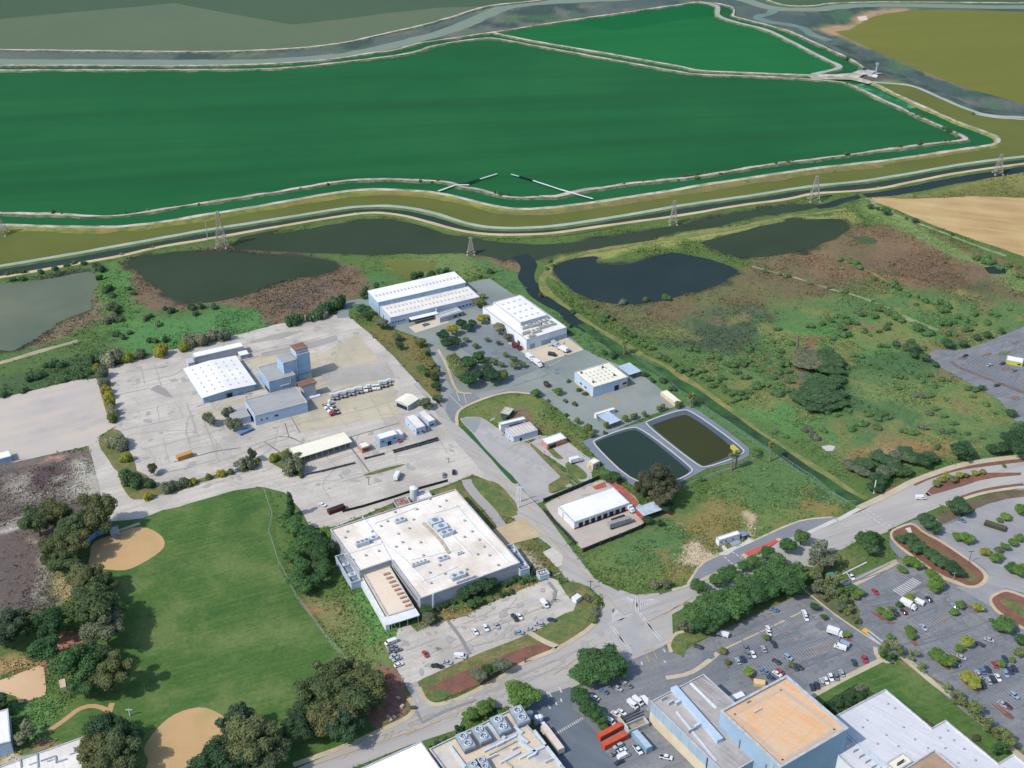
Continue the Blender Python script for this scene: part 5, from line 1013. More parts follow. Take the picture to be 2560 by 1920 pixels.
f = Fr('Z7 1690,695 1922,628 1840,555 1640,640', 4); b = flat(f, 'supply_shed', 'white-roofed supply shed with red goods at its front, near the settling ponds', 'shed', 4, M('red_white_wall', A(0, 0, 0)), R_WHITE2, .1); on_wall(b, f, 0, 'opening', G_OPEN, [(.1, .45, 0, 2.6)])
f = Fr('Z2 452,668 516,640 460,606 394,640', 4); b = flat(f, 'guard_hut', 'small beige hut at the corner of the settling pond', 'hut', 4, W_BEIGE, R_CREAM2, .2); on_wall(b, f, 0, 'window', G_DARK, [(.5, .8, 1.4, 2.6)]); on_wall(b, f, 3, 'door', M('tan_door', A(186, 160, 110)), [(.3, .7, 0, 2.4)])
# --- white warehouse with the red foot and its neighbour
f = Fr('Z2 280,1200 790,1025 635,875 130,1052', 5)
b = flat(f, 'red_foot_warehouse', 'long bright white roofed warehouse with a red foot, beside the dark spreading tree', 'warehouse', 5, W_WHITE, R_WHITE2, .15)
on_wall(b, f, 0, 'red_band', X_RED, [(0, 1, 0, 1.3)], .1); on_wall(b, f, 0, 'dock_opening', G_OPEN, [(.08 + .11 * k, .15 + .11 * k, .2, 3.6) for k in range(8)], .2); on_wall(b, f, 3, 'door', X_GREY, [(.3, .34, 0, 4)])
f, b = canopy('silver_shed', 'silver-roofed shed with red sides under the dark spreading tree', 'Z2 922,1138 1092,1092 1005,1005 850,1072', 4.4, M('stained_silver_roof', A(170, 188, 202), A(206, 218, 226), .2, fine=.06, rough=.5), X_DGREY, X_RED)
f = Fr('Z2 1612,1375 1800,1300 1782,1270 1600,1338', 4)
b = flat(f, 'visitor_cabin', 'white mobile cabin with steps on the grass by the red bus bay', 'cabin', 3.8, W_WHITE, R_WHITE2, .05); on_wall(b, f, 0, 'window', G_DARK, [(.08, .14, 1.6, 2.4), (.3, .36, 1.6, 2.4), (.62, .68, 1.6, 2.4)]); u1 = f.P[1][0]
part(b, 'steps', f, X_GREY, (u1 * .5, -3, 0, u1 * .9, -.1, .9), (u1 * .6, -4.5, 0, u1 * .8, -3, .45)); part(b, 'porch_shade', f, M('blue_shade', A(130, 146, 180)), (u1 + .4, -1, 2.8, u1 + 4, 3, 3.0)); [part(b, 'porch_post', f, X_GREY, (x, y, 0, x + .15, y + .15, 2.8)) for x in (u1 + .5, u1 + 3.7) for y in (-.8, 2.7)]
# --- the orange-roofed warehouse and its neighbours at the bottom
HO = 21
f = Fr('C3 655,1655 1075,1398 690,1062 252,1285', HO)
b = flat(f, 'tall_warehouse', 'tall blue-walled warehouse with an orange flat roof', 'warehouse', HO, M('ribbed_blue_wall', A(164, 190, 212), A(150, 178, 204), .06, fine=.05, c3=A(176, 200, 216), s3=.03), R_ORANGE, 1.0, lip=.9)
I = f.inset(3.2); n = f.n
ridge(b, f, 'C3 345,1300 650,1140 650,1140 1000,1400 345,1300 660,1600 660,1600 1000,1400', HO, 1.5, .12, M('grey_roof_band', A(204, 186, 168), A(196, 184, 170), .2), 'roof_band'); unit(b, f, 'Z3 1310,830 1400,790', HO, 1.2, X_WHITE, fan=False); unit(b, f, 'Z3 1230,720 1270,700', HO, 1.0, X_PIPE)
on_wall(b, f, 3, 'ladder_recess', W_GREY, [(.85, .9, 8, 20)], .3); on_wall(b, f, 3, 'vertical_duct', X_GREY, [(.35, .37, 2, 17), (.78, .8, 2, 17)], .8)
HS = 12
f = Fr('Z3 1000,1640 1560,1180 738,384 183,704', HS)
b = flat(f, 'process_building', 'weathered grey-roofed building with blue upper walls and a beige foot, beside the orange roof', 'factory', HS, W_STEEL, R_GREY2, .5)
on_wall(b, f, 3, 'beige_foot', W_BEIGE, [(0, 1, 0, 6.2)], .25); on_wall(b, f, 3, 'downpipe', X_DGREY, [(.76, .765, 5, 12)], .5)
ridge(b, f, 'Z3 385,575 920,1185', HS, 3.0, 2.2, W_BLUEW, 'roof_monitor'); ridge(b, f, 'Z3 580,500 880,790', HS, 1.2, .3, X_WHITE); ridge(b, f, 'Z3 420,830 880,1400', HS, 1.0, .4, X_PIPE, 'duct')
for s in ('Z3 420,740 520,660', 'Z3 640,1010 740,930', 'Z3 250,690 310,650', 'Z3 330,740 380,700', 'Z3 560,1060 640,1010'): unit(b, f, s, HS, 2.0, X_PIPE, fan=False)
HW = 8
f = Fr('Z4 -260,1060 1345,2485 2645,1775 2085,1318 1915,1440 1310,932 1145,1025 605,568', HW)
b = flat(f, 'stepped_warehouse', 'huge light grey roofed warehouse with stepped corners beside the lawn', 'warehouse', HW, W_WHITE, R_LGREY, .6)
fp = Fr('Z4 820,1500 1300,1900 1720,1690 1165,1292', HW + 4); fp.base = f.base
flat(fp, '', '', '', HW + 4, W_BLUEW, R_BROWN, .8, parent=b, wname='penthouse_wall', rname='penthouse_roof', z0=HW - .2)
fp = Fr('Z4 740,1530 920,1400 810,1305 630,1420', HW + .5); fp.base = f.base; flat(fp, '', '', '', HW + .5, W_WHITE, R_CREAM2, .3, parent=b, wname='plant_deck_wall', rname='plant_deck', z0=HW - .2); unit(b, fp, 'Z4 750,1430 830,1385', HW + .5, 2, X_DGREY)
ridge(b, f, 'Z4 180,1080 640,1475 120,1060 560,1475', HW, 1.0, .5, X_PIPE, 'pipe_run')
vents(b, f, 'Z4 640,740 720,790 400,930 820,1010 620,1100 950,1150 1100,1250 1330,1050 1400,1160 1520,1260 1650,1390 1300,1250 1450,1420 520,1200 760,1230 350,1010 1240,1130', HW, .5, .5)
ridge(b, f, 'Z4 330,880 900,1330 1180,1110 1700,1560 480,780 1100,1290', HW, .5, .2, X_PIPE, 'roof_seam')
for k in range(6): unit(b, f, 'Z4 %d,%d %d,%d' % (170 + 70 * k, 1230 + 62 * k, 230 + 70 * k, 1190 + 62 * k), HW, 1.4, X_WHITE)
# --- the building with the cooling units
HC = 6.5
f = Fr('D4 960,1640 2480,1760 1490,605 525,1095', HC) if False else Fr('D4 1100,1830 2090,1330 1490,605 525,1095', HC)
b = flat(f, 'cooling_plant', 'flat-roofed plant crowded with big twin-fan cooling units, beside the side street', 'plant', HC, M('cooling_plant_wall', A(150, 170, 188), A(128, 152, 174), .2, fine=.08), M('cluttered_roof', A(226, 206, 176), A(210, 204, 196), .12, c3=A(176, 178, 178), s3=.1, fine=.12), .7)
def cooling(spec, z, hh=3.2):
    (ua, va), (ub, vb) = f.uv(spec, z + hh); du, dv = ub - ua, vb - va; L_ = math.hypot(du, dv); d = Vector((du, dv)) / L_; nr = Vector((-d.y, d.x)); wd = L_ * .62
    e0 = Vector((ua, va)) - d * L_ * .62
    def T(q): p = e0 + d * q[0] + nr * q[1]; return f.L((p.x, p.y, z + q[2]))
    bm = bmesh.new(); bm_box(bm, 0, -wd, .6, L_ * 2.2, wd, hh, T); bm_box(bm, -.06, -wd - .06, 1.0, L_ * 2.2 + .06, wd + .06, hh * .55, T, 1)
    for x in (.2, L_ * 2.2 - .5):
        for y in (-wd + .1, wd - .4): bm_box(bm, x, y, -.1, x + .3, y + .3, .6, T)
    c = bmo('cooling_unit', bm, [X_GREY, M('louvre', A(120, 134, 146), A(100, 114, 126), .4)], b)
    for t in (.62, 1.62):
        bm = bmesh.new(); x = L_ * t; r = L_ * .40; n = 14
        R1 = [bm.verts.new(T((x + rr * math.cos(6.2832 * i / n), rr * math.sin(6.2832 * i / n), hh + zz))) for rr, zz in ((r, -.02), (r, .7), (r * .82, .7), (r * .82, .1)) for i in range(n)]
        for k in range(3):
            for i in range(n): bm.faces.new((R1[k * n + i], R1[k * n + (i + 1) % n], R1[(k + 1) * n + (i + 1) % n], R1[(k + 1) * n + i]))
        bm.faces.new(R1[3 * n:]).material_index = 1
        for i in range(5):
            a = 6.2832 * i / 5; p0 = Vector((x, 0, hh + .4)); q_ = p0 + Vector((math.cos(a), math.sin(a), 0)) * r * .78; s_ = Vector((-math.sin(a), math.cos(a), .3)) * r * .16
            bm.faces.new([bm.verts.new(T(w_)) for w_ in (p0 - s_ * .4, q_ - s_, q_ + s_, p0 + s_ * .4)])
        bmo('fan', bm, [X_PIPE, G_OPEN], c, None)
for s in ('D4 1540,628 1590,708', 'D4 1315,735 1370,815', 'D4 1095,850 1148,925', 'D4 915,930 965,1008', 'D4 1125,1205 1165,1275', 'D4 1035,1250 1080,1320'): cooling(s, HC)
ridge(b, f, 'D4 1150,1110 1540,920 1540,920 1660,1010 1560,1000 1760,1130 1340,1240 1560,1120 1560,1190 1880,1040 760,1050 940,1290 1730,870 2040,1270 1190,790 1400,960 1500,830 1600,900', HC, 1.1, 1.0, X_PIPE, 'duct')
ridge(b, f, 'D4 1210,1150 1520,990 1360,1200 1480,1290', HC, .7, .7, M('yellowed_pipe', A(206, 190, 140), A(190, 176, 140), .5), 'duct')
for s in ('D4 1300,1040 1380,990', 'D4 1660,1180 1740,1120', 'D4 1480,1080 1540,1040', 'D4 1860,1230 1940,1180', 'D4 1220,1180 1290,1130'): unit(b, f, s, HC, 1.6, X_WHITE, fan=False)
part(b, 'sunken_bay', f, M('bay_blue', A(92, 124, 158), A(70, 100, 134), .3), (.5, f.P[2][1] - 13, HC - .1, 7, f.P[2][1] - .5, HC + .25)) if False else None
f = Fr('D4 600,1550 1100,1290 425,1008 -250,1310', 7) if False else Fr('D4 -40,1800 780,1480 425,1008 -420,1360', 7)
flat(f, 'white_hall', 'plain bright white flat roof at the edge of the main road, beside the cooling plant', 'hall', 7, W_WHITE, M('plain_white_roof', A(246, 246, 248, .82), A(240, 241, 244, .82), .05, fine=.02), .5)
f = Fr('D5 -300,1960 1050,1420 965,1145 -300,1560', 5) if False else Fr('D5 120,1800 1150,1480 965,1145 -60,1460', 5)
b = flat(f, 'school_building', 'white flat-roofed building with square roof wells at the park corner', 'building', 5, W_WHITE, R_WHITE, .3)
ridge(b, f, 'D5 235,1360 245,1475 260,1365 430,1310 430,1310 440,1475 470,1400 640,1340 640,1340 650,1420 640,1420 770,1375 850,1240 860,1290', 5, .6, .5, X_GREY)
for s in ('D5 330,1440 400,1400', 'D5 540,1400 600,1370', 'D5 800,1320 850,1290'): unit(b, f, s, 5, 1.0, X_WHITE, fan=False)
f = Fr('D5 -300,1290 128,1165 85,800 -300,900', 7)
b = flat(f, 'pale_hall', 'white-roofed hall cut by the picture edge beside the sandy play area', 'hall', 7, W_BLUEW, R_WHITE2, .2)
f = Fr('B1 -60,1325 68,1285 60,1246 -70,1280', 4); b = flat(f, 'lot_cabin', 'small white-roofed blue cabin at the edge of the bare dirt lot', 'cabin', 4, W_BLUE, R_WHITE2, .1)
f = Fr('B3 2100,665 2205,690 2210,655 2105,640', 3.2); b = flat(f, 'yellow_cabin', 'yellow cabin with a white roof in the far eastern parking lot', 'cabin', 3, M('yellow_wall', A(206, 204, 80), A(190, 190, 70), .4), R_WHITE2, .05); on_wall(b, f, 0, 'window', G_DARK, [(.7, .9, 1, 2)])
f = Fr('A3 1185,468 1235,475 1255,460 1200,446', 3); b = flat(f, 'pump_station', 'small white pump station at the junction of the salt pond banks', 'building', 3, W_GREY, R_GREY2, .2); u1 = f.P[1][0]; part(b, 'side_block', f, X_WHITE, (u1 + .2, 0, 0, u1 + 6, 4, 2)); part(b, 'tank', f, X_GREY, (-6, 2, 0, -1, 7, 3))
# ------------------------------------------------------------------ trees
LEAF = leafmat('leaves'); BARK = M('bark', A(110, 96, 80), A(90, 80, 68), .8, fine=.2)
def lobes_round(rng):
    L = [(0, 0, 0, .66, .58)]
    for k in range(15):
        a = rng.uniform(0, 6.28); r = rng.uniform(.3, .74); z = rng.uniform(-.35, .48) * (1.1 - r * .6)
        q = rng.uniform(.16, .40); L.append((r * math.cos(a), r * math.sin(a), z, q, q * rng.uniform(.7, 1)))
    return L
def lobes_wide(rng):
    L = []
    for k in range(22):
        a = k * 2.4 + rng.uniform(-.5, .5); r = .82 * math.sqrt((k + .3) / 22); z = rng.uniform(-.4, .45) + .25 * (1 - r)
        q = rng.uniform(.15, .38); L.append((r * math.cos(a), r * math.sin(a), z, q, q * rng.uniform(.75, 1.1)))
    return L
def lobes_tall(rng):
    L = []
    for k in range(11):
        t = k / 10; a = rng.uniform(0, 6.28); r = .35 * (1 - t * .7)
        L.append((r * math.cos(a), r * math.sin(a), -2.2 + 4.2 * t, rng.uniform(.5, .7) * (1.05 - .65 * t), .6))
    return L
def lobes_oval(rng):
    L = [(0, 0, 0, .66, .95)]
    for k in range(9):
        a = rng.uniform(0, 6.28); z = rng.uniform(-.8, .8); r = rng.uniform(.3, .5) * (1 - .35 * abs(z))
        L.append((r * math.cos(a), r * math.sin(a), z, rng.uniform(.28, .42), rng.uniform(.3, .42)))
    return L
def lobes_bush(rng):
    L = []
    for k in range(7):
        a = rng.uniform(0, 6.28); r = rng.uniform(.1, .62); L.append((r * math.cos(a), r * math.sin(a), rng.uniform(-.2, .25), rng.uniform(.3, .5), rng.uniform(.32, .5)))
    return L
def lobes_sparse(rng):
    L = []
    for k in range(10):
        a = rng.uniform(0, 6.28); r = rng.uniform(.1, .75); L.append((r * math.cos(a), r * math.sin(a), rng.uniform(-.5, .5), rng.uniform(.2, .32), rng.uniform(.18, .3)))
    return L
def crown_mesh(name, lobes, n, size, seed, core=.74):
    rng = np.random.default_rng(seed); V, F = [], []
    c = np.array([l[:3] for l in lobes]); R = np.array([[l[3], l[3], l[4]] for l in lobes])
    w_ = R[:, 0] * R[:, 2]; w_ = w_ / w_.sum()
    idx = rng.choice(len(lobes), n, p=w_); d = rng.normal(size=(n, 3)); d /= np.linalg.norm(d, axis=1)[:, None]
    p = c[idx] + d * R[idx] * (rng.uniform(.72, 1.08, (n, 1)) + (rng.random((n, 1)) < .12) * rng.uniform(0, .3, (n, 1)))
    q = ((p[:, None, :] - c[None]) / (R[None] * .82)); ins = ((q ** 2).sum(2) < 1).any(1); p = p[~ins]; d = d[~ins]
    m = len(p); nr = d + rng.normal(size=(m, 3)) * .55; nr[:, 2] += .25; nr /= np.linalg.norm(nr, axis=1)[:, None]
    u = np.cross(nr, rng.normal(size=(m, 3))); u /= np.linalg.norm(u, axis=1)[:, None]; v = np.cross(nr, u)
    s = size * rng.uniform(.6, 1.5, (m, 1)); bend = nr * s * .35
    Q = np.stack([p - u * s - bend * .6, p - v * s * .7, p + u * s - bend * .6, p + v * s * .7 + bend * .3], 1)
    V = Q.reshape(-1, 3); F = (np.arange(m)[:, None] * 4 + np.arange(4)[None]).tolist(); V = V.tolist()
    if core:
        for k, (x, y, z, r, rz) in enumerate(lobes):
            b0 = len(V); nu, nvv = 9, 5
            for j in range(nvv + 1):
                ph = math.pi * j / nvv
                for i in range(nu):
                    th = 6.2832 * i / nu; jt = 1 + .16 * math.sin(3.1 * i + 5.3 * j + k)
                    V.append((x + r * core * jt * math.sin(ph) * math.cos(th), y + r * core * jt * math.sin(ph) * math.sin(th), z + rz * core * math.cos(ph)))
            for j in range(nvv):
                for i in range(nu): F.append((b0 + j * nu + i, b0 + (j + 1) * nu + i, b0 + (j + 1) * nu + (i + 1) % nu, b0 + j * nu + (i + 1) % nu))
    me = bpy.data.meshes.new(name); me.from_pydata(V, [], F); me.update(); me.materials.append(LEAF); return me
SPEC = {}
for nm, fn, n, sz, zb, nv_ in (('round', lobes_round, 4200, .062, .8, 5), ('wide', lobes_wide, 7000, .045, .8, 6), ('tall', lobes_tall, 3600, .10, 2.6, 3), ('oval', lobes_oval, 3000, .075, 1.2, 3), ('bush', lobes_bush, 1300, .09, .45, 6), ('sparse', lobes_sparse, 1500, .07, .7, 4)):
    r_ = random.Random(hash(nm) % 1 + len(nm) * 7 + n); SPEC[nm] = ([crown_mesh('crown', fn(r_), n, sz, 100 * k + n, 0 if nm == 'sparse' else .74) for k in range(nv_)], zb)
def trunk_mesh(seed):
    r_ = random.Random(seed); bm = bmesh.new()
    bm_tube(bm, (0, 0, -.1), (.02, .01, .6), .055, .036, 7); bm_tube(bm, (.02, .01, .6), (.0, .03, 1.05), .036, .014, 6)
    for k in range(5):
        a = 1.26 * k + r_.uniform(-.3, .3); bm_tube(bm, (.015, .01, r_.uniform(.4, .65)), (.32 * math.cos(a), .32 * math.sin(a), r_.uniform(.75, 1.0)), .022, .007, 5)
    bmesh.ops.recalc_face_normals(bm, faces=bm.faces); me = bpy.data.meshes.new('trunk'); bm.to_mesh(me); bm.free(); me.materials.append(BARK); return me
TRUNKS = [trunk_mesh(k) for k in range(3)]
TC = [0]
COLS = dict(euc=(72, 84, 60), eucd=(64, 78, 60), eucb=(86, 90, 64), lush=(72, 98, 62), lushd=(60, 86, 56), dark=(54, 76, 56), lime=(100, 122, 62), park=(84, 108, 58), olive=(96, 104, 70), grey=(112, 114, 98), greyd=(92, 98, 84), yel=(128, 124, 60), yelg=(118, 124, 62), brown=(80, 80, 66), marsh=(80, 104, 70), marshd=(66, 88, 64), sage=(108, 120, 84), red=(66, 70, 58))
def tint(key, j=.10):
    c = A(*COLS[key], KA * 2.5); k = 1 + random.uniform(-j, j); return (c[0] * k * (1 + random.uniform(-.06, .06)), c[1] * k, c[2] * k * (1 + random.uniform(-.06, .06)), 1)
def tree(form, colr, p, r, h, label, group=None, name='tree', cat='tree'):
    """r crown radius, h full height; p ground point"""
    ms, zb = SPEC[form]; me_ = ms[TC[0] % len(ms)]; TC[0] += 1
    top = {'tall': 2.5, 'oval': 1.15, 'round': .85, 'wide': .8, 'sparse': .75, 'bush': .6}[form]
    e = empty(name, (p.x, p.y, .1), label, cat, group)
    if form == 'tall': rz = h / 5.2; cz = h - 2.55 * rz
    else: rz = min(r * 1.25, (h * .72) / (2 * top)) ; cz = h - rz * top
    c = bpy.data.objects.new('crown', me_); C.objects.link(c); c.parent = e; c.location = (0, 0, cz); c.scale = (r * 1.18, r * 1.18 * random.uniform(.9, 1.1), rz * 1.12); c.rotation_euler = (0, 0, random.uniform(0, 6.28)); c.color = tint(colr)
    t = bpy.data.objects.new('trunk', TRUNKS[TC[0] % 3]); C.objects.link(t); t.parent = e; sc_ = max(cz, h * .45); t.scale = (min(sc_, r * 1.8), min(sc_, r * 1.8), sc_); t.rotation_euler = (0, 0, random.uniform(0, 6.28))
    return e
def bush(colr, p, r, h, label, group, name='shrub', cat='shrub', form='bush'):
    ms, zb = SPEC[form]; me_ = ms[TC[0] % len(ms)]; TC[0] += 1
    o = bpy.data.objects.new(name, me_); C.objects.link(o); o.location = (p.x, p.y, h * .42); o.scale = (r * 1.12, r * random.uniform(.95, 1.25), h / 1.15); o.rotation_euler = (0, 0, random.uniform(0, 6.28)); o.color = tint(colr, .15)
    return tagged(o, label, cat, group)
def from_crown(view, x, y, rp, hk):
    """crown centre and radius as seen -> ground point, radius, height (hk = height / crown diameter)"""
    q = px('%s %g,%g' % (view, x, y))[0]; k = VIEWS[view][2] / 2212.0; z = 0
    for _ in range(4):
        wd = g(q, z); r = rp * k * slant(wd) / FOC; z = max(2 * r * hk - r * .85, r * .4)
    return g(q, z), r, 2 * r * hk
def row(form, view, items, desc, where, group, colr, hk=1.0, name='tree', single=None, cat='tree', axis=0):
    """items (x, y, r[, colour[, hk]]); labels count along the row in the order given"""
    for i, it in enumerate(items):
        c = it[3] if len(it) > 3 and it[3] else colr; k = it[4] if len(it) > 4 else hk
        p, r, h = from_crown(view, *it[:3], k)
        lab = single or ('%s, %s %s' % (desc, ordn(i), where) if len(items) > 1 else '%s %s' % (desc, where))
        tree(form, c, p, r, h, lab, group, name, cat)
def shrubs(view, items, label, group, colr, hk=.7, name='shrub', cat='shrub', form='bush'):
    for it in items:
        c = it[3] if len(it) > 3 and it[3] else colr
        q = px('%s %g,%g' % (view, it[0], it[1]))[0]; k = VIEWS[view][2] / 2212.0; p = g(q, 0); r = it[2] * k * slant(p) / FOC; h = r * 2 * hk
        p = g(q, h * .4); bush(c, p, r, h, label, group, name, cat, form)
# park trees
row('wide', 'C1', [(240, 60, 100, 'euc'), (340, 20, 90, 'eucb'), (620, 10, 110, 'eucb', 1.1), (470, 110, 90, 'euc'), (560, 60, 80, 'eucd'), (420, 190, 95, 'euc'), (350, 240, 85, 'eucb'), (470, 220, 90, 'eucb'), (420, 330, 80, 'euc'), (330, 310, 60, 'euc')], 'tall olive-green eucalyptus', 'in the grove behind the backstop', 'grove behind the backstop', 'euc', 1.05, 'eucalyptus_tree')
row('wide', 'C1', [(560, 440, 95, 'eucb'), (660, 470, 75, 'eucd'), (580, 540, 90, 'euc'), (600, 640, 140, 'euc'), (680, 760, 120, 'greyd'), (500, 990, 130, 'lushd'), (600, 930, 95, 'eucd'), (720, 1050, 120, 'eucb'), (560, 1120, 90, 'lushd')], 'big eucalyptus shading the lawn edge', 'going down from the upper infield', 'lawn edge eucalyptus', 'euc', 1.0, 'eucalyptus_tree')
row('wide', 'C1', [(60, 740, 100, 'eucd'), (150, 710, 80, 'euc'), (330, 720, 95, 'dark'), (20, 800, 80, 'dark')], 'dark eucalyptus', 'along the path above the sandpit', 'dark eucalyptus by the sandpit', 'eucd', 1.0, 'eucalyptus_tree')
row('round', 'C1', [(290, 890, 95, 'lushd')], 'fresh green round tree', 'beside the sandpit corner', None, 'lushd', 1.0)
row('sparse', 'D5', [(280, 1060, 130, 'grey')], 'pale grey leafless-looking tree', 'beside the white-roofed hall', None, 'grey', 1.0)
row('wide', 'C1', [(690, 1420, 105, 'dark'), (790, 1450, 90, 'dark'), (620, 1530, 100, 'eucb'), (760, 1570, 120, 'euc'), (660, 1640, 120, 'eucb')], 'dark eucalyptus', 'in the clump by the white roof wells', 'eucalyptus by the lower infield', 'euc', .95, 'eucalyptus_tree')
row('wide', 'C1', [(1540, 1400, 130, 'eucd'), (1620, 1510, 150, 'eucb'), (1480, 1480, 90, 'euc'), (1700, 1590, 130, 'euc'), (1400, 1640, 130, 'dark'), (1560, 1630, 120, 'dark')], 'broad eucalyptus', 'in the clump at the lower infield rim', 'eucalyptus at the infield rim', 'euc', .9, 'eucalyptus_tree')
row('wide', 'C1', [(2120, 1080, 120, 'euc'), (2060, 1200, 130, 'euc'), (2130, 1300, 120, 'eucb'), (1960, 1290, 80, 'eucd'), (1930, 1400, 90, 'dark')], 'tall eucalyptus', 'in the clump between lawn and main road', 'eucalyptus between lawn and road', 'euc', 1.0, 'eucalyptus_tree')
row('wide', 'C2', [(30, 1020, 80, 'euc'), (130, 1130, 130, 'eucb'), (60, 1230, 130, 'euc'), (210, 1180, 90, 'eucb'), (20, 1380, 110, 'dark')], 'olive-brown eucalyptus', 'beside the red mulch bed', 'eucalyptus by the red mulch', 'euc', .95, 'eucalyptus_tree')
row('round', 'D5', [(-20, 740, 110, 'dark')], 'dark tree', 'hanging over the white-roofed hall', None, 'dark', 1.0)
# poplar and screen trees
row('tall', 'D7', [(385, 400, 75, 'lushd', 2.2)], 'slim tall poplar standing alone', 'where the lawn meets the yard road', None, 'lushd', 2.2, 'poplar_tree')
row('round', 'D7', [(430, 720, 130, 'lush'), (330, 640, 80, 'lush'), (560, 800, 110, 'lushd'), (660, 880, 120, 'lushd'), (480, 960, 130, 'lush'), (420, 1060, 110, 'lush'), (680, 1000, 120, 'lushd'), (800, 950, 110, 'dark'), (760, 1060, 100, 'dark'), (540, 1190, 100, 'lush'), (770, 1200, 110, 'lushd'), (450, 1340, 110, 'lush'), (550, 1420, 100, 'lush'), (700, 1340, 100, 'lushd')], 'leafy green tree', 'in the screen beside the cream factory', 'screen trees beside the cream factory', 'lush', 1.0)
shrubs('D7', [(800, 760, 60, 'lime'), (850, 820, 60, 'lime')], 'bright green shrub at the corner of the cream factory', 'bright shrubs at the factory corner', 'lime')
# factory front planting
row('round', 'D8', [(1130, 370, 90, 'dark'), (1220, 330, 100, 'dark'), (1330, 300, 100, 'dark'), (1430, 270, 80, 'dark'), (1090, 430, 60, 'dark')], 'dark dense tree', 'against the front wall of the cream factory', 'front wall trees', 'dark', .9)
row('round', 'D8', [(1270, 470, 60, 'lushd'), (1190, 520, 60, 'lush'), (700, 690, 80, 'greyd'), (660, 600, 80, 'lushd')], 'small bushy tree', 'along the factory forecourt from the middle bed to the corner', 'forecourt trees', 'lushd', .85)
shrubs('D8', [(800, 560, 45), (860, 530, 45), (920, 500, 45), (980, 480, 45), (1560, 290, 45), (1620, 260, 45), (1690, 230, 45), (1740, 210, 40), (1540, 410, 40), (1600, 385, 40), (1660, 365, 40), (1420, 450, 45, 'olive')], 'clipped dark hedge bush along the factory front', 'clipped bushes along the factory front', 'dark', .6, name='hedge_bush', cat='bush')
row('tall', 'D8', [(1885, 60, 25, 'dark', 2), (1900, 120, 25, 'dark', 2)], 'thin dark cypress', 'beside the chiller enclosure', 'cypresses by the enclosure', 'dark', 2.0, 'cypress_tree')
shrubs('D8', [(1850, 220, 60, 'lush'), (1780, 240, 50, 'lush')], 'green shrub beside the chiller enclosure', 'green shrubs by the enclosure', 'lush')
row('round', 'C2', [(890, 1050, 55, 'greyd'), (940, 1030, 45, 'lushd'), (1040, 990, 55, 'greyd'), (990, 1010, 40, 'lush')], 'shaggy low tree', 'on the bark strip by the main road', 'bark strip trees', 'greyd', .9)
shrubs('C2', [(1600, 560, 40, 'greyd'), (1630, 600, 40, 'olive'), (1640, 650, 35, 'greyd'), (1620, 690, 35, 'olive'), (2030, 470, 40, 'grey'), (2090, 460, 40, 'greyd')], 'grey-green scrub by the big junction', 'scrub by the big junction', 'greyd')
# street trees at the bottom
row('round', 'D3', [(760, 300, 190, 'lushd'), (960, 280, 170, 'lushd'), (650, 430, 150, 'lush'), (860, 420, 140, 'lushd'), (1060, 380, 90, 'lush')], 'big round green tree', 'in the clump at the junction corner', 'junction corner trees', 'lushd', .85)
row('round', 'D3', [(600, 680, 120, 'lushd'), (720, 830, 120, 'lushd'), (830, 930, 90, 'lushd'), (860, 1010, 60, 'lush')], 'green street tree', 'down the side street from the junction clump to the red containers', 'side street trees', 'lushd', .85)
row('round', 'D4', [(1590, 470, 180, 'park'), (1010, 680, 90, 'park'), (1150, 620, 90, 'park'), (1230, 560, 70, 'park')], 'bright leafy tree', 'along the kerb behind the cooling plant', 'kerb trees behind the cooling plant', 'park', .8)
shrubs('D4', [(860, 840, 45, 'dark'), (620, 1010, 40, 'dark'), (560, 1060, 40, 'dark'), (700, 985, 35, 'dark')], 'dark little hedge bush behind the cooling plant', 'hedge behind the cooling plant', 'dark')
# long double row of plane trees
row('round', 'D2', [(310, 870, 95, 'lush'), (500, 790, 95, 'lush'), (660, 720, 110, 'lushd'), (820, 630, 75, 'lush'), (950, 580, 90, 'lush'), (1100, 490, 90, 'lushd'), (1320, 390, 105, 'lushd'), (1490, 300, 95, 'lush')], 'leafy street tree', 'along the kerb starting from the big junction', 'street trees along the kerb', 'lush', .9)
row('round', 'D2', [(260, 1170, 146), (330, 1290, 134, 'lushd'), (420, 1080, 158), (520, 1200, 158, 'lushd'), (580, 1030, 158), (680, 1120, 158, 'lush'), (760, 960, 158), (800, 1090, 134, 'lushd'), (880, 830, 146), (960, 950, 146, 'lushd'), (1060, 760, 146), (1080, 900, 134, 'lushd'), (1230, 690, 158), (1250, 830, 146, 'lushd'), (1400, 720, 146), (1380, 880, 134, 'lushd'), (1220, 590, 109), (430, 1330, 109, 'lushd'), (1050, 990, 85, 'olive')], 'dense plane tree', 'from the junction in the thick belt', 'thick belt of plane trees', 'lush', .9)
row('sparse', 'D2', [(100, 1290, 70, 'greyd'), (190, 1330, 90, 'greyd')], 'thin grey tree', 'at the junction end of the plane tree belt', 'thin grey trees', 'greyd', .9)
row('sparse', 'D2', [(1740, 480, 156, 'greyd'), (1700, 600, 132, 'greyd'), (1850, 560, 108, 'olive'), (1640, 700, 108, 'olive'), (1720, 780, 108, 'greyd'), (1840, 830, 132, 'olive'), (1780, 930, 108, 'greyd'), (1900, 980, 108, 'olive'), (1950, 880, 84, 'park'), (1650, 880, 84, 'greyd'), (1960, 1080, 84, 'greyd'), (2030, 1150, 72, 'olive'), (2110, 1230, 60, 'olive')], 'thin feathery tree', 'in the strip between the two parking lots', 'feathery trees between the lots', 'olive', .9)
row('round', 'D1', [(400, 330, 120, 'lushd'), (500, 290, 60, 'lushd'), (440, 420, 90, 'marshd'), (340, 290, 60, 'lushd')], 'dark leafy tree', 'in the clump by the lot entrance', 'entrance clump trees', 'lushd', 1.0)
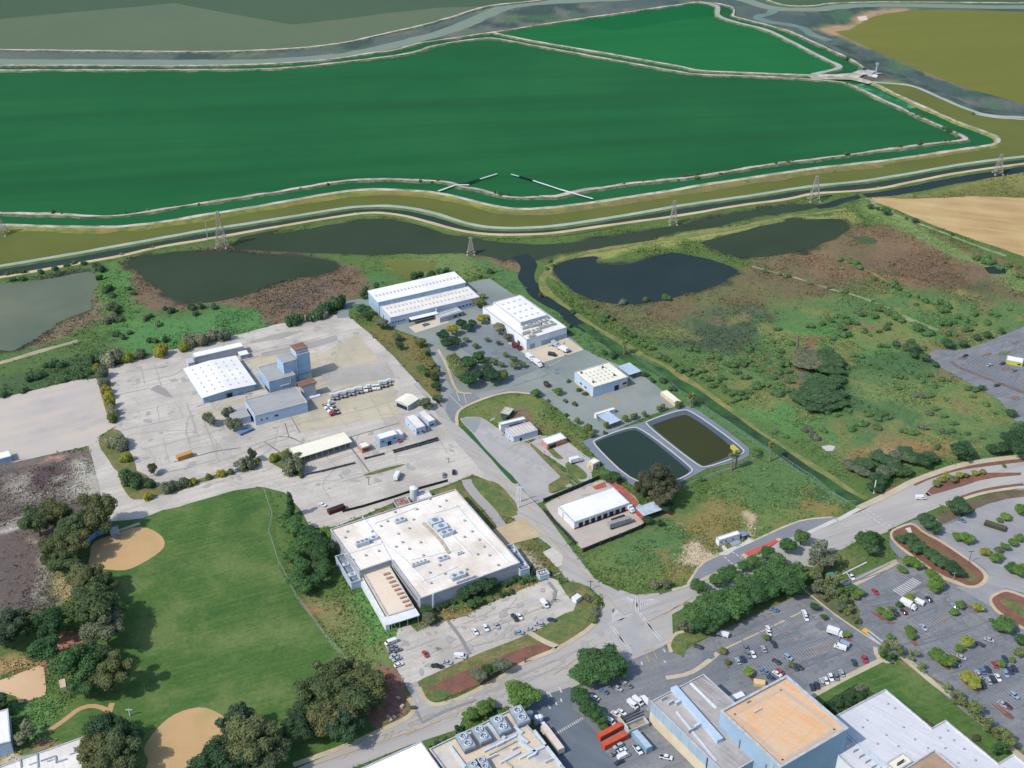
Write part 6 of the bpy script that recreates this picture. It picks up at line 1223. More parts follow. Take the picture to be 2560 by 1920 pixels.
# eastern lots
def lot(view, items, where, grp, colr='park', hk=.75): row('round', view, items, 'small round lot tree', where, grp, colr, hk)
lot('D1', [(870, 580, 75), (980, 620, 70), (920, 590, 70), (800, 670, 50), (1150, 735, 70), (1210, 855, 95), (1180, 890, 70)], 'along the top edge of the striped lot', 'trees at the top of the striped lot')
lot('D1', [(120, 890, 60, 'lush'), (210, 900, 65, 'lush'), (305, 940, 60), (270, 980, 50)], 'beside the feathery strip at the lot edge', 'trees beside the feathery strip')
lot('D1', [(890, 1000, 55, 'yelg'), (780, 1070, 40, 'lushd'), (680, 1120, 35), (560, 1150, 60), (640, 1210, 65)], 'around the white vans', 'trees around the white vans')
lot('D1', [(1480, 1080, 55), (1410, 1160, 50, 'park'), (1680, 1110, 60, 'yelg'), (1920, 1340, 75, 'lush'), (2010, 1345, 80, 'lush'), (1830, 1250, 30)], 'along the lane beside the basin islands', 'trees along the basin lane')
lot('D1', [(900, 1360, 55), (910, 1420, 55), (670, 1450, 45)], 'on the planted island facing the tan ramp', 'trees facing the tan ramp')
lot('C3', [(1850, 850, 45, 'yelg'), (1795, 885, 28), (1650, 920, 45), (1690, 960, 50), (1725, 965, 45), (1480, 770, 30), (1490, 800, 30), (1840, 1070, 45, 'yelg'), (1890, 1110, 45, 'yelg'), (2180, 910, 35, 'olive'), (2070, 980, 25), (2135, 955, 20), (2090, 740, 60, 'lush'), (2200, 830, 45, 'lushd')], 'on the islands of the lot nearest the lawn', 'island trees of the lot near the lawn')
lot('C3', [(865, 615, 32, 'lushd'), (925, 678, 25, 'lushd'), (553, 812, 25), (275, 900, 27, 'olive'), (440, 1035, 36, 'lime'), (1070, 795, 25, 'lime'), (300, 970, 22, 'olive'), (710, 985, 22, 'olive')], 'in the lot above the orange roof', 'trees of the lot above the orange roof')
lot('D1', [(1440, 290, 60), (1540, 310, 75), (1560, 340, 60), (2010, 70, 55, 'lime'), (1930, 100, 35), (1750, 470, 60, 'yelg'), (1880, 540, 70), (1990, 410, 50), (2090, 360, 55), (2160, 310, 55), (1910, 450, 45, 'greyd'), (2060, 660, 70, 'lushd'), (2150, 690, 80), (2200, 650, 60)], 'in the pale lot beyond the basin', 'trees of the pale lot')
row('round', 'D9', [(1460, 1060, 125, 'marshd'), (1540, 1090, 70, 'marshd'), (1100, 1240, 110, 'marshd'), (1180, 1300, 80, 'marshd'), (1040, 1200, 70, 'marshd')], 'dark dense tree', 'on the mulch between main road and pale lot', 'dark trees by the main road', 'marshd', .8)
row('round', 'D1', [(800, 320, 55, 'marshd'), (900, 300, 70, 'marshd'), (980, 420, 90, 'marshd'), (930, 420, 60, 'marshd'), (1120, 500, 80, 'marshd'), (1200, 560, 80, 'marshd'), (1270, 600, 80, 'marshd'), (1380, 660, 90, 'dark'), (1440, 700, 80, 'dark'), (740, 310, 30, 'marshd')], 'dark evergreen', 'along the drainage basin, counted from the main road', 'dark evergreens along the basin', 'marshd', .8)
lot('D9', [(1200, 790, 50, 'olive'), (1260, 740, 45, 'yelg'), (1320, 700, 45, 'yelg'), (1400, 740, 50, 'olive'), (1460, 690, 45, 'yelg'), (1540, 690, 35, 'olive'), (1640, 660, 40, 'yelg'), (1730, 650, 35, 'yelg'), (1980, 580, 25), (2170, 1090, 80, 'park'), (2000, 1160, 50, 'lime')], 'on the median of the curving road', 'median trees')
row('sparse', 'C3', [(1350, 880, 60, 'olive'), (1330, 920, 50, 'lushd'), (1400, 900, 40, 'olive'), (1860, 1240, 50, 'olive'), (1780, 1190, 45, 'olive'), (1920, 1290, 60, 'olive'), (1980, 1380, 50, 'olive'), (2100, 1460, 60, 'olive'), (2060, 1420, 40, 'olive'), (1560, 1000, 35, 'sage'), (1710, 1130, 30, 'sage'), (2050, 1530, 50, 'lushd'), (1500, 920, 35, 'sage')], 'wispy pale tree', 'along the lawn walk counted from the tan ramp', 'wispy trees along the lawn walk', 'olive', .9)
shrubs('C3', [(970, 1250, 40), (1020, 1220, 45), (1070, 1190, 40), (1120, 1170, 40), (1160, 1130, 40, 'greyd'), (1000, 1280, 35), (1100, 1230, 40), (1170, 1180, 35), (1560, 1340, 30, 'brown'), (1600, 1370, 30, 'brown'), (1900, 1450, 30, 'brown')], 'dark bush in the bed between lawn and big warehouses', 'bushes in the lawn bed', 'dark', .6)
# middle plants
row('round', 'Z6', [(770, 620, 60, 'dark'), (860, 570, 55, 'yel'), (800, 700, 60, 'dark'), (880, 680, 55, 'dark'), (940, 520, 50, 'dark'), (990, 550, 45, 'dark'), (1035, 510, 45, 'dark'), (1125, 470, 50, 'yel')], 'round dark or yellowing tree', 'between the loop road and the white plant', 'trees between loop road and white plant', 'dark', .95)
row('round', 'Z6', [(860, 850, 70, 'olive'), (900, 920, 70, 'olive'), (930, 980, 70, 'olive'), (980, 850, 50, 'lushd'), (1090, 820, 60, 'lushd'), (1010, 890, 60, 'lushd'), (1010, 1040, 80, 'dark'), (1100, 980, 60, 'dark'), (1210, 990, 80, 'dark'), (1180, 940, 60, 'dark'), (1310, 990, 60, 'olive'), (1230, 860, 40, 'olive'), (1140, 850, 40, 'lush')], 'leafy grove tree', 'in the grove inside the loop road', 'grove inside the loop road', 'lushd', .95)
row('round', 'Z6', [(1060, 720, 30, 'olive'), (1280, 560, 60, 'grey'), (1360, 640, 45, 'greyd'), (1410, 840, 35, 'olive'), (1420, 900, 40, 'olive'), (1490, 890, 35, 'olive'), (1300, 890, 30, 'olive'), (1340, 800, 30, 'olive'), (980, 660, 30, 'olive'), (1170, 660, 25, 'greyd'), (1270, 690, 25, 'greyd')], 'small drab tree', 'in the staff parking beside the white plant', 'staff parking trees', 'olive', .95)
row('round', 'Z6', [(30, 390, 60, 'marshd'), (60, 440, 55, 'marshd'), (190, 510, 60, 'greyd'), (160, 480, 45, 'olive'), (330, 640, 45, 'greyd'), (365, 720, 40, 'dark'), (550, 690, 55, 'olive'), (600, 770, 45, 'olive'), (560, 930, 45, 'marsh'), (660, 890, 45, 'olive'), (700, 960, 45, 'olive'), (690, 1020, 50, 'dark'), (700, 1090, 50, 'dark'), (600, 970, 40, 'marsh'), (710, 1200, 45, 'greyd')], 'scrubby tree', 'along the old rail strip, counted from the very long warehouse', 'rail strip trees', 'olive', .9)
row('oval', 'Z6', [(500, 70, 45, 'marshd'), (560, 60, 35, 'marshd'), (660, 60, 45, 'marshd'), (600, 110, 40, 'marshd'), (50, 200, 35, 'marshd'), (150, 160, 35, 'marshd'), (20, 240, 35, 'marshd'), (690, 100, 35, 'marsh')], 'upright dark tree', 'behind the very long warehouse', 'upright trees behind the very long warehouse', 'marshd', 1.2)
row('round', 'Z6', [(1130, 260, 30, 'yelg'), (1090, 320, 55, 'olive'), (1130, 340, 35, 'olive')], 'low tree', 'between the very long warehouse and the white plant', 'trees between the two plants', 'olive', .9)
row('round', 'Z7', [(280, 230, 75, 'greyd'), (330, 250, 50, 'olive'), (420, 170, 50, 'dark'), (1560, 110, 55, 'marsh'), (1820, 90, 50, 'park')], 'lone roadside tree', 'near the dark junction, counted from the white office house', 'trees near the dark junction', 'olive', .9)
row('oval', 'Z8', [(430, 930, 42, 'olive'), (550, 1020, 65, 'olive'), (590, 1080, 45, 'olive'), (765, 980, 42, 'olive'), (980, 900, 45, 'olive'), (1070, 880, 40, 'olive'), (1200, 850, 35, 'olive'), (1100, 870, 35, 'olive'), (1410, 770, 40, 'olive'), (1370, 790, 35, 'olive'), (1590, 740, 45, 'olive'), (200, 590, 45, 'park')], 'upright olive tree', 'in the line above the settling ponds', 'line of trees above the settling ponds', 'olive', 1.05)
shrubs('Z8', [(330, 475, 30), (450, 575, 35), (520, 620, 35), (80, 510, 50, 'brown'), (300, 700, 30), (400, 740, 35, 'brown'), (300, 860, 30), (180, 790, 22), (100, 700, 25, 'brown')], 'dark shrub on the planted islands by the square depot', 'island shrubs by the square depot', 'marshd')
row('wide', 'Z2', [(1030, 830, 150, 'red'), (1140, 880, 110, 'red'), (920, 890, 90, 'red'), (1080, 960, 110, 'brown')], 'huge dark brownish tree', 'spreading over the basin corner', 'huge dark trees at the basin corner', 'red', 1.0)
row('round', 'Z2', [(1120, 1080, 50, 'dark'), (960, 1190, 45, 'dark'), (1065, 1210, 35, 'dark'), (640, 780, 60, 'lushd'), (580, 800, 45, 'lushd')], 'dark small tree', 'around the red-footed warehouse yard', 'dark trees round the red-footed yard', 'dark', .9)
shrubs('Z2', [(1960, 560, 55, 'marsh'), (1440, 800, 40, 'marsh'), (1390, 90, 35, 'marsh'), (1230, 130, 35, 'marsh'), (560, 380, 25, 'brown')], 'green shrub at the outer edge of the settling ponds', 'shrubs round the settling ponds', 'marsh')
# yard planting
shrubs('B1', [(650, 760, 45, 'greyd'), (670, 810, 40, 'grey'), (680, 860, 35, 'yel'), (700, 900, 35, 'yel'), (710, 950, 40, 'yelg'), (715, 1000, 40, 'grey'), (730, 1040, 35, 'olive'), (620, 715, 25, 'yel'), (690, 880, 25, 'marshd')], 'grey or yellow shrub in the strip between dirt lot and yard', 'shrubs between dirt lot and yard', 'greyd', .9)
row('bush', 'B1', [(1345, 1045, 45, 'greyd'), (1460, 1010, 42, 'greyd'), (1500, 1085, 45, 'greyd')], 'round grey-green tree', 'in front of the long workshop annex', 'round trees by the workshop annex', 'greyd', 1.0)
shrubs('B1', [(720, 1200, 50, 'grey'), (780, 1190, 55, 'grey'), (790, 1220, 45, 'greyd'), (810, 1300, 40, 'yelg'), (770, 1170, 35, 'marshd')], 'big grey shrub on the island by the yard road', 'big grey shrubs on the road island', 'grey', .85)
shrubs('B1', [(830, 1440, 65, 'marshd'), (870, 1460, 50, 'marsh'), (800, 1410, 45, 'marsh'), (950, 1545, 35, 'yel'), (965, 1470, 35, 'marshd'), (1060, 1500, 45, 'greyd'), (1110, 1480, 45, 'greyd'), (1160, 1465, 45, 'greyd'), (1200, 1455, 40, 'olive'), (1240, 1450, 30, 'yel'), (1415, 1400, 32, 'yel'), (1480, 1390, 25, 'olive'), (1560, 1330, 55, 'greyd'), (1610, 1335, 45, 'greyd'), (1650, 1330, 25, 'yel'), (1340, 1420, 25, 'olive')], 'mixed shrub in the planting strip along the yard road', 'shrubs along the yard road', 'greyd', .8)
row('bush', 'B1', [(985, 1365, 32, 'red'), (1620, 1275, 38, 'red')], 'small dark purple tree', 'in the yard, counted from the yard road bend', 'dark purple trees', 'red', 1.2)
shrubs('B1', [(1885, 1345, 70, 'greyd'), (1910, 1310, 45, 'grey'), (1760, 1300, 35, 'yelg'), (1840, 1270, 35, 'yelg'), (1940, 1410, 20, 'marshd'), (1850, 1310, 40, 'greyd')], 'shrub at the end of the open-fronted shed', 'shrubs at the open shed', 'greyd', .85)
shrubs('B1', [(710, 650, 60, 'grey'), (740, 640, 40, 'grey'), (900, 625, 40, 'greyd'), (1030, 610, 50, 'yel'), (820, 655, 40, 'yelg'), (590, 670, 30, 'marshd'), (1210, 550, 45, 'grey'), (1280, 535, 50, 'grey'), (1370, 510, 45, 'grey'), (1440, 510, 45, 'greyd'), (1180, 585, 35, 'yelg'), (1320, 545, 35, 'greyd'), (1870, 425, 40, 'marshd'), (1920, 405, 40, 'marshd'), (2040, 370, 45, 'marshd'), (2090, 340, 50, 'marshd'), (2150, 310, 50, 'marshd'), (2190, 300, 50, 'marshd'), (2070, 375, 35, 'grey'), (1990, 400, 30, 'marshd')], 'grey bush along the edge between yard and marsh', 'bushes between yard and marsh', 'greyd', .95)
shrubs('B1', [(700, 200, 30), (680, 220, 30), (720, 250, 25), (640, 140, 25), (650, 75, 35), (620, 60, 25), (350, 75, 25), (430, 60, 22), (480, 45, 22), (150, 105, 25), (100, 110, 20), (60, 115, 22), (540, 45, 22), (260, 100, 20), (720, 320, 40, 'greyd'), (750, 350, 35), (740, 370, 30), (700, 400, 45, 'grey'), (760, 400, 35, 'greyd'), (860, 240, 18), (830, 210, 18), (930, 400, 25, 'greyd'), (1010, 435, 25, 'greyd'), (960, 385, 20), (1100, 350, 30), (1060, 335, 20), (1230, 325, 30), (1290, 320, 30), (1370, 325, 25), (1260, 370, 22), (740, 500, 30), (790, 520, 25), (830, 490, 22, 'greyd'), (1060, 535, 30), (1000, 540, 25), (960, 540, 22), (340, 690, 40), (390, 700, 30), (300, 700, 25), (190, 790, 30), (270, 765, 25), (240, 780, 25), (580, 750, 22), (520, 770, 25), (410, 800, 25), (30, 890, 30), (150, 860, 25), (80, 150, 20), (140, 145, 22)], 'marsh shrub scattered by the western ponds', 'shrubs by the western ponds', 'marshd', .7)
# eastern meadow
random.seed(11)
shrubs('B3', [(835, 445, 32), (910, 430, 25), (970, 415, 25), (995, 385, 20), (1090, 420, 35), (1130, 430, 25), (1060, 390, 25), (1170, 375, 25, 'brown'), (1040, 460, 35), (1060, 500, 35), (1020, 495, 25), (980, 530, 22), (1180, 475, 32), (1325, 460, 28), (1280, 485, 22), (1220, 508, 14), (1295, 340, 35), (1270, 320, 22), (1240, 290, 14), (1250, 385, 30), (1340, 435, 25), (1350, 370, 35), (1390, 385, 40), (1420, 410, 30), (1540, 460, 45), (1610, 495, 35), (1520, 450, 35), (1570, 495, 25), (1730, 495, 28), (1770, 500, 25), (1700, 430, 35), (1720, 425, 35), (1680, 420, 25), (1750, 420, 25), (1850, 470, 30), (1890, 430, 25), (1840, 410, 28), (1790, 385, 28), (1900, 370, 30), (1990, 360, 25), (2040, 380, 20), (1980, 425, 30), (1690, 345, 35), (1660, 330, 25), (1710, 355, 25), (1650, 290, 35), (1720, 315, 35), (1700, 300, 25), (1580, 285, 25), (1470, 245, 25), (1530, 260, 18), (1400, 205, 25), (1370, 180, 30), (1380, 165, 25), (1250, 145, 22), (1300, 165, 16), (1130, 45, 30), (1160, 70, 25), (1100, 40, 22), (1030, 20, 25), (830, 170, 22), (1050, 225, 28), (960, 205, 18), (690, 125, 22), (550, 100, 20), (640, 115, 18), (1520, 310, 16), (2070, 485, 22), (2120, 345, 16), (1960, 20, 40), (2000, 40, 30), (2060, 70, 30), (2110, 60, 25), (1900, 10, 30), (2180, 130, 25)], 'dark bush dotted over the upper meadow', 'bushes of the upper meadow', 'marsh', .55)
shrubs('B3', [(60, 590, 30), (100, 600, 25), (190, 650, 28), (250, 655, 25), (60, 730, 30), (110, 750, 30), (150, 770, 30), (190, 790, 35), (60, 760, 25), (240, 800, 30), (210, 830, 30), (270, 840, 30), (300, 870, 35), (340, 880, 35), (370, 910, 30), (270, 780, 30), (150, 740, 25), (330, 700, 40), (390, 690, 40), (430, 670, 35), (360, 740, 35), (470, 700, 25), (500, 730, 25), (420, 780, 35), (480, 830, 40), (510, 830, 35), (440, 870, 30), (560, 830, 25), (600, 780, 25), (650, 700, 35), (680, 690, 30), (640, 740, 35), (690, 740, 30), (720, 560, 30), (640, 610, 30), (600, 550, 22), (630, 640, 25), (540, 660, 20), (650, 840, 45), (700, 800, 35), (610, 870, 35), (420, 910, 28), (400, 880, 30), (340, 930, 25), (700, 860, 40), (640, 880, 40), (440, 590, 40, 'marsh'), (620, 470, 22), (650, 465, 15)], 'rough willow bush between the drain and the dark copse', 'willow bushes by the dark copse', 'marsh', .5, name='willow_bush', cat='bush')
row('round', 'B3', [(820, 640, 71, 'greyd'), (850, 700, 78, 'greyd'), (790, 700, 65, 'greyd'), (940, 640, 78, 'marshd'), (980, 680, 78, 'marshd'), (920, 720, 71, 'marshd'), (980, 740, 65, 'marshd'), (1020, 800, 52, 'marshd'), (820, 790, 58, 'greyd'), (880, 820, 78, 'marshd'), (940, 850, 91, 'marshd'), (840, 890, 91, 'marshd'), (910, 920, 97, 'marshd'), (990, 900, 78, 'marshd'), (790, 920, 71, 'marshd'), (870, 970, 65, 'marshd'), (960, 970, 58, 'marshd'), (1010, 950, 58, 'marshd'), (750, 900, 45, 'marsh')], 'dense copse tree', 'in the dark copse in the meadow', 'dark copse in the meadow', 'marshd', .4)
shrubs('B3', [(1110, 630, 30), (1160, 640, 28), (1210, 690, 25), (1250, 700, 28), (1280, 720, 22), (1080, 720, 22), (1290, 575, 28), (1330, 580, 20), (1390, 575, 30), (1430, 600, 25), (1560, 590, 25), (1400, 770, 35), (1440, 780, 25), (1480, 745, 22), (1530, 770, 28), (1560, 800, 28), (1600, 760, 28), (1640, 835, 22), (1620, 800, 22), (1680, 790, 28), (1720, 800, 20), (1400, 850, 25), (1540, 890, 35, 'greyd'), (1580, 900, 30), (1620, 890, 25), (1640, 980, 28), (1600, 1010, 28, 'greyd'), (1700, 1030, 25), (1760, 1075, 28), (1700, 1130, 28, 'greyd'), (1750, 1120, 25), (1850, 1140, 22), (1710, 925, 15), (1590, 940, 20), (1190, 980, 35), (1250, 1000, 35), (1310, 1010, 35), (1270, 1040, 35), (1220, 1020, 28), (1340, 1040, 28), (1150, 1070, 35), (1190, 1080, 28), (1270, 1100, 35, 'marsh'), (1440, 1120, 35), (1500, 1130, 35, 'marsh'), (1560, 1100, 35, 'greyd'), (1070, 990, 28), (1010, 1020, 28, 'marsh'), (950, 1000, 28), (1110, 1110, 35, 'marsh'), (800, 1110, 35, 'greyd'), (850, 1140, 40, 'greyd'), (880, 1160, 35, 'greyd'), (920, 1120, 30, 'marsh'), (610, 1125, 22, 'greyd'), (680, 1160, 20, 'marsh'), (740, 1190, 18, 'marsh'), (830, 1100, 25, 'greyd'), (1860, 850, 30), (1900, 860, 28), (1880, 900, 25), (1970, 950, 28), (2030, 1010, 15), (1940, 1170, 15), (1690, 1310, 15), (1650, 1230, 28)], 'low bush in the open meadow before the parking bays', 'bushes of the open meadow', 'marsh', .42)
row('round', 'B3', [(1485, 590, 50), (1390, 570, 28), (1570, 655, 35), (1505, 640, 28), (1640, 700, 22), (1720, 570, 38), (1820, 570, 30), (1910, 530, 25), (1975, 510, 28), (2130, 1015, 32), (1940, 850, 22), (2070, 485, 20)], 'dark round tree', 'along the kerb of the far parking bays', 'trees at the far parking bays', 'marshd', .8)
row('round', 'B3', [(1200, 1350, 55, 'marshd'), (1270, 1300, 55, 'marshd'), (1330, 1330, 60, 'marshd'), (1400, 1300, 55, 'greyd'), (1450, 1280, 55, 'marshd'), (1500, 1320, 55, 'marshd'), (1560, 1330, 65, 'dark'), (1610, 1310, 50, 'marshd'), (1320, 1400, 60, 'greyd'), (1390, 1390, 60, 'marshd'), (1450, 1400, 50, 'marshd'), (1280, 1450, 60, 'dark'), (1260, 1500, 45, 'dark'), (1170, 1400, 45, 'greyd'), (1100, 1370, 45, 'greyd'), (1150, 1330, 40, 'marshd'), (1080, 1340, 35, 'greyd')], 'dark thicket tree', 'in the thicket beside the curving road', 'thicket by the curving road', 'marsh', .6)
row('round', 'B3', [(1800, 1260, 70, 'dark'), (1830, 1290, 45, 'dark'), (2140, 1200, 70, 'dark'), (2190, 1150, 80, 'marshd'), (2200, 1250, 70, 'dark'), (2080, 1240, 45, 'dark'), (2010, 1250, 40, 'dark'), (2260, 1200, 90, 'dark')], 'big dark oak', 'on the meadow edge above the curving road', 'dark oaks above the curving road', 'dark', .8, 'oak_tree')
# far trees on the banks
shrubs('A1', [(340, 1365, 18), (400, 1375, 10), (650, 1385, 8), (750, 1375, 14), (810, 1372, 9), (950, 1350, 14, 'sage'), (880, 1362, 8), (1280, 1315, 10), (1340, 1298, 7), (1150, 1325, 6), (1930, 1212, 9), (1985, 1205, 7), (2040, 1190, 7), (2110, 1185, 10), (2170, 1162, 8), (2120, 1172, 9, 'yel'), (980, 1592, 12, 'sage'), (785, 1636, 14, 'sage')], 'bush on the bank of the green salt pond', 'bushes on the salt pond bank', 'marshd', .9, name='bank_bush', cat='bush')
shrubs('A2', [(515, 1165, 13), (625, 1160, 14), (590, 1172, 8), (460, 1150, 7), (570, 1160, 6), (330, 1145, 5), (1010, 1240, 18, 'marsh'), (1030, 1255, 15), (1262, 1258, 13), (1700, 1200, 8), (1770, 1192, 7), (1825, 1185, 11), (1950, 1170, 9), (1975, 1165, 7, 'brown'), (2175, 1158, 8), (2145, 1142, 5), (95, 1370, 9, 'sage')], 'bush on the bank of the green salt pond', 'bushes on the salt pond bank', 'marshd', .9, name='bank_bush', cat='bush')
row('tall', 'A2', [(995, 1225, 8, 'marshd', 2.4), (1035, 1235, 6, 'marshd', 2.2), (1085, 1240, 6, 'marshd', 2.2)], 'slim dark tree', 'on the broken bank of the green salt pond', 'slim trees on the broken bank', 'marshd', 2.2)
shrubs('A3', [(615, 1050, 15), (690, 1040, 14), (720, 1035, 12), (910, 1015, 8), (1070, 990, 22), (1180, 975, 11), (1330, 955, 8), (1415, 945, 15), (1545, 925, 20), (1700, 905, 15), (1730, 905, 14), (1785, 890, 15), (1780, 860, 10), (1730, 840, 18), (1700, 825, 16), (1640, 798, 8), (1550, 752, 14), (1520, 742, 9), (1480, 722, 9), (30, 1130, 15), (60, 1128, 14), (110, 1120, 13), (165, 1112, 12), (200, 1110, 10), (260, 1120, 12), (245, 1105, 8), (105, 1142, 15, 'olive'), (1070, 540, 8), (300, 470, 6), (990, 1100, 9, 'sage'), (1885, 730, 10, 'marsh'), (1070, 375, 16), (1275, 1205, 9, 'sage'), (780, 1292, 9, 'sage'), (890, 1262, 9, 'sage')], 'bush on the bank of the green salt pond', 'bushes on the salt pond bank', 'marshd', .8, name='bank_bush', cat='bush')
row('round', 'A3', [(1222, 1330, 20), (1270, 1342, 15), (1330, 1360, 30), (1455, 1405, 10), (1515, 1420, 20), (1750, 1508, 12)], 'dark round tree', 'along the edge of the straw field', 'trees along the straw field', 'marshd', .8)
shrubs('B2', [(640, 95, 28, 'marsh'), (680, 90, 25, 'marsh'), (960, 100, 25), (740, 120, 22), (900, 130, 18, 'marsh'), (1290, 250, 22, 'brown'), (1500, 360, 22), (1480, 450, 18), (1700, 380, 30, 'marsh'), (1690, 410, 25, 'marsh'), (1750, 400, 22, 'marsh'), (1820, 470, 30, 'marsh'), (1850, 490, 28, 'marsh'), (1880, 510, 28, 'marsh'), (1920, 540, 28, 'marsh'), (1960, 570, 28, 'marsh'), (2000, 590, 28, 'marsh'), (2050, 640, 30, 'marsh'), (2100, 660, 30, 'marsh'), (2150, 700, 30, 'marsh'), (2190, 730, 30, 'marsh'), (1750, 640, 32), (1700, 620, 22), (2080, 800, 28), (1960, 760, 25), (2010, 800, 22), (2140, 850, 25), (1350, 30, 18, 'marsh'), (1330, 80, 16, 'marsh'), (1370, 60, 16, 'marsh'), (1820, 300, 28, 'grey'), (1640, 320, 20, 'marsh'), (1970, 280, 22, 'marsh'), (2100, 270, 30, 'marsh')], 'weedy bush along the drain and its bank', 'bushes along the drain', 'marshd', .7, name='weedy_bush', cat='bush')
# low rough growth between the shrubs
def undergrowth(n):
    rng = np.random.default_rng(3)
    y = 335 + (1150 - 335) * rng.random(n * 3) ** 1.0; x = (rng.random(n * 3) - .5) * 1.02 * np.sqrt(y * y + 160000) * .86
    c3 = np.clip((fbm(x, y, .04, 71) - .42) * 4, 0.06, 1); kp = rng.random(len(x)) < c3; x, y = x[kp][:n], y[kp][:n]
    ok = np.ones(len(x), bool)
    for P in HARD:
        a = np.array([(p.x, p.y) for p in P]); s_ = np.where(ok & (x > a[:, 0].min()) & (x < a[:, 0].max()) & (y > a[:, 1].min()) & (y < a[:, 1].max()))[0]
        if not len(s_): continue
        ins = np.zeros(len(s_), bool); xx, yy = x[s_], y[s_]
        for (ax, ay), (bx, by) in zip(a, np.roll(a, -1, 0)):
            if ay != by: ins ^= ((ay > yy) != (by > yy)) & (xx < (bx - ax) * (yy - ay) / (by - ay) + ax)
        ok[s_[ins]] = False
    x, y = x[ok], y[ok]; m = len(x)
    iy = np.clip(np.searchsorted(ys, y), 0, len(ys) - 1); ix = np.clip(np.searchsorted(xs, x), 0, len(xs) - 1)
    col = COLR[iy, ix, :3] * (rng.uniform(.78, 1.4, (m, 1))) * rng.uniform(.92, 1.08, (m, 3))
    k = 4; px_ = np.repeat(x, k) + rng.normal(0, .9, m * k); py_ = np.repeat(y, k) + rng.normal(0, .9, m * k); sz = rng.uniform(.28, .8, m * k); pz = sz * rng.uniform(.12, .5, m * k)
    nr = rng.normal(size=(m * k, 3)) * .7; nr[:, 2] += 1; nr /= np.linalg.norm(nr, axis=1)[:, None]; u = np.cross(nr, rng.normal(size=(m * k, 3))); u /= np.linalg.norm(u, axis=1)[:, None]; v = np.cross(nr, u); p = np.stack([px_, py_, pz], 1); s2 = sz[:, None]
    Q = np.stack([p - u * s2, p - v * s2 * .7, p + u * s2, p + v * s2 * .7], 1).reshape(-1, 3); nq = m * k
    me = bpy.data.meshes.new('undergrowth'); me.vertices.add(nq * 4); me.vertices.foreach_set('co', Q.astype(np.float32).ravel()); me.loops.add(nq * 4); me.loops.foreach_set('vertex_index', np.arange(nq * 4, dtype=np.int32)); me.polygons.add(nq); me.polygons.foreach_set('loop_start', np.arange(0, nq * 4, 4, dtype=np.int32))
    at = me.attributes.new('cover', 'FLOAT_COLOR', 'POINT'); at.data.foreach_set('color', np.concatenate([np.repeat(np.repeat(col, k, 0), 4, 0), np.ones((nq * 4, 1))], 1).astype(np.float32).ravel()); me.update(calc_edges=True)
    m_, nt, b, vec = base('tufts', .9, .05); a = nd(nt, 'ShaderNodeAttribute', attribute_name='cover'); nt.links.new(a.outputs['Color'], b.inputs['Base Color'])
    tagged(link('undergrowth', me, [m_]), kind='stuff')
undergrowth(115000)
# palms
def palm(s_base, s_top, label, rr=3.0):
    b_ = gs(s_base)[0]; h = height_of(s_base, s_top); e = empty('palm_tree', b_, label, 'palm', 'fan palms along the drain')
    bm = bmesh.new(); bm_tube(bm, (0, 0, 0), (.1, .1, h - .6), .55, .45, 8); bmo('trunk', bm, [M('palm_trunk', A(150, 136, 118), A(120, 108, 94), .8, fine=.2)], e)
    V, F = [], []
    for k in range(60):
        a = random.uniform(0, 6.28); el = random.uniform(-.9, 1.1); d = Vector((math.cos(a) * math.cos(el), math.sin(a) * math.cos(el), math.sin(el))); sd = Vector((-math.sin(a), math.cos(a), 0)); L_ = rr * random.uniform(.7, 1.1); o = Vector((.1, .1, h - .6))
        i = len(V); V += [o, o + d * L_ * .55 + sd * .55, o + d * L_ + Vector((0, 0, -.5)), o + d * L_ * .55 - sd * .55]; F.append((i, i + 1, i + 2, i + 3))
    c = pymesh('crown', V, F, [LEAF], e); c.color = tint('olive')
def height_of(sb, st):
    b_ = gs(sb)[0]; py = px(st)[0][1]; v = (py - 960) / FOC; y = b_.y
    return (-v * y * CT - y * ST) / (CT - v * ST) + CAMH
palm('Z8 968,168', 'Z8 985,20', 'fan palm on the drain bank behind the white plant', 3.2)
palm('Z8 1735,780', 'Z8 1770,640', 'fan palm at the upper corner of the settling ponds', 3.4)
palm('Z2 2080,640', 'Z2 2105,470', 'lone fan palm at the bend of the drain', 2.8)
palm('Z2 1725,722', 'Z2 1740,575', 'front one of the two fan palms at the pond corner', 2.8); palm('Z2 1765,705', 'Z2 1775,560', 'rear one of the two fan palms at the pond corner', 2.8)
